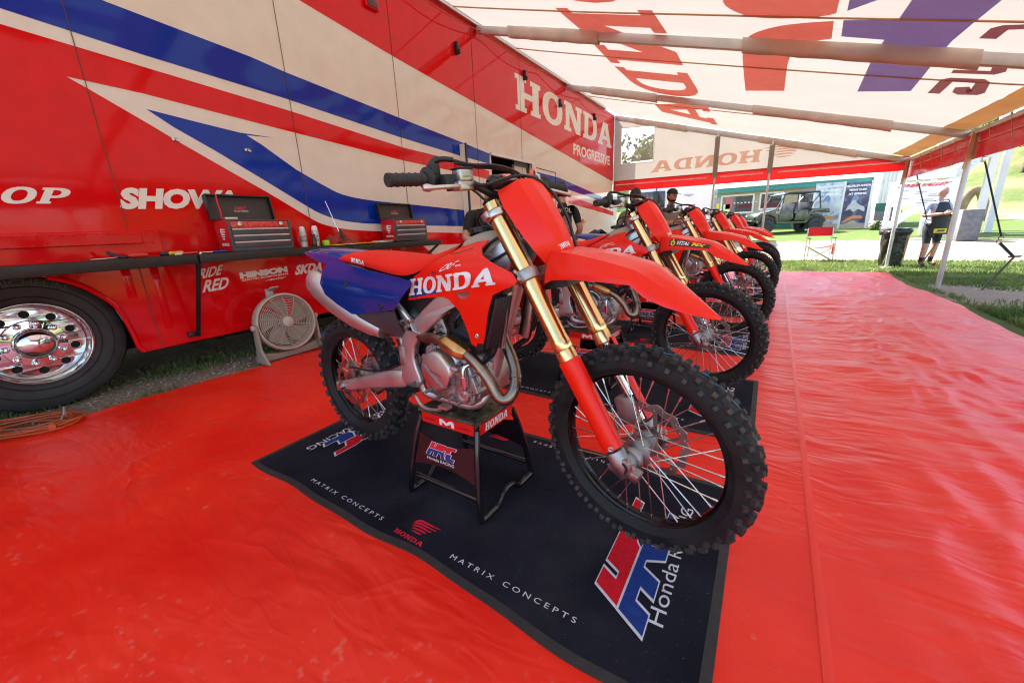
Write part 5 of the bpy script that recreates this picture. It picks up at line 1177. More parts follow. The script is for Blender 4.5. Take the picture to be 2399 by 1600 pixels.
def make_mat():
    root = empty('floor_mat', (MX, MY, floor_z(MX, MY)))
    def near(x): return -.500-.0557*x+.012*math.sin(x*3.1+1)+.008*math.sin(x*7.3)+.004*math.sin(x*15)
    def far(x): return .475+.006*math.sin(x*2.7+2)+.004*math.sin(x*6.1)
    ins = .028
    def xy(u, v, i): x = (-.5+u)*(ML-2*i); return x, near(x)+i+(far(x)-near(x)-2*i)*v
    def cp(u, v): x, y = xy(u, v, ins); return (x, y, mat_h(x, y))
    mb = MB(); mb.grid(90, 40, cp)
    c = mb.build('carpet', CARPET, root, fix=False, smooth=80)
    mb = MB(); n = 200; vs = []
    for i in range(n):
        q = 4*i/n; k = int(q); f_ = q-k; u, v = ((f_, 0), (1, f_), (1-f_, 1), (0, 1-f_))[k]
        x, y = xy(u, v, 0); xm, ym = xy(u, v, .0015); xi, yi = xy(u, v, ins+.001)
        vs += [(x, y, .0005), (xm, ym, mat_h(x, y)-.0005), (xi, yi, mat_h(xi, yi)+.0006)]
    fs = []
    for i in range(n):
        j = (i+1) % n
        for k in range(2): fs.append((3*i+k, 3*j+k, 3*j+k+1, 3*i+k+1))
    mb.add(vs, fs); mb.build('edging', EDGE, root, smooth=60)
    def W2(p): return (p.x-MX, p.y-MY)
    # emblem at the front end, and the same turned round at the rear end
    pTL, pBL, tS, tE = W2(onz(1396, 1367, .01)), W2(onz(1516, 1455, .01)), W2(onz(1553, 1474, .01)), W2(onz(1634, 1200, .01))
    yH0 = (pTL[1]+pBL[1])/2; L = tE[1]-tS[1]; up = pBL[0]-pTL[0]
    for sg in (1, -1):
        def place(u, v, lift):
            x = pBL[0]-up*v; y = pBL[1]+(u+.11*0)*L*.93
            return (sg*x, sg*y, mat_h(sg*x, sg*y)+lift)
        mb = MB(); hrc(mb, lambda u, v: place(u, v, .0026), (0, 1, 2), lambda u, v: place(u, v, .0036), ol=.020)
        mb.build('emblem', [C_RED, C_BLUE, C_WHITE], c, fix=False, smooth=None)
        for wd, ua, ub in (('Honda', 0, .45), ('RACING', .50, 1.0)):
            mb = MB(); text(mb, wd, lambda u, v: (sg*(tS[0]-.046*v), sg*(tS[1]+L*(ua+(ub-ua)*u)), mat_h(sg*tS[0], sg*(tS[1]+L*u))+.003), .0); mb.build('lettering', C_WHITE, c, fix=False, smooth=None)
        for (a, b) in (((728, 1128), (893, 1221)), ((1053, 1308), (1347, 1464))):
            A_, B_ = W2(onz(*a, .01)), W2(onz(*b, .01))
            for wd, ua, ub in (('M A T R I X', 0, .385), ('C O N C E P T S', .465, 1.0)):
                mb = MB(); text(mb, wd, lambda u, v: (lambda t: (sg*(A_[0]+(B_[0]-A_[0])*t), sg*(A_[1]+(B_[1]-A_[1])*t+.019*v), mat_h(sg*(A_[0]+(B_[0]-A_[0])*t), sg*A_[1])+.003))(ua+(ub-ua)*u)); mb.build('lettering', C_WHITE, c, fix=False, smooth=None)
        A_, B_ = W2(onz(922, 1247, .01)), W2(onz(986, 1284, .01)); mb = MB()
        slab(mb, 'HONDA', lambda u, v: (sg*(A_[0]+(B_[0]-A_[0])*u), sg*(A_[1]+(B_[1]-A_[1])*u+.020*v), mat_h(sg*A_[0], sg*A_[1])+.0034)); mb.build('lettering', C_PINK, c, fix=False, smooth=None)
        mb = MB(); wing(mb, lambda u, v: (sg*(A_[0]+.03+.13*u), sg*(A_[1]+.024+.085*v), mat_h(sg*A_[0], sg*A_[1])+.0036)); mb.build('emblem', C_PINK, c, fix=False, smooth=None)
    return root
mat1 = make_mat()
# ---- stand
ST_TOP = mat('scuffed_stand_top', (0.016, 0.015, 0.014), 0.5, .2, vscale=26, col2=(0.16, 0.115, 0.05), bump=.8, bscale=90, rvar=.15)
ST_BLK = mat('gloss_black_tube', (0.010, 0.009, 0.010), 0.14, 0.2, coat=.4, var=.2)
ST_RED = mat('stand_red_sticker', (0.74, 0.012, 0.010), 0.3, var=.04)
def make_stand():
    SX, SY = -1.035, 1.245
    root = empty('bike_stand', (SX, SY, .012)); root.rotation_euler = (0, 0, R(-2))
    tx, ty, tz, bx, by = .152, .122, .392, .200, .200
    mb = MB(); mb.box((0, 0, tz), (2*tx+.02, 2*ty+.02, .012)); 
    for i in range(7):
        for j in range(5): mb.lathe([(.010, 0), (.008, .003), (.005, .003), (.004, -.001)], (-.14+.0467*i, -.10+.05*j, tz+.006), (0, 0, 1), 8)
    mb.build('top_plate', ST_TOP, root, bevel=.003)
    mb = MB(); mb.box((0, 0, tz-.032), (2*tx+.008, 2*ty+.008, .05)); mb.build('top_frame', ST_BLK, root, bevel=.008)
    for nm, (cx, cy, sx, sy) in (('M', (0, -ty-.006, 2*tx-.02, .003)), ('HONDA', (tx+.006, 0, .003, 2*ty-.02)), ('M', (0, ty+.006, 2*tx-.02, .003)), ('HONDA', (-tx-.006, 0, .003, 2*ty-.02))):
        mb = MB(); mb.box((cx, cy, tz-.030), (sx, sy, .044)); st = mb.build('sticker', ST_RED, root, smooth=None)
        mb = MB(); mk = MB()
        if nm == 'M':
            s = -1 if cy < 0 else 1
            f = lambda u, v: (-s*(-.040+.080*u)*-1*-1 if s > 0 else -.040+.080*u, cy+s*.0026, tz-.044+.028*v)
            mb.flat([[(0, 0), (.16, 0), (.16, .55), (.42, .12), (.52, .12), (.80, .55), (.80, 0), (1, 0), (1, .8), (.9, 1), (.74, 1), (.49, .55), (.22, 1), (.08, 1), (0, .9)]], f)
            for x0 in (-.125, .068): mk = MB(); text(mk, 'MATRIX', lambda u, v: (x0+.058*u, cy+s*.0026, tz-.036+.008*v)); mk.build('lettering', BLACK_PR, st, fix=False, smooth=None)
        else:
            s = 1 if cx > 0 else -1; slab(mb, 'HONDA', lambda u, v: (cx+s*.0026, s*(-.082+.164*u), tz-.046+.032*v), shear=.04)
        mb.build('lettering', WHITE, st, fix=False, smooth=None)
    for i, j in ((-1, -1), (1, -1), (1, 1), (-1, 1)):
        mb = MB(); mb.tube(catmull([(i*tx, j*ty, tz-.03), (i*(tx+.02), j*(ty+.035), .24), (i*(bx-.004), j*(by-.012), .035), (i*bx, j*(by-.024), .013), (i*bx, j*(by-.06), .012)], 5), .0125, 12); mb.build('leg', ST_BLK, root)
    for i in (-1, 1):
        mb = MB(); mb.tube(catmull([(i*bx, -by+.055, .012), (i*bx, -.08, .014), (i*bx, -.03, .050), (i*bx, .03, .050), (i*bx, .08, .014), (i*bx, by-.055, .012)], 5), .0120, 10); mb.build('base_tube', ST_BLK, root)
    for j in (-1, 1):
        mb = MB(); mb.cyl((-bx+.012, j*(by-.034), .085), (bx-.012, j*(by-.034), .085), .011, n=12); mb.build('cross_tube', ST_BLK, root)
        # sheet with the emblem, curved upper and lower edge
        def py(z): return j*(ty+.002+(tz-z)*.208)
        top = [(-.166+.332*k/10, .300-.030*math.sin(math.pi*k/10)) for k in range(11)]; bot = [(.182-.364*k/10, .150-.028*math.sin(math.pi*k/10)*-1) for k in range(11)]
        mb = MB(); mb.prism([top+bot], lambda x, z: (x, py(z), z), lambda x, z: (x, py(z)-j*.003, z)); pn = mb.build('side_sheet', mat('plum_black_sheet', (.016, .008, .010), .20, coat=.3, var=.15), root)
        mb = MB(); fx = lambda d: (lambda u, v: ((-.088+.150*u) if j < 0 else -(-.088+.150*u), py(.212+.058*v)+j*(.001+d), .212+.058*v))
        hrc(mb, fx(.0006), (0, 1, 2), fx(.0014), ol=.018); mb.build('emblem', [RED_PR, BLUE_PR, WHITE], pn, fix=False, smooth=None)
        for wd, ua, ub in (('Honda', 0, .45), ('RACING', .50, 1.0)):
            mb = MB(); text(mb, wd, lambda u, v: fx(.001)(-.05+ua+(ub-ua)*u, -.34+.22*v)); mb.build('lettering', WHITE, pn, fix=False, smooth=None)
    return root
stand1 = make_stand()
bake_all(tree(stand1)+tree(mat1))
# low detail wheels for the far bikes: one spoke mesh per wheel
def joined_spokes(w):
    mb = MB(); meshes = []
    for c in w.children:
        if c.name.split('.')[0] == 'spoke':
            rm = c.rotation_euler.to_matrix(); me = c.data; mb.add([rm @ v.co for v in me.vertices], [tuple(p.vertices) for p in me.polygons])
    return mb
OFF = [(0, 0), (0.0, 1.55), (.05, 3.22), (.10, 4.95), (.16, 6.62), (.17, 8.02)]
MOFF = [(0, 0), (.05, 1.485), (.07, 3.12), (.11, 4.83), (.16, 6.46), (.17, 7.86)]
ORD = ['first in the row, its whole blue side plate visible', 'second in the row, yellow and white sticker on fender', 'third in the row, behind the stickered one', 'fourth in the row beside the trailer', 'fifth in the row beside the trailer', 'last in the row, by the end wall']
MORD = ['under the first bike of the row', 'under the bike with the stickered fender', 'under the third bike of the row', 'under the fourth bike of the row', 'under the fifth bike of the row', 'under the last bike of the row']
far_spokes = {}
for c in bike1.children:
    if c.name.split('.')[0] in ('front_wheel', 'rear_wheel'):
        o = joined_spokes(c).build('spokes', STEEL, smooth=60, fix=False); far_spokes[c.name.split('.')[0]] = o.data; bpy.data.objects.remove(o)
bikes = []
for i, ((dx, dy), (mx_, my_)) in enumerate(zip(OFF, MOFF)):
    if i == 0: b, s, m_ = bike1, stand1, mat1
    else:
        b = copy_tree(bike1, skip=('spoke',) if i > 2 else ()); s = copy_tree(stand1); m_ = copy_tree(mat1)
        dz = ground_z(0, 1.3+dy); b.location = bike1.location+Vector((dx, dy, dz)); s.location = stand1.location+Vector((dx, dy, dz)); m_.location = mat1.location+Vector((mx_, my_, ground_z(0, mat1.location.y+my_)+.002)); m_.rotation_euler[0] = -.012
        b.rotation_euler[2] += R((0, .8, -.6, .5, -.4, .3)[i])
        if i > 2:
            for c in b.children:
                k = c.name.split('.')[0]
                if k in far_spokes:
                    o = bpy.data.objects.new('spokes', far_spokes[k]); COL.objects.link(o); o.parent = c; o['kind'] = 'stuff'
    bikes.append(b)
    tag(b, 'red motocross bike, '+ORD[i], 'motorcycle', 'red motocross bikes lined up on stands')
    tag(s, 'black tube bike stand '+MORD[i], 'bike stand', 'black stands holding up the bikes')
    tag(m_, 'dark navy carpet mat with logos '+MORD[i], 'mat', 'logo mats laid under the bikes')
# sticker on the second bike's fender
def fender_sticker(b):
    fen = [c for c in b.children if c.name.startswith('front_fender')][0]
    prof = ((1.195, .950, .868, .072), (1.245, .976, .892, .096), (1.318, .968, .898, .104), (1.41, .951, .896, .106), (1.495, .930, .890, .100))
    def fpt(u, v, d):
        x = 1.275+.225*u; zr, ze, we = .93, .89, .1
        for a, c in zip(prof[:-1], prof[1:]):
            if a[0] <= x <= c[0]:
                t = (x-a[0])/(c[0]-a[0]); zr, ze, we = [a[k]+(c[k]-a[k])*t for k in (1, 2, 3)]
        ws = .066; zs = zr-.006; z0 = ze+.30*(zs-ze); k = .06+.80*v
        y = -(we*.97+(ws-we*.97)*k); z = z0+(zs-z0)*k
        return Vector((x, y, z))+Vector((0, -.80, .60))*(.0028+d)
    for nm, polys, m in (('sticker', [[(-.02, -.02), (.86, -.02), (1.03, .02), (.98, .5), (1.04, .98), (.5, 1.0), (.13, .95), (.09, 1.08), (-.03, .8)]], BLACK_PR),):
        mb = MB(); cdt_fill(mb, polys, lambda u, v: stv(fpt(u, v, 0)), .06); st = mb.build(nm, m, fen, fix=False)
    mb = MB(); text(mb, 'VITAL', lambda u, v: stv(fpt(.14+.40*u, .16+.62*v, .0012)), .03, .12); mb.build('lettering', WHITE, st, fix=False, smooth=None)
    mb = MB(); text(mb, 'MX', lambda u, v: stv(fpt(.555+.36*u, .16+.62*v, .0012)), .04, .15)
    mb.build('lettering', YEL_PR, st, fix=False, smooth=None); mb = MB()
    mb.flat([arc(.07, .42, .062, .40, -240, 60, 16)+arc(.07, .42, .034, .20, 60, -240, 16)], lambda u, v: stv(fpt(u, v, .0012))); mb.flat([[(.058, .45), (.082, .45), (.090, 1.0), (.052, 1.0)]], lambda u, v: stv(fpt(u, v, .0012))); mb.build('emblem', YEL_PR, st, fix=False, smooth=None)
fender_sticker(bikes[1])

# ================================================================== things along the trailer
WOOD = mat('black_counter', (0.016, 0.015, 0.014), 0.55, var=.25, vscale=20, bump=.15, bscale=60)
shelf = empty('fold_down_counter', (WX, 2.4, 1.0)); tag(shelf, 'long black fold-down counter bracketed to the trailer side', 'counter')
def sb(mb, name, m, **k): mb.xf(lambda v: v-Vector((WX, 2.4, 1.0))); return mb.build(name, m, shelf, **k)
for y0, y1, z in ((-1.2, 1.462, 1.0), (1.474, 2.905, 1.0), (2.915, 4.36, .992)):
    mb = MB(); mb.box((-4.02, (y0+y1)/2, z), (.345, y1-y0, .072)); sb(mb, 'counter_board', WOOD, bevel=.006)
for y, (px, py) in ((1.46, (432, 790)), (-.8, (-300, 850))):
    q = onx(px, py, WX+.03); mb = MB(); mb.bar((-3.86, y, .97), (WX+.035, max(y-.02, q.y) if y > 0 else y, .34), .028, .028); mb.box((WX+.02, (max(y-.02, q.y) if y > 0 else y)-.04, .36), (.04, .05, .04)); sb(mb, 'brace', BLKMET, bevel=.004)
mb = MB(); mb.bar((-3.87, 4.33, .965), (WX+.03, 4.22, .72), .03, .03); sb(mb, 'brace', BLKMET, bevel=.004)
p = onx(762, 490, WX+.05); mb = MB(); mb.cyl((WX+.05, 2.88, 1.50), (-4.0, 2.905, 1.12), .005, n=8); sb(mb, 'support_rod', CHROME)
mb = MB(); mb.cyl((-4.0, 2.905, 1.20), (-3.93, 2.91, .98), .011, n=10); sb(mb, 'rod_sleeve', BLKMET)
TB_RED = mat('toolbox_red', (.55, .008, .008), .28, coat=.3, var=.05); TB_GREY = mat('toolbox_slate', (.065, .080, .095), .35, .1, var=.1); TB_DK = mat('toolbox_lid_lining', (.05, .042, .038), .7, var=.08)
def toolbox(y0, y1, ztop, label):
    X0, X1, Z0, Z1 = -4.125, -3.885, 1.037, 1.300; yc = (y0+y1)/2; w = y1-y0
    root = empty('tool_box', (X1, yc, Z0)); tag(root, label, 'tool box', 'tool chests on the counter')
    def b(mb, n, m, par=None, **k): mb.xf(lambda v: v-Vector((X1, yc, Z0))); return mb.build(n, m, par or root, **k)
    mb = MB(); mb.box(((X0+X1)/2-.004, yc, (Z0+Z1)/2), (X1-X0-.008, w, Z1-Z0)); body = b(mb, 'body', TB_RED, bevel=.006)
    mb = MB(); f = [(y0, Z0), (y1, Z0), (y1, Z1), (y0, Z1)]; g = [(y0+.02, Z0+.025), (y1-.02, Z0+.025), (y1-.02, Z1-.010), (y0+.02, Z1-.010)]
    mb.prism([f, g], lambda y, z: (X1+.004, y, z), lambda y, z: (X1-.012, y, z)); b(mb, 'face_frame', TB_GREY, bevel=.002)
    mb = MB(); mb.box((X1-.005, yc, Z1-.040), (.012, w-.044, .052)); tp = b(mb, 'top_tray_front', mat('worn_red_strip', (.55, .01, .01), .3, vscale=40, col2=(.70, .12, .10)), bevel=.003)
    for s in (-1, 1): mb = MB(); mb.box((X1+.006, yc+s*w*.33, Z1-.038), (.014, .030, .036)); mb.cyl((X1+.012, yc+s*w*.33-.012, Z1-.022), (X1+.012, yc+s*w*.33+.012, Z1-.022), .006, n=8); b(mb, 'latch', CHROME, tp, bevel=.003)
    for k in range(3):
        z = Z1-.073-.055*k-.025; mb = MB(); mb.box((X1-.006, yc, z), (.012, w-.05, .050)); d = b(mb, 'drawer', TB_GREY, bevel=.002)
        mb = MB(); mb.prism([[(0, .0), (.012, .003), (.014, .010), (.010, .014), (0, .016)]], lambda u, v: (X1+u, y0+.028, z+.012+v), lambda u, v: (X1+u, y1-.028, z+.012+v)); b(mb, 'drawer_pull', mat('pale_pull', (.66, .63, .60), .4, .3), d, smooth=None)
    # open lid standing against the wall
    L = empty('lid', (0, 0, 0), 0, root); rt = Matrix.Rotation(R(-8), 3, 'Y'); o = Vector((X0-.004, yc-.02, Z1+.01))
    def q(x, y, z): return o+rt @ Vector((x, y, z))
    hh = ztop-Z1-.01
    mb = MB(); mb.add([q(-.012, -w/2, 0), q(-.012, w/2, 0), q(-.012, w/2, hh), q(-.012, -w/2, hh)]+[q(-.004, -w/2, 0), q(-.004, w/2, 0), q(-.004, w/2, hh), q(-.004, -w/2, hh)], [(0, 1, 2, 3), (7, 6, 5, 4), (0, 4, 5, 1), (1, 5, 6, 2), (2, 6, 7, 3), (3, 7, 4, 0)])
    b(mb, 'lid_back', TB_DK, L, smooth=None)
    mb = MB()
    for (a, c) in (((-w/2, 0), (-w/2, hh)), ((-w/2, hh), (w/2, hh)), ((w/2, hh), (w/2, 0))): mb.bar(q(.016, *a), q(.016, *c), .012, .05, up=tuple(rt @ Vector((1, 0, 0))))
    b(mb, 'lid_rim', BLKMET, L, smooth=None)
    mb = MB(); text(mb, 'HRC', lambda u, v: q(-.001, .0-.05+.11*u, hh*.42+.030*v), .03, .15); b(mb, 'emblem', mat('lid_red', (.6, .03, .03), .4), L, fix=False, smooth=None)
    mb = MB(); text(mb, 'Honda RACING', lambda u, v: q(-.001, -.055+.12*u, hh*.34+.014*v), .0); b(mb, 'lettering', WHITE, L, fix=False, smooth=None)
    # side print
    mb = MB(); wing(mb, lambda u, v: (X1-.05-.10*(1-u), y0-.004, Z0+.085+.12*v)); b(mb, 'emblem', WHITE, body, fix=False, smooth=None)
    mb = MB(); slab(mb, 'HONDA', lambda u, v: (X1-.16+.125*u, y0-.004, Z0+.050+.024*v)); b(mb, 'lettering', WHITE, body, fix=False, smooth=None)
    return root
t1 = toolbox(1.745, 2.285, 1.515, 'red and slate tool box with open lid, red tag hanging from its lid')
t2 = toolbox(3.585, 4.135, 1.49, 'red and slate tool box with open lid, beside the yellow cloth')
mb = MB(); mb.tube(catmull([(-4.10, 1.80, 1.52), (-4.085, 1.795, 1.45), (-4.08, 1.80, 1.38), (-4.06, 1.79, 1.32)], 4), .006, 6); mb.xf(lambda v: v-Vector(t1.location)); mb.build('lanyard', RED_PR, t1)
mb = MB(); mb.box((-4.0, 1.82, 1.315), (.09, .10, .02)); mb.xf(lambda v: v-Vector(t1.location)); mb.build('badge_tray', ALU, t1, bevel=.003)
def can(y, x, h, r_, body, label, cap=True):
    mb = MB(); o = Vector((x, y, 1.037)); root = empty('spray_can', o); tag(root, label, 'can')
    mb.lathe([(0, 0), (r_, 0), (r_*1.03, .004), (r_, .010), (r_, h*.72), (r_*.8, h*.78), (r_*.45, h*.80)], (0, 0, 0), (0, 0, 1), 20); mb.build('body', body, root)
    mb = MB(); mb.lathe([(r_*.86, h*.74), (r_*.88, h*.78), (r_*.8, h*.93), (r_*.5, h), (0, h)], (0, 0, 0), (0, 0, 1), 20); mb.build('cap', WHITE, root)
    mb = MB(); mb.lathe([(r_*1.005, h*.25), (r_*1.005, h*.55)], (0, 0, 0), (0, 0, 1), 20); mb.build('label_band', mat('can_label', (.12, .14, .2), .4, vscale=30, col2=(.6, .6, .6)), root)
can(2.475, -4.02, .20, .032, mat('can_white', (.6, .58, .56), .3), 'white aerosol can wedged against the tool box end'); can(2.60, -4.0, .205, .034, mat('can_silver', (.5, .48, .46), .3, .6), 'silver aerosol can with white dome cap beside a dark bottle')
mb = MB(); o = empty('bottle', (-3.93, 2.53, 1.037)); tag(o, 'small dark bottle standing between two aerosol cans', 'bottle'); mb.lathe([(0, 0), (.024, 0), (.025, .004), (.025, .08), (.015, .095), (.014, .11), (0, .11)], (0, 0, 0), (0, 0, 1), 18); mb.build('body', mat('brown_bottle', (.035, .02, .012), .2), o); mb = MB(); mb.lathe([(.017, .10), (.017, .122), (0, .122)], (0, 0, 0), (0, 0, 1), 14); mb.build('cap', BLK_PL, o)
mb = MB(); mb.box((-3.93, 2.66, 1.066), (.05, .05, .055)); o = mb.build('lime_box', mat('lime_card', (.55, .75, .05), .5), bevel=.003); tag(o, 'tiny lime green box next to the aerosol cans', 'box')
# rags
def crumple(name, c, size, m, label, seed, nu=34, nv=26, flat=False):
    def f(u, v):
        a = (u-.5)*2; b = (v-.5)*2; e = max(0, 1-(a*a+b*b)*.62)
        w = noise.noise((a*2.2+seed, b*2.2, seed)); w2 = noise.noise((a*5+seed, b*5, 3+seed))
        z = (e*(.55+.6*w)+.22*abs(w2)*e) if not flat else (.12+.5*max(0, w)*e+.15*w2)
        return (c[0]+size[0]*(a+.22*w2)/2, c[1]+size[1]*(b*.95+.25*w)/2, c[2]+max(.002, size[2]*z))
    mb = MB(); mb.grid(nu, nv, f); o = mb.build(name, m, smooth=80, solid=.003); tag(o, label, 'cloth'); return o
RAG = mat('rust_red_rag', (.30, .035, .022), .9, var=.15, vscale=20, bump=.4, bscale=200)
crumple('rag', (-4.03, 2.86, 1.037), (.20, .33, .16), RAG, 'crumpled rust red rag heaped on the counter', 4.0)
crumple('rag', (-3.95, 2.98, 1.037), (.16, .28, .07), RAG, 'flat end of rust red rag beside the heap', 9.0)
crumple('yellow_cloth', (-3.92, 2.98, 1.037), (.17, .62, .035), mat('yellow_cloth', (.78, .55, .01), .8, var=.06), 'yellow microfibre cloth spread along the counter edge', 2.0, flat=True)
mb = MB(); mb.box((-3.96, 3.42, 1.040), (.16, .22, .012), Matrix.Rotation(R(6), 3, 'Z')); mb.box((-3.95, 3.44, 1.051), (.15, .20, .008), Matrix.Rotation(R(-5), 3, 'Z')); tag(mb.build('papers', mat('pale_papers', (.55, .52, .48), .5), bevel=.002), 'two thin grey booklets left in front of the tool box', 'booklet')
# hand tools
def tool(name, label, y, x, parts):
    root = empty(name, (x, y, 1.037)); tag(root, label, 'hand tool')
    for nm, fn, m in parts: mb = MB(); fn(mb); mb.build(nm, m, root, smooth=50)
    return root
T_BLK = mat('tool_black', (.02, .02, .02), .4); T_OR = mat('tool_red_grip', (.62, .03, .015), .4); T_YE = mat('tool_yellow', (.72, .42, .02), .4)
tool('t_handle_wrench', 'T-handle wrench with black bar lying across the counter', .985, -3.93, [('shaft', lambda m: m.cyl((.05, -.13, .008), (.0, .06, .010), .005, n=8), STEEL), ('handle', lambda m: m.tube(catmull([(-.05, -.01, .05), (.0, .02, .022), (.06, .06, .012)], 4), .012, 10), T_BLK)])
tool('screwdriver', 'screwdriver with grey and red handle beside the T-handle wrench', 1.10, -3.94, [('handle', lambda m: m.lathe([(0, -.02), (.014, -.02), (.017, .0), (.016, .07), (.012, .085), (.007, .09)], (0, .06, .017), (.1, -1, 0), 14), T_OR), ('blade', lambda m: m.cyl((.01, -.03, .017), (.03, -.12, .012), .0035, n=8), STEEL)])
tool('screwdriver', 'screwdriver with black and yellow handle near the counter joint', 1.33, -3.95, [('handle', lambda m: m.lathe([(0, -.03), (.013, -.03), (.016, -.02), (.015, .05), (.016, .06), (.008, .07)], (0, .05, .017), (.1, -1, 0), 14), T_YE), ('collar', lambda m: m.cyl((0, -.01, .017), (0, -.07, .016), .014, n=14), T_BLK)])
tool('pliers', 'pliers with red handles lying near the counter joint', 1.40, -3.90, [('jaw', lambda m: m.bar((0, -.07, .012), (0, -.02, .012), .03, .014), STEEL), ('handle', lambda m: (m.tube([(0, -.02, .012), (.02, .03, .014), (.018, .08, .014)], .008, 8), m.tube([(0, -.02, .012), (-.02, .03, .014), (-.018, .08, .014)], .008, 8)), T_OR)])
tool('ratchet', 'small chrome ratchet with blue grip beside the tool box', 1.60, -3.91, [('head', lambda m: m.lathe([(0, 0), (.016, 0), (.016, .014), (0, .014)], (0, -.09, .002), (0, 0, 1), 14), CHROME), ('handle', lambda m: m.cyl((0, -.08, .010), (0, .0, .010), .006, n=8), CHROME), ('grip', lambda m: m.cyl((0, .0, .011), (.01, .10, .011), .010, n=10), BLUE_PL)])
# outlet and blue air line
mb = MB(); p = onx(630, 690, WX); out = empty('power_outlet', (WX, p.y, p.z)); tag(out, 'pale weatherproof power outlet with lifted cover on the trailer side', 'outlet')
mb.box((.012, 0, 0), (.024, .07, .115)); mb.build('back_box', mat('pale_grey_box', (.5, .46, .42), .5), out, bevel=.004); mb = MB(); mb.box((.05, .02, .055), (.09, .085, .012), Matrix.Rotation(R(-28), 3, 'Y')); mb.build('cover', MATS['pale_grey_box'], out, bevel=.004)
mb = MB(); mb.tube(catmull([(.02, .03, 0), (.06, .12, -.03), (.06, .4, -.12), (.05, .65, -.16), (.02, .75, -.17)], 6), .004, 6); mb.build('cable', HOSE, out)
q0 = onz(742, 800, .10); mb = MB(); mb.tube([(-3.86-.02*t/40, 2.34+.16*t/160, .075+.10*(1-t/160)) if False else (-3.95+.045*math.cos(t*.7), 2.42+.0042*t*.6, .10+.045*math.sin(t*.7)+.10*(t/160)) for t in range(160)], .007, 6); tag(mb.build('air_hose', mat('blue_hose', (.02, .16, .50), .3)), 'coiled bright blue air hose behind the fan foot', 'hose')
# ---- fan
def make_fan():
    c = Vector((-3.90, 2.075, .352)); root = empty('floor_fan', (-3.90, 2.05, floor_z(-3.9, 2.05))); o = Vector(root.location)
    tag(root, 'round cream floor fan with wire grille standing by the trailer', 'fan')
    CR_ = mat('cream_plastic', (.42, .37, .29), .42, var=.05); CG = mat('cream_stand', (.27, .235, .18), .5, var=.06)  # darker cream: stand colour, also paints shade on blades, motor, back grille
    tl = Matrix.Rotation(R(-8), 3, 'Y') @ Matrix.Rotation(R(-6), 3, 'Z')
    def b(mb, n, m, par=None, rot=True, **k): mb.xf((lambda v: tl @ v+c-o) if rot else (lambda v: v-o)); return mb.build(n, m, par or root, **k)
    mb = MB(); mb.lathe([(.246, -.09), (.268, -.08), (.276, -.03), (.276, .025), (.268, .04), (.258, .045), (.250, .036), (.246, .0), (.240, -.09)], (0, 0, 0), (1, 0, 0), 64, True); hs = b(mb, 'housing', CR_, smooth=40)
    mb = MB()
    for k in range(12): r_ = .062+.0160*k; mb.tube([(.052-.10*(r_/.25)**4*.2, r_*math.cos(t*math.pi/24), r_*math.sin(t*math.pi/24)) for t in range(48)], .0025, 5, closed=True)
    for k in range(14):
        a = 2*math.pi*k/14; mb.tube([(.049-.02*(r_/.25)**4, r_*math.cos(a+1.0*(r_-.05)), r_*math.sin(a+1.0*(r_-.05))) for r_ in (.05, .08, .11, .14, .17, .20, .225, .245)], .0028, 5)
    b(mb, 'grille', CR_, smooth=60)
    mb = MB(); mb.lathe([(.052, .040), (.050, .060), (.042, .066), (0, .068)], (0, 0, 0), (1, 0, 0), 28); b(mb, 'grille_cap', CR_)
    for k in range(5):
        a0 = 2*math.pi*k/5; mb = MB(); mb.grid(8, 8, lambda u, v: (-.035+.05*(u-.5)*(1-.4*v), (.045+.175*v)*math.cos(a0+(u-.5)*(1.05-.15*v)+.5*v), (.045+.175*v)*math.sin(a0+(u-.5)*(1.05-.15*v)+.5*v))); b(mb, 'blade', CG, solid=.003, smooth=60)
    mb = MB(); mb.lathe([(.0, -.10), (.06, -.10), (.065, .0), (.05, .015), (0, .02)], (0, 0, 0), (1, 0, 0), 24); b(mb, 'motor', CG)
    mb = MB()
    for k in range(24): a = 2*math.pi*k/24; mb.cyl((-.095, .05*math.cos(a), .05*math.sin(a)), (-.085, .25*math.cos(a), .25*math.sin(a)), .003, n=5)
    b(mb, 'back_grille', CG)
    for s in (-1, 1):
        mb = MB(); y = 2.075+s*.292
        mb.loft([[Vector((x0, y+s*.012, z)), Vector((x1, y+s*.012, z)), Vector((x1, y-s*.012, z)), Vector((x0, y-s*.012, z))] for x0, x1, z in ((-3.98, -3.76, .012), (-3.975, -3.775, .03), (-3.935, -3.855, .14), (-3.925, -3.865, .30), (-3.925, -3.87, .375))]); b(mb, 'leg', CG, rot=False, bevel=.005)
        mb = MB(); mb.lathe([(.026, 0), (.026, .012), (.02, .018), (0, .018)], (-3.897, y+s*.012, .352), (0, s, 0), 18); b(mb, 'tilt_knob', CR_, rot=False)
    mb = MB(); mb.prism([[(1.79, .012), (2.36, .012), (2.355, .10), (2.22, .072), (2.075, .060), (1.93, .072), (1.795, .10)]], lambda y, z: (-3.93, y, z), lambda y, z: (-3.90, y, z)); b(mb, 'base', CG, rot=False, bevel=.004)
make_fan()
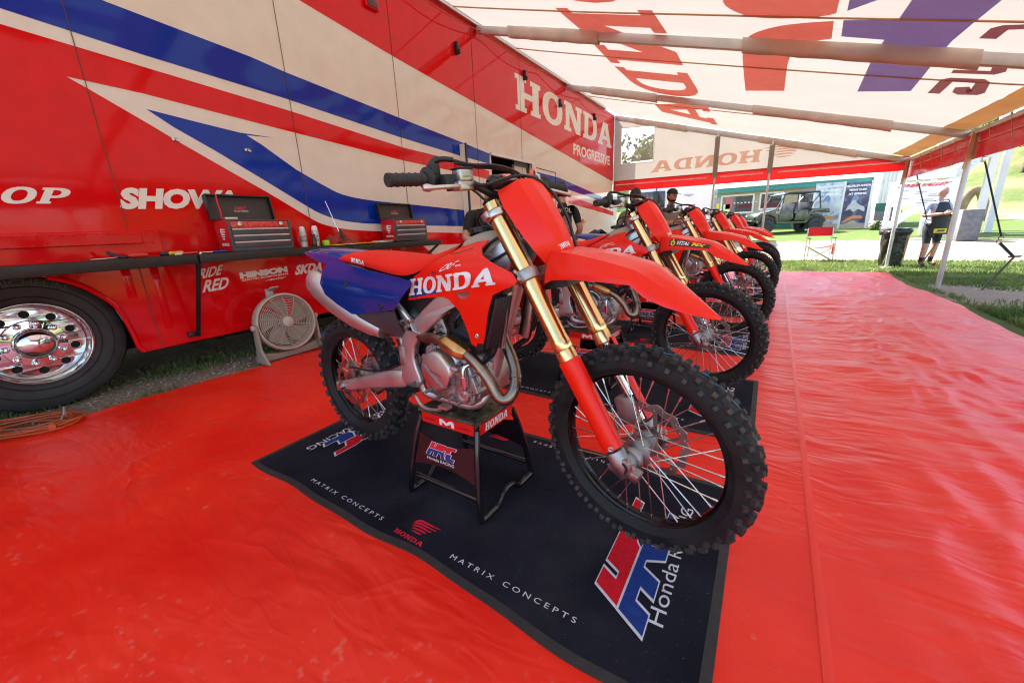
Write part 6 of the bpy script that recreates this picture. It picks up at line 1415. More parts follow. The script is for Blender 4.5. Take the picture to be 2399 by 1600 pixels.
# ---- orange cord coil
def make_cord():
    c = onz(85, 1000, .01); pts = []
    for t in range(150):
        a = t*.42; k = 1+.16*math.sin(t*.37)+.10*math.sin(t*.11); r1, r2 = .30*k, .165*k
        pts.append((c.x+.05*math.sin(t*.21)+r1*math.cos(a)*.55-r2*math.sin(a)*.5, c.y-.02+.03*math.sin(t*.13)+r1*math.cos(a)*.55+r2*math.sin(a)*.6, floor_z(c.x, c.y)+.012+.030*(t/150)+.004*math.sin(t*1.7)))
    mb = MB(); mb.tube(catmull(pts, 3), .0052, 6); root = mb.build('extension_cord', mat('orange_cord', (.46, .075, .012), .45, var=.12)); tag(root, 'orange extension cord coiled on the red floor beside the truck wheel', 'cord')
    q = Vector(pts[30]); mb = MB(); mb.tube([q+Vector((0, 0, .02)), q+Vector((.02, .015, .06)), q+Vector((0, .03, .10)), q+Vector((-.02, .03, .04))], .005, 6); mb.build('twist_tie', mat('grey_tie', (.3, .28, .27), .5), root)
    mb = MB(); mb.cyl(q+Vector((.05, -.05, .02)), q+Vector((.10, -.06, .02)), .017, n=12); mb.build('plug', mat('orange_plug', (.55, .10, .02), .4), root)
make_cord()

# ================================================================== straps and stakes
STRAP = mat('black_webbing', (.012, .011, .012), .7, var=.2); STAKE = mat('rusty_stake', (.12, .09, .08), .6, .5, var=.3, vscale=30)
def strap_set(Y, pts, stake, label, slabel):
    q = [ony(x, y, Y) for x, y in pts]; root = empty('ratchet_strap', q[-1]); tag(root, label, 'strap'); o = q[-1]
    mb = MB()
    for a, b in zip(q[:-1], q[1:]): mb.bar(a-o, b-o, .022, .004, up=(0, 1, .1))
    mb.build('webbing', STRAP, root, smooth=None)
    k = q[1]-o; mb = MB(); mb.box(k, (.05, .035, .09), Matrix.Rotation(R(12), 3, 'Y')); mb.cyl(k+Vector((-.04, -.03, .03)), k+Vector((.04, -.03, .03)), .010, n=8); mb.build('ratchet', STEEL, root, bevel=.005)
    mb = MB(); c = Vector((0, 0, -.02)); mb.tube([c+Vector((.025*math.cos(t*.5), 0, .03*math.sin(t*.5))) for t in range(12)], .005, 6); mb.tube([c+Vector((-.01+.028*math.cos(t*.45+1.6), 0, -.05+.028*math.sin(t*.45+1.6))) for t in range(11)], .005, 6); mb.build('hook', BLKMET, root)
    a, b = ony(*stake[0], Y), ony(*stake[1], Y); mb = MB(); mb.cyl(a, b, .014, n=10); mb.cyl(a+Vector((-.06, 0, .0)), a+Vector((.07, 0, .01)), .013, n=8); s = mb.build('tent_stake', STAKE); tag(s, slabel, 'stake'); s.data.transform(Matrix.Translation(-b)); s.location = b
    mb = MB(); mb.bar(q[-1]+Vector((.0, 0, -.09))-o, a+Vector((-.005, 0, 0))-o, .035, .012, up=(0, 1, 0)); mb.build('anchor_loop', STRAP, root)
strap_set(9.17, [(2298, 318), (2306, 372), (2346, 555)], [(2376, 602), (2293, 686)], 'black ratchet strap from the side eave post down to a stake', 'slanted steel stake driven in bare dirt beside the side eave post')
strap_set(12.85, [(2146, 398), (2151, 425), (2172, 515)], [(2193, 570), (2153, 626)], 'black ratchet strap hanging at the tent corner post', 'slanted steel stake in grass by the tent corner post')

# ================================================================== background
BGY = 29.0
def gz(x, y): return ground_z(x, y)
def bgx(px, Y, py=500): return ony(px, py, Y).x
def bgz(px, py, Y): return ony(px, py, Y).z
# ---- far wooded ridge and the hill on the right
FOREST = mat('forest_hill', (.018, .040, .012), .95, vscale=.12, col2=(.06, .10, .03), bump=1.0, bscale=.35, spec=.05, bdist=2.0)
def ridge():
    mb = MB(); n = 120
    def f(u, v):
        a = R(-75+150*u); r_ = 150+110*v; h = (20+13*noise.noise((u*5, 0, 1))+6*noise.noise((u*19, 0, 2)))*sstep(0, 1, v)*1.25
        return (r_*math.sin(a), r_*math.cos(a), 4.0+h+2.2*noise.noise((u*60, v*8, 0))*sstep(.1, .5, v))
    mb.grid(160, 26, f); tag(mb.build('hills', FOREST, fix=False, smooth=80), 'wooded ridge rising far behind the buildings', 'hill', kind='structure')
ridge()
def hill():
    D = mat('hill_grass_dirt', (.085, .12, .04), .95, vscale=.22, col2=(.28, .21, .14), spec=.05, bump=.6, bscale=1.5, bdist=.2)
    def f(u, v):
        x = 8+60*u; y = 30+50*v; h = 9.5*sstep(0, .85, v)*sstep(-.10, .30, u+.1*v)+.9*noise.noise((u*6, v*5, 0))*sstep(0, .3, v)
        return (x, y, gz(x, y)-.3*(1-v)+h)
    mb = MB(); mb.grid(60, 44, f); tag(mb.build('hill', D, fix=False, smooth=80), 'grass and dirt slope of the race track', 'hill', kind='structure')
hill()
# ---- trees
LEAF = [mat('leaf_dark', (.020, .050, .010), .7, vscale=.8, col2=(.05, .11, .02), trans=.3), mat('leaf_mid', (.035, .085, .015), .7, vscale=.8, col2=(.09, .16, .03), trans=.3)]
BARK = mat('bark', (.10, .075, .055), .9, var=.3, vscale=8)
def make_tree(x, y, h, w, k, label, seed):
    rnd = random.Random(seed); root = empty('tree', (x, y, 0)); z0 = None
    root.location.z = hz(x, y)-.2; tag(root, label, 'tree', 'trees behind the track buildings')
    mb = MB(); mb.tube([(0, 0, 0), (.06*w, .02, h*.25), (.0, .05, h*.55), (.05, 0, h*.8)], [.035*h, .026*h, .016*h, .006*h], 8)
    for i in range(7):
        a = rnd.uniform(0, 6.28); z = h*rnd.uniform(.3, .65); mb.tube([(0, 0, z), (math.cos(a)*w*.3, math.sin(a)*w*.3, z+h*.12), (math.cos(a)*w*.55, math.sin(a)*w*.55, z+h*.2)], [.012*h, .008*h, .003*h], 6)
    mb.build('trunk', BARK, root)
    mb = MB(); vs = []; fs = []
    cl = [(rnd.gauss(0, .38)*w, rnd.gauss(0, .38)*w, h*(.42+.5*rnd.random()), w*rnd.uniform(.22, .42)) for _ in range(26)]
    for cx, cy, cz, r_ in cl:
        for i in range(70):
            d = Vector((rnd.gauss(0, 1), rnd.gauss(0, 1), rnd.gauss(0, .8))).normalized()*r_*rnd.uniform(.55, 1.05); p = Vector((cx, cy, cz))+d; s = .055*w*rnd.uniform(.6, 1.4)
            a = Vector((rnd.gauss(0, 1), rnd.gauss(0, 1), rnd.gauss(0, 1))).normalized()*s; b = Vector((rnd.gauss(0, 1), rnd.gauss(0, 1), rnd.gauss(0, 1))).normalized()*s
            o = len(vs); vs += [p-a, p+b, p+a, p-b]; fs.append((o, o+1, o+2, o+3))
    mb.add(vs, fs); mb.build('crown', LEAF[k], root, fix=False, smooth=None)
def hz(x, y):
    z = gz(x, min(y, 60))
    if x > 8 and y > 30:
        u, v = (x-8)/60, (y-30)/50; z = gz(x, y)-.3*(1-v)+9.5*sstep(0, .85, v)*sstep(-.10, .30, u+.1*v)
    return z
TL = ['leafy tree on the slope above the big white posts', 'dark broad tree on the slope above the track', 'pale leafy tree partly behind the white posts', 'tree beyond the white motorhome', 'tree beyond the building roof', 'tall tree at the far side of the motorhome', 'bushy tree on the hill crest']
for i, (px, Y, h, w, k) in enumerate(((2385, 48, 6.5, 3.2, 1), (2365, 60, 7, 3.6, 0), (2340, 56, 5.5, 3.0, 1), (1530, 46, 8.5, 4.0, 1), (2080, 70, 11, 5, 0), (1560, 62, 11, 4.5, 1), (2420, 62, 6.5, 3.4, 0))):
    p = ony(px, 450, Y); make_tree(p.x, Y, h, w, k, TL[i], 100+i)
# ---- low building
def building():
    Y = BGY; x0, x1 = bgx(1560, Y), bgx(2052, Y); z0 = gz(0, Y)-.15; ze = bgz(1815, 440, Y); root = empty('track_building', ((x0+x1)/2, Y, z0)); o = Vector(root.location)
    tag(root, 'low tan building with green trim and wide windows behind the utility vehicle', 'building')
    def b(mb, n, m, par=None, **k): mb.xf(lambda v: v-o); return mb.build(n, m, par or root, **k)
    TAN = mat('tan_siding', (.42, .33, .20), .7, var=.08, vscale=2); GRN = mat('green_siding', (.018, .12, .075), .6, var=.12, vscale=3); TEAL = mat('teal_trim', (.03, .22, .19), .5)
    zw = bgz(1815, 499, Y)
    mb = MB(); mb.box(((x0+x1)/2, Y+2.5, (zw+ze)/2), (x1-x0, 5, ze-zw)); b(mb, 'wall', TAN, smooth=None)
    mb = MB(); mb.box(((x0+x1)/2, Y+2.49, (z0+zw)/2-.01), (x1-x0+.06, 5.06, zw-z0)); b(mb, 'wainscot', GRN, smooth=None)
    for i in range(int((x1-x0)/.32)): mb = MB(); mb.box((x0+.16+.32*i, Y-.012, (zw+ze)/2), (.03, .022, ze-zw-.02)); b(mb, 'siding_rib', TAN, smooth=None)
    mb = MB(); mb.box(((x0+x1)/2, Y-.30, ze+.02), (x1-x0+.5, .08, .28)); b(mb, 'fascia', TEAL, smooth=None)
    mb = MB(); mb.add([(x0-.3, Y-.4, ze+.17), (x1+.3, Y-.4, ze+.17), (x1+.3, Y+3, ze+1.3), (x0-.3, Y+3, ze+1.3), (x0-.3, Y-.4, ze+.13), (x1+.3, Y-.4, ze+.13), (x1+.3, Y+3, ze+1.24), (x0-.3, Y+3, ze+1.24)], [(0, 1, 2, 3), (7, 6, 5, 4), (0, 4, 5, 1), (1, 5, 6, 2), (2, 6, 7, 3), (3, 7, 4, 0)]); rf = b(mb, 'roof', mat('pale_metal_roof', (.62, .62, .60), .4, .2), smooth=None)
    n = int((x1-x0)/.45)
    for i in range(n): mb = MB(); x = x0+.2+.45*i; mb.bar((x, Y-.405, ze+.185), (x, Y+2.9, ze+1.29), .04, .05); b(mb, 'roof_rib', MATS['pale_metal_roof'], rf, smooth=None)
    def win(pa, pb, label=None):
        (xa, za), (xb, zb) = (ony(*pa, Y-.03).x, ony(*pa, Y-.03).z), (ony(*pb, Y-.03).x, ony(*pb, Y-.03).z); w = .09
        mb = MB(); mb.prism([[(xa, zb), (xb, zb), (xb, za), (xa, za)], [(xa+w, zb+w), (xb-w, zb+w), (xb-w, za-w), (xa+w, za-w)]], lambda x, z: (x, Y-.06, z), lambda x, z: (x, Y-.005, z)); f = b(mb, 'window', mat('white_trim', (.7, .68, .64), .5), smooth=None)
        mb = MB(); mb.box(((xa+xb)/2, Y-.02, (za+zb)/2), (xb-xa-2*w, .015, za-zb-2*w)); b(mb, 'pane', GLASSD, f, smooth=None)
        return xa, xb, za, zb, f
    xa, xb, za, zb, f = win((1690, 459), (1764, 499)); mb = MB(); mb.box((xa+.45, Y-.035, za-.5), (.35, .01, .6)); b(mb, 'poster', mat('red_poster', (.6, .1, .1), .5), f, smooth=None); mb = MB(); mb.box((xa+.35, Y-.035, zb+.35), (.35, .01, .45)); b(mb, 'notice', mat('pale_yellow_card', (.75, .75, .35), .6), f, smooth=None)
    for k in range(8): mb = MB(); mb.box((xa+.75+.19*k, Y-.035, zb+.62-.01*(k % 3)), (.10, .01, .05)); b(mb, 'window_card', WHITE, f, smooth=None)
    win((1781, 452), (1832, 490)); win((1873, 452), (1905, 492))
    (xa, za) = bgx(1668, Y), bgz(1675, 464, Y); mb = MB(); mb.box((xa+.2, Y-.02, (za+z0)/2), (.5, .05, za-z0)); d = b(mb, 'door', mat('grey_door', (.30, .29, .27), .5), smooth=None); mb = MB(); mb.box((xa+.28, Y-.052, za-.5), (.2, .01, .3)); b(mb, 'notice', MATS['yellow_print'], d, smooth=None)
building()
# ---- side by side vehicle
def utv():
    # local: x forward, y left, z up
    d = 20.4; base = at_depth(1872, 536, d); root = empty('utility_vehicle', (at_depth(1835, 533, d).x, at_depth(1835, 533, d).y, gz(0, at_depth(1835, 533, d).y)))
    root.rotation_euler = (0, 0, R(205)); tag(root, 'dark green four-seat utility vehicle with roof parked outside the building', 'utility vehicle')
    BODY = mat('olive_paint', (.045, .050, .035), .25, coat=.4, var=.06); CAGE = mat('dark_cage', (.02, .022, .028), .35, var=.1); ROOF = mat('roof_panel', (.06, .07, .10), .3, var=.05)
    B = lambda mb, n, m, par=None, **k: mb.build(n, m, par or root, **k)
    hw = .74
    side = [(1.55, .62), (1.62, .80), (1.55, .95), (.85, 1.12), (.70, 1.10), (.62, .52), (-.55, .52), (-.72, .95), (-.85, 1.10), (-1.62, 1.08), (-1.66, .86), (-1.42, .92), (-1.1, .96), (-.80, .78), (-.72, .42), (.72, .42), (.82, .75), (1.1, .88), (1.40, .78), (1.52, .55)]
    mb = MB(); mb.prism([side], lambda x, z: (x, -hw, z), lambda x, z: (x, hw, z)); B(mb, 'body', BODY, bevel=.04)
    mb = MB(); mb.prism([[(.80, 1.10), (1.58, .93), (1.63, .80), (1.6, .78), (1.5, .9), (.8, 1.04)]], lambda x, z: (x, -.6, z+.02), lambda x, z: (x, .6, z+.02)); B(mb, 'hood', BODY, bevel=.02)
    mb = MB(); mb.box((1.60, 0, .72), (.08, .9, .16)); mb.tube([(1.66, -.55, .48), (1.74, -.5, .62), (1.74, .5, .62), (1.66, .55, .48)], .028, 8); B(mb, 'front_bumper', BLKMET, bevel=.01)
    for s in (-1, 1):
        mb = MB(); mb.box((1.60, s*.52, .86), (.05, .24, .10), Matrix.Rotation(R(15*s), 3, 'Z')); B(mb, 'headlight', mat('lamp_glass', (.6, .62, .65), .08), bevel=.015)
        mb = MB(); mb.tube(catmull([(.80, s*.70, 1.08), (.42, s*.66, 1.78), (.30, s*.64, 1.86), (-1.0, s*.64, 1.84), (-1.12, s*.66, 1.72), (-1.22, s*.70, 1.08)], 5), .030, 8); mb.tube([(-.15, s*.72, 1.0), (-.18, s*.64, 1.85)], .028, 8); mb.tube([(-1.1, s*.66, 1.70), (-.62, s*.72, 1.1)], .022, 8); B(mb, 'roll_cage', CAGE)
        for x0, x1 in ((.66, -.02), (-.08, -.70)):
            mb = MB(); mb.prism([[(x0, .55), (x0-.04, 1.04), (x1+.06, 1.04), (x1, .70), (x1+.12, .55)]], lambda x, z: (x, s*(hw+.004), z), lambda x, z: (x, s*(hw+.03), z)); dr = B(mb, 'door', BODY, bevel=.015)
            mb = MB(); mb.box((x1+.14, s*(hw+.04), .98), (.10, .02, .03)); B(mb, 'handle', BLKMET, dr)
        mb = MB(); mb.box((.74, s*(hw+.005), .98), (.12, .02, .06)); B(mb, 'marker', mat('amber_marker', (.8, .32, .02), .3))
        for x in (1.12, -1.10):
            c = Vector((x, s*.62, .335)); w = MB(); w.lathe([(.16, -.12), (.27, -.125), (.32, -.10), (.335, -.05), (.335, .05), (.32, .10), (.27, .125), (.16, .12)], c, (0, 1, 0), 28)
            for k in range(22):
                a = 2*math.pi*k/22
                for q in (-.06, .06): w.box(c+Vector((.335*math.cos(a+(q*2)), q, .335*math.sin(a+(q*2)))), (.05, .09, .03), Matrix.Rotation(-a+math.pi/2, 3, 'Y'))
            wh = B(w, 'wheel', mat('utv_tyre', (.04, .04, .045), .8, var=.2)); mb = MB(); mb.lathe([(.165, .09*s), (.15, .115*s), (.06, .10*s), (0, .12*s)], c, (0, 1, 0), 20); B(mb, 'rim', BLKMET, wh)
            mb = MB(); mb.tube([c+Vector((.42*math.cos(R(a)), 0, .42*math.sin(R(a)))) for a in range(20, 165, 12)], .06, 8, sx=1.6, up=(0, 1, 0)); B(mb, 'fender', BLK_PL)
    mb = MB(); mb.prism([[(.52, 1.80), (.30, 1.90), (-.4, 1.93), (-1.08, 1.89), (-1.14, 1.82), (-1.0, 1.85), (.25, 1.86)]], lambda x, z: (x, -.70, z), lambda x, z: (x, .70, z)); B(mb, 'roof', ROOF, bevel=.02)
    for x in (.0, -.72):
        mb = MB(); mb.box((x+.12, 0, .86), (.42, 1.2, .14)); mb.box((x-.12, 0, 1.16), (.13, 1.2, .52), Matrix.Rotation(R(-12), 3, 'Y')); B(mb, 'seat', BLK_PL, bevel=.04)
    mb = MB(); mb.tube([(.42, .33+.17*math.cos(t*.5236), 1.14+.17*math.sin(t*.5236)) for t in range(12)], .015, 6, closed=True); B(mb, 'steering_wheel', BLK_PL)
    mb = MB(); mb.box((-1.66, 0, .98), (.03, 1.3, .05)); mb.box((-1.68, .5, .95), (.03, .2, .08), mi=1); mb.box((-1.68, -.5, .95), (.03, .2, .08), mi=1); B(mb, 'tailgate', [BODY, mat('tail_lens', (.6, .03, .02), .3)])
utv()
# ---- printed boards
def boards():
    Y = 26.8
    def art(name, c1, c2, c3, sc):
        m = bpy.data.materials.new(name); m.use_nodes = True; N = m.node_tree.nodes; L = m.node_tree.links; b = N['Principled BSDF']; b.inputs['Roughness'].default_value = .5
        tc = N.new('ShaderNodeTexCoord'); n = N.new('ShaderNodeTexNoise'); n.inputs['Scale'].default_value = sc; n.inputs['Detail'].default_value = 3; n.inputs['Distortion'].default_value = 1.5; L.new(tc.outputs['Object'], n.inputs[0])
        r_ = N.new('ShaderNodeValToRGB'); e = r_.color_ramp.elements; e[0].position = .36; e[0].color = (*c1, 1); e[1].position = .62; e[1].color = (*c3, 1); k = e.new(.47); k.color = (*c2, 1); L.new(n.outputs[0], r_.inputs[0]); L.new(r_.outputs[0], b.inputs[0]); return m
    for (pa, pb, pt), m, nm, lab in ((((1899, 529), (1964, 528), (1914, 431)), art('pale_riders_print', (.16, .22, .34), (.42, .50, .58), (.60, .64, .62), 2.2), 'poster_board', 'pale blue printed board with jumbled rider shapes next to the dark board'),
                           (((1965, 528), (2027, 528), (2047, 424)), art('night_print', (.03, .03, .08), (.06, .06, .13), (.16, .19, .30), 1.4), 'poster_board', 'dark navy printed board with white headline and rider picture')):
        a, b = ony(*pa, Y), ony(*pb, Y); z0 = gz(0, Y); zt = ony(*pt, Y).z; o = Vector(((a.x+b.x)/2, Y, z0)); root = empty(nm, o); tag(root, lab, 'banner')
        mb = MB(); mb.box((0, 0, (zt-z0)/2), (b.x-a.x, .06, zt-z0)); br = mb.build('panel', m, root, smooth=None)
        for s in ((1,) if 'dark' in lab else (-1,)): mb = MB(); mb.box((s*(b.x-a.x)/2, .0, (zt-z0)/2), (.09, .09, zt-z0+.02)); mb.build('post', mat('white_trim', (.7, .68, .64), .5), root, smooth=None)
        W, H = b.x-a.x, zt-z0
        if 'dark' in lab:
            for k, (s, w_, x_) in enumerate((("MILLVILLE'S ANNUAL", .92, .04), ('VIKING CLASH', .66, .16), ('AT SPRING', .66, .16))):
                mb = MB(); text(mb, s, lambda u, v: (-W/2+W*(x_+w_*u), -.034, H*(.90-.085*k)+H*.045*v), .05); mb.build('lettering', WHITE, br, fix=False, smooth=None)
            # generic rider, bike and ramp shapes
            for nm2, pl, m2 in (('figure_shape', [(.14, .40), (.30, .56), (.42, .62), (.62, .52), (.84, .46), (.86, .36), (.62, .42), (.46, .36), (.30, .42)], mat('pale_grey_print', (.45, .47, .50), .5)), ('figure_shape', [(.30, .62), (.44, .74), (.58, .66), (.50, .56), (.36, .54)], mat('blue_grey_print', (.16, .24, .40), .5)), ('ground_shape', [(0, 0), (1, 0), (1, .09), (.70, .11), (.5, .17), (.2, .10), (0, .08)], mat('sand_print', (.42, .36, .28), .6)), ('figure_shape', [(.05, .12), (.25, .22), (.5, .28), (.82, .26), (.80, .20), (.55, .21), (.3, .15)], mat('orange_print', (.60, .22, .06), .5))):
                mb = MB(); mb.flat([cat2([(x, y) for x, y in pl], 4, True)], lambda u, v: (-W/2+W*(.02+.96*u), -.033-.0006*len(pl), H*(.01+.98*v))); mb.build(nm2, m2, br, fix=False, smooth=None)
        else:
            rnd = random.Random(3)
            for k in range(9):
                cx, cy = rnd.uniform(.2, .85), rnd.uniform(.15, .6); pl = [(cx+rnd.uniform(.06, .15)*math.cos(t*.9), cy+rnd.uniform(.03, .09)*math.sin(t*.9)) for t in range(7)]
                mb = MB(); mb.flat([cat2(pl, 4, True)], lambda u, v: (-W/2+W*min(.98, max(.02, u)), -.032-.0005*k, H*min(.98, max(.02, v)))); mb.build('figure_shape', (MATS['white_print'], MATS['blue_grey_print'], MATS['pale_grey_print'])[k % 3], br, fix=False, smooth=None)
boards()
# ---- white siding tower, sign board, steps
WHT = mat('white_painted_timber', (.72, .71, .69), .6, var=.06, vscale=2); GREYB = mat('grey_block', (.16, .16, .17), .85, var=.2, vscale=9)
def tower():
    Y = 27.0; x0, x1 = bgx(2047, Y), bgx(2090, Y); z0 = gz(0, Y); root = empty('siding_shed', ((x0+x1)/2, Y, z0)); tag(root, 'tall shed of white vertical siding beside the dark printed board', 'shed'); zt = bgz(2060, 395, Y)-z0; w = x1-x0
    mb = MB(); mb.box((0, 1, zt/2), (w, 2, zt)); wl = mb.build('wall', WHT, root, smooth=None)
    for i in range(5): mb = MB(); mb.box((-w/2+w*(i+.5)/5, -.02, zt/2), (.05, .06, zt)); mb.build('siding_rib', WHT, wl, smooth=None)
    mb = MB(); mb.box((0, -.05, .95), (w, .08, .35)); mb.build('green_band', mat('green_siding', (.018, .12, .075), .6), wl, smooth=None); mb = MB(); mb.box((0, -.12, .38), (w, .2, .76)); mb.build('block_base', GREYB, wl, smooth=None)
tower()
def viewing_stand():
    Y = 22.0; root = empty('timber_lookout', (bgx(2200, Y), Y, gz(0, Y))); tag(root, 'white timber lookout on tall posts with open stairs', 'lookout'); o = Vector(root.location)
    def b(mb, n, m, **k): mb.xf(lambda v: v-o); return mb.build(n, m, root, **k)
    for px, yy in ((2096, 22), (2165, 22.0), (2178, 23.5), (2290, 22.0), (2318, 22.6), (2212, 24)):
        x = bgx(px, yy, 520); top = 6.5 if px > 2200 else 5.2; mb = MB(); mb.box((x, yy, (gz(x, yy)+top)/2), (.19, .19, top-gz(x, yy))); b(mb, 'post', WHT, smooth=None)
    za = bgz(2150, 412, Y); mb = MB(); mb.box((bgx(2160, Y), Y+.6, za), (bgx(2215, Y)-bgx(2105, Y), 1.6, .32)); b(mb, 'deck_beam', WHT, smooth=None)
    for (a, c) in (((2215, 430), (2335, 350)), ((2225, 417), (2345, 337))):
        p, q = ony(*a, Y-.1), ony(*c, Y-.1); mb = MB(); mb.bar(p, q, .08, .20, up=(0, 0, 1)); b(mb, 'stringer', WHT, smooth=None)
    p, q = ony(2236, 409, Y), ony(2318, 345, Y)
    for k in range(9): c = p.lerp(q, k/8); mb = MB(); mb.box(c+Vector((0, .3, 0)), (.42, .9, .06)); b(mb, 'tread', WHT, smooth=None)
    mb = MB(); mb.bar(ony(2080, 533, Y-.2), ony(2160, 478, Y-.2), .10, .25); b(mb, 'brace', WHT, smooth=None)
viewing_stand()
def sign():
    Y = 20.5; a, b, c = ony(2089, 430, Y), ony(2250, 423, Y), ony(2084, 486, Y); root = empty('sign_board', (a.x, Y, gz(0, Y))); tag(root, 'wide white sign board with red heading hung on the lookout posts', 'sign'); o = Vector(root.location); W = b.x-a.x; z0, z1 = c.z-o.z, a.z-o.z
    mb = MB(); mb.box((W/2, 0, (z0+z1)/2), (W, .05, z1-z0)); p = mb.build('panel', mat('white_sign', (.80, .80, .80), .5, var=.02), root, smooth=None)
    mb = MB(); text(mb, 'RIVER VALLEY', lambda u, v: (W*(.10+.80*u), -.03, z0+(z1-z0)*(.78+.13*v)), .06, .1); mb.build('lettering', mat('sign_red', (.70, .05, .06), .5), p, fix=False, smooth=None)
    rnd = random.Random(5)
    for k in range(9):
        mb = MB(); x = rnd.uniform(.12, .6); mb.box((W*(x+.1), -.028, z0+(z1-z0)*(.12+.065*k)), (W*rnd.uniform(.1, .2), .004, .022)); mb.build('print_line', mat('grey_print', (.35, .36, .4), .5), p, smooth=None)
    mb = MB(); mb.flat([arc(.80*W, z0+(z1-z0)*.36, .09, .09, 0, 330, 11)], lambda u, v: (u, -.03, v)); mb.build('badge', MATS['sign_red'], p, fix=False, smooth=None)
    for s in (.04, .96): mb = MB(); mb.box((W*s, .12, z0/2+.4), (.14, .14, z0+.9)); mb.build('post', WHT, root, smooth=None)
sign()
Y_ = 19.5; a = ony(2250, 492, Y_); b_ = ony(2293, 526, Y_); mb = MB(); mb.box(((a.x+b_.x)/2, Y_, (a.z+gz(0, Y_))/2), (b_.x-a.x, .5, a.z-gz(0, Y_))); tag(mb.build('block_wall', GREYB, bevel=.02), 'low grey masonry block wall beneath the lookout stairs', 'wall')
Y_ = 30; a = ony(2300, 480, Y_); mb = MB(); mb.tube([(a.x-.3+.42*math.cos(R(t)), Y_, gz(0, Y_)+1.45*math.sin(R(t))) for t in range(-5, 190, 12)], .11, 10, sx=1.8, up=(0, 1, 0)); tag(mb.build('track_arch', mat('tan_arch', (.30, .19, .10), .7, var=.25, vscale=3)), 'tan arched tunnel mouth seen behind the lookout posts', 'arch')
# flowers
mb = MB(); rnd = random.Random(9)
for i in range(260):
    p = ony(rnd.uniform(2040, 2085), 524, 25.5); r_ = rnd.uniform(.04, .09); mb.sphere((p.x, 25.5+rnd.uniform(-.3, .3), gz(0, 25.5)+rnd.uniform(.0, .35)), r_, 3, mi=rnd.choice((0, 0, 0, 1, 2)))
o = mb.build('flower_bed', [LEAF[1], WHITE, mat('pink_petal', (.7, .3, .35), .6)], fix=False, smooth=None); tag(o, 'low bed of white and pink flowers by the siding shed', 'flowers', kind='stuff')
# ---- motorhome
def motorhome():
    Y = 20.0; root = empty('motorhome', (bgx(1580, Y), Y, gz(0, Y))); o = Vector(root.location); tag(root, 'white motorhome with black mirror arm parked beyond the tent end', 'motorhome')
    def b(mb, n, m, par=None, **k): mb.xf(lambda v: v-o); return mb.build(n, m, par or root, **k)
    x0, x1 = bgx(1470, Y), bgx(1662, Y); z0 = gz(0, Y)
    mb = MB(); mb.box(((x0+x1)/2, Y+1.3, z0+2.1), (x1-x0, 2.5, 3.2)); bd = b(mb, 'body', mat('coach_white', (.78, .77, .75), .2, coat=.4, var=.02), bevel=.10, bseg=4)
    a, c = ony(1500, 452, Y), ony(1556, 496, Y); mb = MB(); mb.box(((a.x+c.x)/2, Y-.02, (a.z+c.z)/2), (c.x-a.x, .10, a.z-c.z)); b(mb, 'window', GLASSD, bd, bevel=.03)
    p = ony(1536, 464, Y-.4); mb = MB(); mb.box(p, (.22, .12, .55)); mb.tube([p+Vector((0, 0, .3)), p+Vector((.1, .15, .6)), (p.x+.25, Y, p.z+.65)], .03, 8); b(mb, 'mirror', BLKMET, bevel=.04)
    q = [ony(x, y, Y-.01) for x, y in ((1598, 456), (1628, 455), (1613, 461))]; mb = MB(); mb.flat([[(v.x, v.z) for v in q]], lambda x, z: (x, Y-.012, z)); b(mb, 'emblem', mat('grey_print', (.35, .36, .4), .5), bd, fix=False, smooth=None)
    for px in (1530, 1640): c = Vector((bgx(px, Y), Y+.05, z0+.45)); mb = MB(); mb.lathe([(.25, -.1), (.44, -.1), (.46, 0), (.44, .25), (.2, .25)], c, (0, 1, 0), 24); b(mb, 'wheel', TYRE)
    mb = MB(); mb.box(((x0+x1)/2, Y+.2, z0+.62), (x1-x0-.2, .1, .25)); b(mb, 'skirt', BLKMET, smooth=None)
motorhome()
# ---- folding chair
def chair():
    p = onground(1915, 612); root = empty('folding_chair', (p.x, p.y, gz(p.x, p.y))); root.rotation_euler = (0, 0, R(6)); tag(root, 'red folding director chair on the grass behind the tent', 'chair')
    RC = mat('red_canvas_seat', (.62, .012, .02), .6, var=.06, trans=.2); W2_ = .29
    for s in (-1, 1):
        mb = MB(); mb.tube([(s*W2_, -.20, .0), (s*W2_, -.20, .62)], .012, 8); mb.tube([(s*W2_, .20, .0), (s*W2_, .20, .62), (s*W2_, .23, .90)], .012, 8); mb.build('side_frame', ALU, root)
        mb = MB(); mb.box((s*W2_, 0, .635), (.05, .46, .025)); mb.build('arm_rest', BLK_PL, root, bevel=.006)
        mb = MB(); mb.cyl((-s*W2_, -.20, .03), (s*W2_, -.20, .40), .011, n=8); mb.build('cross_brace', ALU, root); mb = MB(); mb.cyl((-s*W2_, .20, .03), (s*W2_, .20, .40), .011, n=8); mb.build('cross_brace', ALU, root)
    mb = MB(); mb.grid(8, 4, lambda u, v: (-W2_+2*W2_*u, .235+.03*math.sin(math.pi*u), .68+.24*v)); mb.build('back', RC, root, fix=False, smooth=80, solid=.004)
    mb = MB(); mb.grid(8, 4, lambda u, v: (-W2_+2*W2_*u, -.20+.4*v, .42-.05*math.sin(math.pi*u))); mb.build('seat', RC, root, fix=False, smooth=80, solid=.004)
    mb = MB(); mb.box((W2_+.03, .0, .33), (.03, .22, .30)); mb.build('side_pocket', RC, root, bevel=.01)
chair()
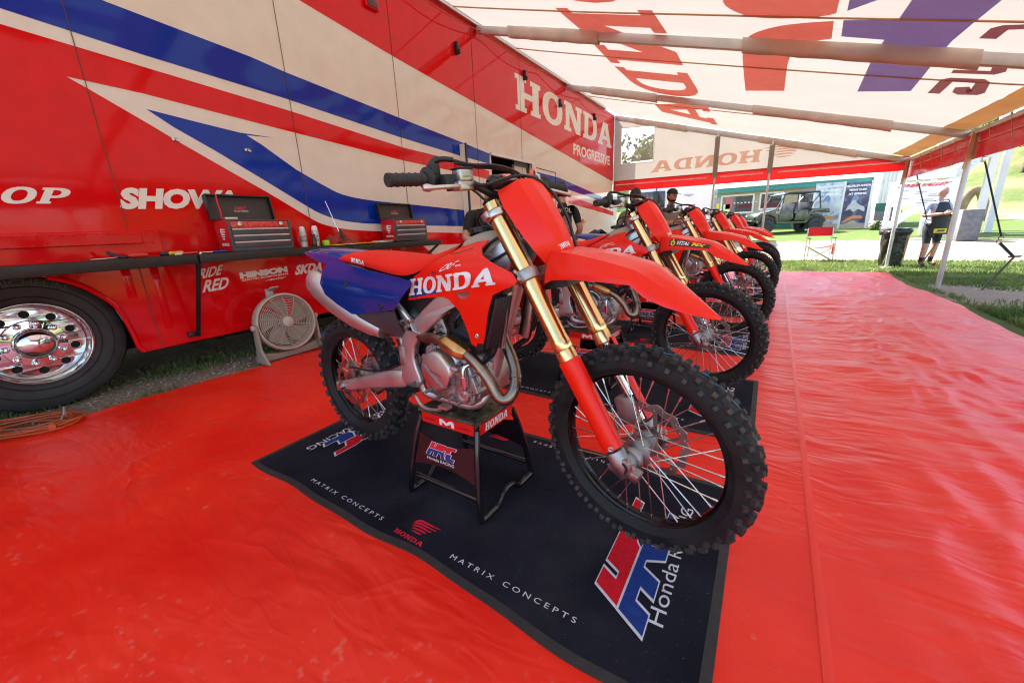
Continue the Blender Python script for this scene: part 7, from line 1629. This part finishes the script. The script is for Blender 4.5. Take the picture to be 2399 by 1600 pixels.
# ---- bin with black bag
def trash():
    p = onground(2082, 624); root = empty('trash_bin', (p.x, p.y, gz(p.x, p.y))); tag(root, 'trash bin lined with shiny black bag beside the corner post', 'trash bin')
    BAG = mat('black_bag', (.010, .010, .012), .22, var=.2, bump=.9, bscale=14, bdist=.02)
    def f(u, v):
        a = 2*math.pi*u; r_ = .20+.055*v+.018*noise.noise((math.cos(a)*3, math.sin(a)*3, v*4)); z = .86*v
        return (r_*math.cos(a), r_*math.sin(a), z)
    mb = MB(); mb.grid(48, 20, f); mb.build('bag', BAG, root, fix=False, smooth=80)
    def g(u, v):
        a = 2*math.pi*u; r_ = .262+.035*math.sin(v*3)+.03*noise.noise((math.cos(a)*4, math.sin(a)*4, 2+v)); return (r_*math.cos(a), r_*math.sin(a), .875-.20*v*(.55+.7*abs(noise.noise((math.cos(a)*2.3, math.sin(a)*2.3, 5)))))
    mb = MB(); mb.grid(60, 8, g); mb.build('bag_rim', BAG, root, fix=False, smooth=80, solid=.003)
    mb = MB(); mb.cyl((-.17, -.22, .0), (-.06, -.27, .70), .012, n=8); mb.build('leg', STEEL, root); mb = MB(); mb.cyl((.19, -.15, .0), (.22, -.18, .75), .012, n=8); mb.build('leg', STEEL, root)
    mb = MB(); mb.tube([(.27*math.cos(R(t)), .27*math.sin(R(t)), .875) for t in range(0, 360, 15)], .012, 6, closed=True); mb.build('hoop', BLKMET, root)
trash()
# ---- work table by the trailer with dark gear
def table():
    c = ony(1395, 552, 9.6); root = empty('work_table', (-3.25, 9.3, floor_z(-3.25, 9.3))); tag(root, 'blue edged work table standing by the trailer door', 'table')
    mb = MB(); mb.box((0, 0, .80), (.8, 1.5, .04)); mb.build('top', mat('blue_table', (.02, .03, .14), .4), root, bevel=.006)
    for s in (-1, 1):
        for t in (-1, 1): mb = MB(); mb.cyl((s*.35, t*.68, 0), (s*.35, t*.68, .78), .02, n=10); mb.build('leg', BLKMET, root)
    z = floor_z(-3.25, 9.3)+.82
    g = empty('equipment_case', (-3.3, 9.1, z)); tag(g, 'open black equipment case full of cables on the work table', 'case'); mb = MB(); mb.box((0, 0, .10), (.42, .62, .20)); mb.build('body', BLK_PL, g, bevel=.015); mb = MB()
    for k in range(9): mb.tube(catmull([(-.15+.03*k, -.25, .2), (-.1+.02*k, -.05, .27+.02*math.sin(k)), (-.12+.03*k, .2, .2)], 4), .012, 6)
    mb.build('cables', HOSE, g)
    g = empty('display_screen', (-3.05, 9.72, z)); tag(g, 'small tilted display screen on the work table', 'screen'); mb = MB(); mb.box((0, 0, .16), (.03, .22, .26), Matrix.Rotation(R(-12), 3, 'Y')); mb.build('housing', BLK_PL, g, bevel=.008); mb = MB(); mb.box((.018, 0, .165), (.004, .18, .21), Matrix.Rotation(R(-12), 3, 'Y')); mb.build('screen', mat('grey_screen', (.30, .34, .36), .15), g, smooth=None); mb = MB(); mb.box((-.02, 0, .02), (.14, .14, .03)); mb.build('base', BLK_PL, g)
    g = empty('torque_wrench', (-3.0, 9.36, z)); tag(g, 'wrench with orange red handle leaning on the case', 'hand tool'); mb = MB(); mb.cyl((0, 0, .02), (.05, .06, .22), .012, n=8); mb.build('handle', T_OR, g); mb = MB(); mb.cyl((.05, .06, .22), (.07, .08, .30), .008, n=8); mb.build('shaft', T_BLK, g)
table()

# ================================================================== people
def seg_dist(p, a, b):
    d = b-a; t = max(0, min(1, (p-a).dot(d)/max(1e-9, d.dot(d)))); return (p-(a+d*t)).length, t
HAIR = mat('dark_hair', (.02, .014, .010), .5, var=.3, vscale=60)
def head_mesh(mb, c, sc=1.0, mi=0, yaw=0.0, pitch=0.0):
    """c: centre of the skull; face looks along local +x"""
    rot = Matrix.Rotation(yaw, 3, 'Z') @ Matrix.Rotation(pitch, 3, 'Y'); n = 18; rings = []
    for i in range(n+1):
        th = math.pi*i/n; z = math.cos(th); q = max(.02, math.sin(th)); ring = []
        for j in range(28):
            a = 2*math.pi*j/28; x, y = q*math.cos(a), q*math.sin(a); fr = max(0, math.cos(a))
            w = .076*(1-.16*max(0, -z)); dx = .098 if x > 0 else .092
            px, py, pz = x*dx*(1-.10*max(0, -z)), y*w, z*.118
            if fr > 0:
                px += .020*math.exp(-((z+.10)/.14)**2)*math.exp(-(a if a < math.pi else a-2*math.pi)**2/.035)         # nose
                px += .008*math.exp(-((z-.22)/.07)**2)*fr**4                                                        # brow
                for s in (-1, 1): px -= .011*math.exp(-((z-.08)/.09)**2)*math.exp(-(((a if a < math.pi else a-2*math.pi)-s*.42)/.20)**2)   # sockets
                px -= .004*math.exp(-((z+.40)/.05)**2)*fr**6                                                        # mouth
                px += .010*math.exp(-((z+.68)/.16)**2)*fr**5                                                        # chin
            ring.append(Vector(c)+rot @ (Vector((px, py, pz))*sc))
        rings.append(ring)
    mb.loft(rings, True, True, mi)
    for s in (-1, 1):
        mb.sphere(Vector(c)+rot @ (Vector((-.004, s*.076, -.005))*sc), (.018*sc, .010*sc, .030*sc), 6, mi)   # ears
    return rot
def person(label, px, py_top, height, rz, joints, mats, zones, head=(0, 0), hair=True, base=None):
    """joints: name -> (x,y,z) in metres for a 1.75 m body; bones listed below; zones: bone -> material index or (index, split, index)"""
    if base is None:
        t = 3.0
        while t < 60:
            p = at_depth(px, py_top, t)
            if p.z-ground_z(p.x, p.y) >= height: break
            t += .01
        # step until the head top ray reaches the body height
        base = (p.x, p.y, ground_z(p.x, p.y)+(.006 if p.y < 11.5 and p.x < 2.1 and p.x > -3.9 else 0))
    root = empty('person', base); root.rotation_euler = (0, 0, rz); k = height/1.75; root.scale = (k, k, k); tag(root, label, 'person')
    J = dict(hip=(0, 0, .95, .135), belly=(.01, 0, 1.08, .135), chest=(0, 0, 1.28, .150), neck0=(-.01, 0, 1.44, .075), neck1=(.01, 0, 1.52, .055), skull=(.02, 0, 1.58, .05),
             shL=(-.005, .17, 1.40, .070), shR=(-.005, -.17, 1.40, .070), elL=(-.02, .25, 1.13, .046), elR=(-.02, -.25, 1.13, .046), wrL=(.10, .24, .90, .032), wrR=(.10, -.24, .90, .032),
             hpL=(0, .095, .90, .095), hpR=(0, -.095, .90, .095), knL=(.02, .11, .50, .064), knR=(.02, -.11, .50, .064), anL=(-.02, .12, .09, .045), anR=(-.02, -.12, .09, .045), toL=(.13, .14, .035, .036), toR=(.13, -.14, .035, .036))
    for n, v in joints.items(): J[n] = v if len(v) == 4 else (*v, J[n][3])
    bones = [('hip', 'belly'), ('belly', 'chest'), ('chest', 'neck0'), ('neck0', 'neck1'), ('neck1', 'skull')]
    for s in 'LR': bones += [('chest', 'sh'+s), ('sh'+s, 'el'+s), ('el'+s, 'wr'+s), ('hip', 'hp'+s), ('hp'+s, 'kn'+s), ('kn'+s, 'an'+s), ('an'+s, 'to'+s)]
    names = list(J); V = [Vector(J[n][:3]) for n in names]; ix = {n: i for i, n in enumerate(names)}; rad = [J[n][3] for n in names]; E = [(ix[a], ix[b]) for a, b in bones]
    # halfway points keep limbs full
    verts, edges, rr = list(V), [], list(rad)
    for a, b in E:
        m_ = len(verts); verts.append((verts[a]+verts[b])/2); r_ = (rr[a]+rr[b])/2
        nm = names[a]; 
        if nm.startswith('kn'): r_ = .058
        if nm.startswith('hp'): r_ = .088
        if nm == 'hip' and names[b].startswith('hp'): r_ = .10
        if nm.startswith('el'): r_ = .041
        if nm.startswith('sh'): r_ = .054
        rr.append(r_); edges += [(a, m_), (m_, b)]
    me = bpy.data.meshes.new('tmp'); me.from_pydata([tuple(v) for v in verts], edges, []); o = bpy.data.objects.new('tmp', me); COL.objects.link(o)
    o.modifiers.new('k', 'SKIN')
    for i, sv in enumerate(me.skin_vertices[0].data): sv.radius = (rr[i], rr[i]*(1.25 if names[i] in ('hip', 'belly', 'chest') else 1.0) if i < len(names) else rr[i]); sv.use_root = (i == 0)
    md = o.modifiers.new('s', 'SUBSURF'); md.levels = 2; md.render_levels = 2
    bpy.context.view_layer.update(); m2 = bpy.data.meshes.new_from_object(o.evaluated_get(bpy.context.evaluated_depsgraph_get())); bpy.data.objects.remove(o)
    mb = MB(); vs = [v.co.copy() for v in m2.vertices]; seg = [(n1, V[ix[n1]], V[ix[n2]], n2) for n1, n2 in bones]
    for p_ in m2.polygons:
        c = sum((vs[i] for i in p_.vertices), Vector())/len(p_.vertices); best = None
        for n1, a, b, n2 in seg:
            d, t = seg_dist(c, a, b); d -= (J[n1][3]+(J[n2][3]-J[n1][3])*t)
            if best is None or d < best[0]: best = (d, n1, n2, t)
        z = zones.get(best[1]+'-'+best[2], zones.get(best[2][:2], 0))
        mb.f.append(tuple(p_.vertices)); mb.m.append(z if not isinstance(z, tuple) else (z[0] if best[3] < z[1] else z[2]))
    mb.v = vs; bpy.data.meshes.remove(m2)
    hc = V[ix['skull']]+Vector((.012, 0, .055)); rot = head_mesh(mb, hc, 1.0, 0, *head)
    # hands
    for s, sg in (('L', 1), ('R', -1)):
        w = V[ix['wr'+s]]; e = V[ix['el'+s]]; d = (w-e).normalized(); a = d.cross(Vector((0, 0, 1))); a = a.normalized() if a.length > .1 else Vector((0, 1, 0)); b = a.cross(d)
        pc = w+d*.055; mb.tube([w, w+d*.02, w+d*.06, w+d*.095], [.026, .034, .040, .034], 10, sx=.55 if True else 1, mi=0)
        for f in range(4):
            st = w+d*.088+b*((f-1.5)*.018); ln = (.062, .074, .068, .052)[f]; mb.tube([st, st+d*ln*.5+a*.012*sg*-1, st+d*ln*.85+a*.034*sg*-1], [.0095, .009, .007], 7, mi=0)
        st = w+d*.03+b*.034; mb.tube([st, st+d*.03+b*.020, st+d*.062+b*.020], [.012, .010, .008], 7, mi=0)
    # eyes
    body = mb.build('body', mats, root, smooth=60, fix=False)
    e = MB()
    for s in (-1, 1): e.sphere(hc+rot @ Vector((.083, s*.031, .010)), (.008, .012, .008), 5)
    e.build('eyes', mat('eye_dark', (.03, .025, .02), .2), root)
    def shell(name, m, grow, keep, fr=None):
        h = MB(); head_mesh(h, (0, 0, 0), 1.0); vv = h.v[:19*28]; ff = [f for f in h.f if all(i < 19*28 for i in f) and keep(sum((vv[i] for i in f), Vector())/len(f))]
        g = MB(); g.add([hc+rot @ Vector((v.x*grow, v.y*grow, v.z*grow)) for v in vv], ff); return g.build(name, m, root, solid=.006, smooth=70)
    if hair: shell('hair', hair if not isinstance(hair, bool) else HAIR, 1.07, lambda c: c.z > .035 or (c.x < .01 and c.z > -.075) or (c.x < .03 and c.z > .0))
    return root, J, hc, rot, shell
def cap_on(root, hc, rot, m):
    g = MB(); rings = []
    for i in range(7):
        t = i/6; r_ = 1.10*math.cos(t*math.pi/2*.97); rings.append([hc+rot @ Vector((.094*r_*math.cos(a*math.pi/12)-.002, .082*r_*math.sin(a*math.pi/12), .045+.090*math.sin(t*math.pi/2))) for a in range(24)])
    g.loft(rings, True, True); c = g.build('cap', m, root, smooth=60)
    g = MB(); g.grid(10, 5, lambda u, v: hc+rot @ Vector((.085+.085*v*(1-.35*(2*u-1)**2), (-.072+.144*u)*(1-.12*v), .050-.012*v-.018*(2*u-1)**2*v))); g.build('brim', m, c, solid=.004, smooth=60)
BLK_TEE = mat('black_tee', (.014, .013, .014), .85, var=.2, vscale=9, bump=.5, bscale=12, bdist=.01); GREY_POLO = mat('grey_polo', (.23, .20, .17), .85, var=.1, vscale=8, bump=.5, bscale=12, bdist=.01)
DARK_PANT = mat('dark_trousers', (.02, .021, .028), .85, var=.15, bump=.4, bscale=14, bdist=.01); SHOE = mat('dark_shoe', (.02, .02, .022), .6, var=.2); SKIN2 = mat('light_skin', (.56, .30, .22), .5, var=.08, vscale=20); LBLUE = mat('pale_blue_shirt', (.42, .47, .58), .8, var=.05, bump=.5, bscale=12, bdist=.01); BLKCAP = mat('black_cap', (.012, .012, .016), .7, var=.2)
Zsh = {'hip-belly': 1, 'belly-chest': 1, 'chest-neck0': 1, 'neck0-neck1': (1, .25, 0), 'neck1-skull': 0, 'chest-shL': 1, 'chest-shR': 1, 'shL-elL': (1, .72, 0), 'shR-elR': (1, .72, 0), 'elL-wrL': 0, 'elR-wrR': 0, 'hip-hpL': 2, 'hip-hpR': 2, 'hpL-knL': 2, 'hpR-knR': 2, 'knL-anL': 2, 'knR-anR': 2, 'anL-toL': 3, 'anR-toR': 3}
# person near the trailer door, half hidden by the first bike
pq = at_depth(1112, 560, 4.7)
pr, J, hc, rot, sh_ = person('person in black shirt and dark cap bending over by the trailer door', 1112, 410, 1.70, R(-22), {'belly': (.08, 0, 1.08), 'chest': (.22, 0, 1.26), 'neck0': (.33, 0, 1.38), 'neck1': (.38, 0, 1.44), 'skull': (.42, 0, 1.48), 'shL': (.24, .18, 1.36), 'shR': (.24, -.18, 1.36), 'elR': (.26, -.28, 1.10), 'wrR': (.48, -.14, 1.05), 'elL': (.28, .27, 1.10), 'wrL': (.50, .10, 1.05)}, [SKIN, BLK_TEE, DARK_PANT, SHOE], Zsh, head=(0, .35), base=(pq.x, pq.y, floor_z(pq.x, pq.y)))
cap_on(pr, hc, rot, BLKCAP)
# person with printed back
pr, J, hc, rot, sh_ = person('person seen from behind in black tee with pale print on the back', 1316, 427, 1.74, R(125), {'wrL': (.16, .20, .95), 'wrR': (.16, -.20, .95)}, [SKIN, BLK_TEE, DARK_PANT, SHOE], Zsh, head=(R(35), .05))
g = MB(); text(g, 'FWOL', lambda u, v: (-.152-.0, .10-.20*u, 1.34+.055*v+.02*math.sin(u*3)), .03); g.build('shirt_print', mat('cream_print', (.6, .52, .45), .7), pr, fix=False, smooth=None)
g = MB(); cdt_fill(g, cat2([(.09, 1.10), (.06, 1.24), (0, 1.31), (-.07, 1.25), (-.09, 1.12), (-.03, 1.05)], 4, True), lambda y, z: (-.163-.006*math.cos(y*9), y, z), .04); g.build('shirt_print', mat('rose_print', (.10, .03, .035), .8, vscale=30, col2=(.45, .25, .25)), pr, fix=False)
# person looking down
pr, J, hc, rot, sh_ = person('person in grey shirt with long dark fringe looking down at their hands', 1490, 441, 1.64, R(-78), {'elL': (.02, .26, 1.10), 'elR': (.02, -.26, 1.10), 'wrL': (.26, .10, 1.10), 'wrR': (.26, -.10, 1.10), 'skull': (.05, 0, 1.57)}, [SKIN, GREY_POLO, DARK_PANT, SHOE], Zsh, head=(R(10), .45))
sh_('fringe', HAIR, 1.12, lambda c: c.z > .02 or c.x < .035 and c.z > -.10)
g = MB(); g.box((-.20, 0, 1.22), (.16, .30, .42)); g.build('backpack', BLK_PL, pr, bevel=.04)
for s in (-1, 1): g = MB(); g.tube(catmull([(-.12, s*.11, 1.42), (.03, s*.115, 1.46), (.13, s*.125, 1.34), (.13, s*.14, 1.15), (.0, s*.17, 1.05)], 5), .017, 8, sx=.5); g.build('backpack_strap', BLKCAP, pr)
# man with crossed arms
pr, J, hc, rot, sh_ = person('person in grey polo and black cap standing with arms crossed', 1574, 445, 1.76, R(-62), {'elL': (.05, .27, 1.15), 'elR': (.05, -.27, 1.15), 'wrL': (.21, -.06, 1.17), 'wrR': (.19, .05, 1.20)}, [SKIN, GREY_POLO, DARK_PANT, SHOE], Zsh, head=(R(28), .05))
cap_on(pr, hc, rot, BLKCAP); sh_('beard', HAIR, 1.03, lambda c: c.z < -.055 and c.x > .02)
g = MB(); g.tube([(.0+.062*math.cos(a*.52), .062*math.sin(a*.52), 1.475+.02*math.cos(a*.52)*-1) for a in range(12)], .014, 8, closed=True); g.build('collar', GREY_POLO, pr)
# man with apron
Za = dict(Zsh); Za.update({'hpL-knL': (2, .95, 0), 'hpR-knR': (2, .95, 0), 'knL-anL': (0, .70, 4), 'knR-anR': (0, .70, 4)})
pr, J, hc, rot, sh_ = person('bald person in pale blue shirt, dark apron and shorts looking at their hands', 2176, 452, 1.77, R(-68), {'hip': (0, 0, .95, .155), 'belly': (.06, 0, 1.08, .175), 'chest': (.01, 0, 1.28, .165), 'elL': (.03, .29, 1.13), 'elR': (.03, -.29, 1.13), 'wrL': (.30, .10, 1.17), 'wrR': (.30, -.08, 1.17), 'hpL': (0, .11, .90, .11), 'hpR': (0, -.11, .90, .11), 'anL': (-.10, .14, .09), 'toL': (.05, .17, .035), 'anR': (.06, -.15, .09), 'toR': (.21, -.18, .035), 'knR': (.08, -.13, .5, .066), 'knL': (-.02, .13, .5, .066)}, [SKIN2, LBLUE, DARK_PANT, SHOE, BLKCAP], Za, head=(R(25), .30), hair=False, base=tuple(onground(2166, 624)))
APR = mat('black_apron', (.014, .014, .020), .6, var=.15, bump=.5, bscale=10, bdist=.01)
g = MB(); g.grid(14, 16, lambda u, v: (lambda y, z, w: (.02+(.215 if z < 1.2 else .215-.12*(z-1.2)/.25)*math.cos(y/.25*1.2)*(1.0 if z > .95 else .98)+.004, y, z))((-.5+u)*(.37 if v < .62 else .37-.19*(v-.62)/.38), .72+.70*v, 0)); g.build('apron', APR, pr, solid=.004, smooth=70)
for s in (-1, 1): g = MB(); g.tube(catmull([(.16, s*.085, 1.41), (.08, s*.09, 1.47), (-.05, s*.07, 1.45)], 4), .010, 6); g.build('apron_strap', APR, pr)
g = MB(); g.grid(8, 2, lambda u, v: (.028+.215*math.cos((-.13+.24*u)/.25*1.2), -.13+.24*u, .76+.09*v)); g.build('apron_badge', YEL_PR, pr, fix=False, smooth=80)
g = MB(); text(g, 'BA2M', lambda u, v: (.034+.215*math.cos((-.13+.24*(.15+.7*u))/.25*1.2), -.13+.24*(.15+.7*u), .785+.045*v), .06, .2); g.build('badge_lettering', BLACK_PR, pr, fix=False, smooth=None)
g = MB()
for s in (('toL', 'anL'), ('toR', 'anR')):
    a, b = Vector(J[s[0]][:3]), Vector(J[s[1]][:3]); g.sphere(a.lerp(b, .25)+Vector((0, 0, .035)), (.055, .04, .022), 6)
g.build('shoe_panels', T_OR, pr)
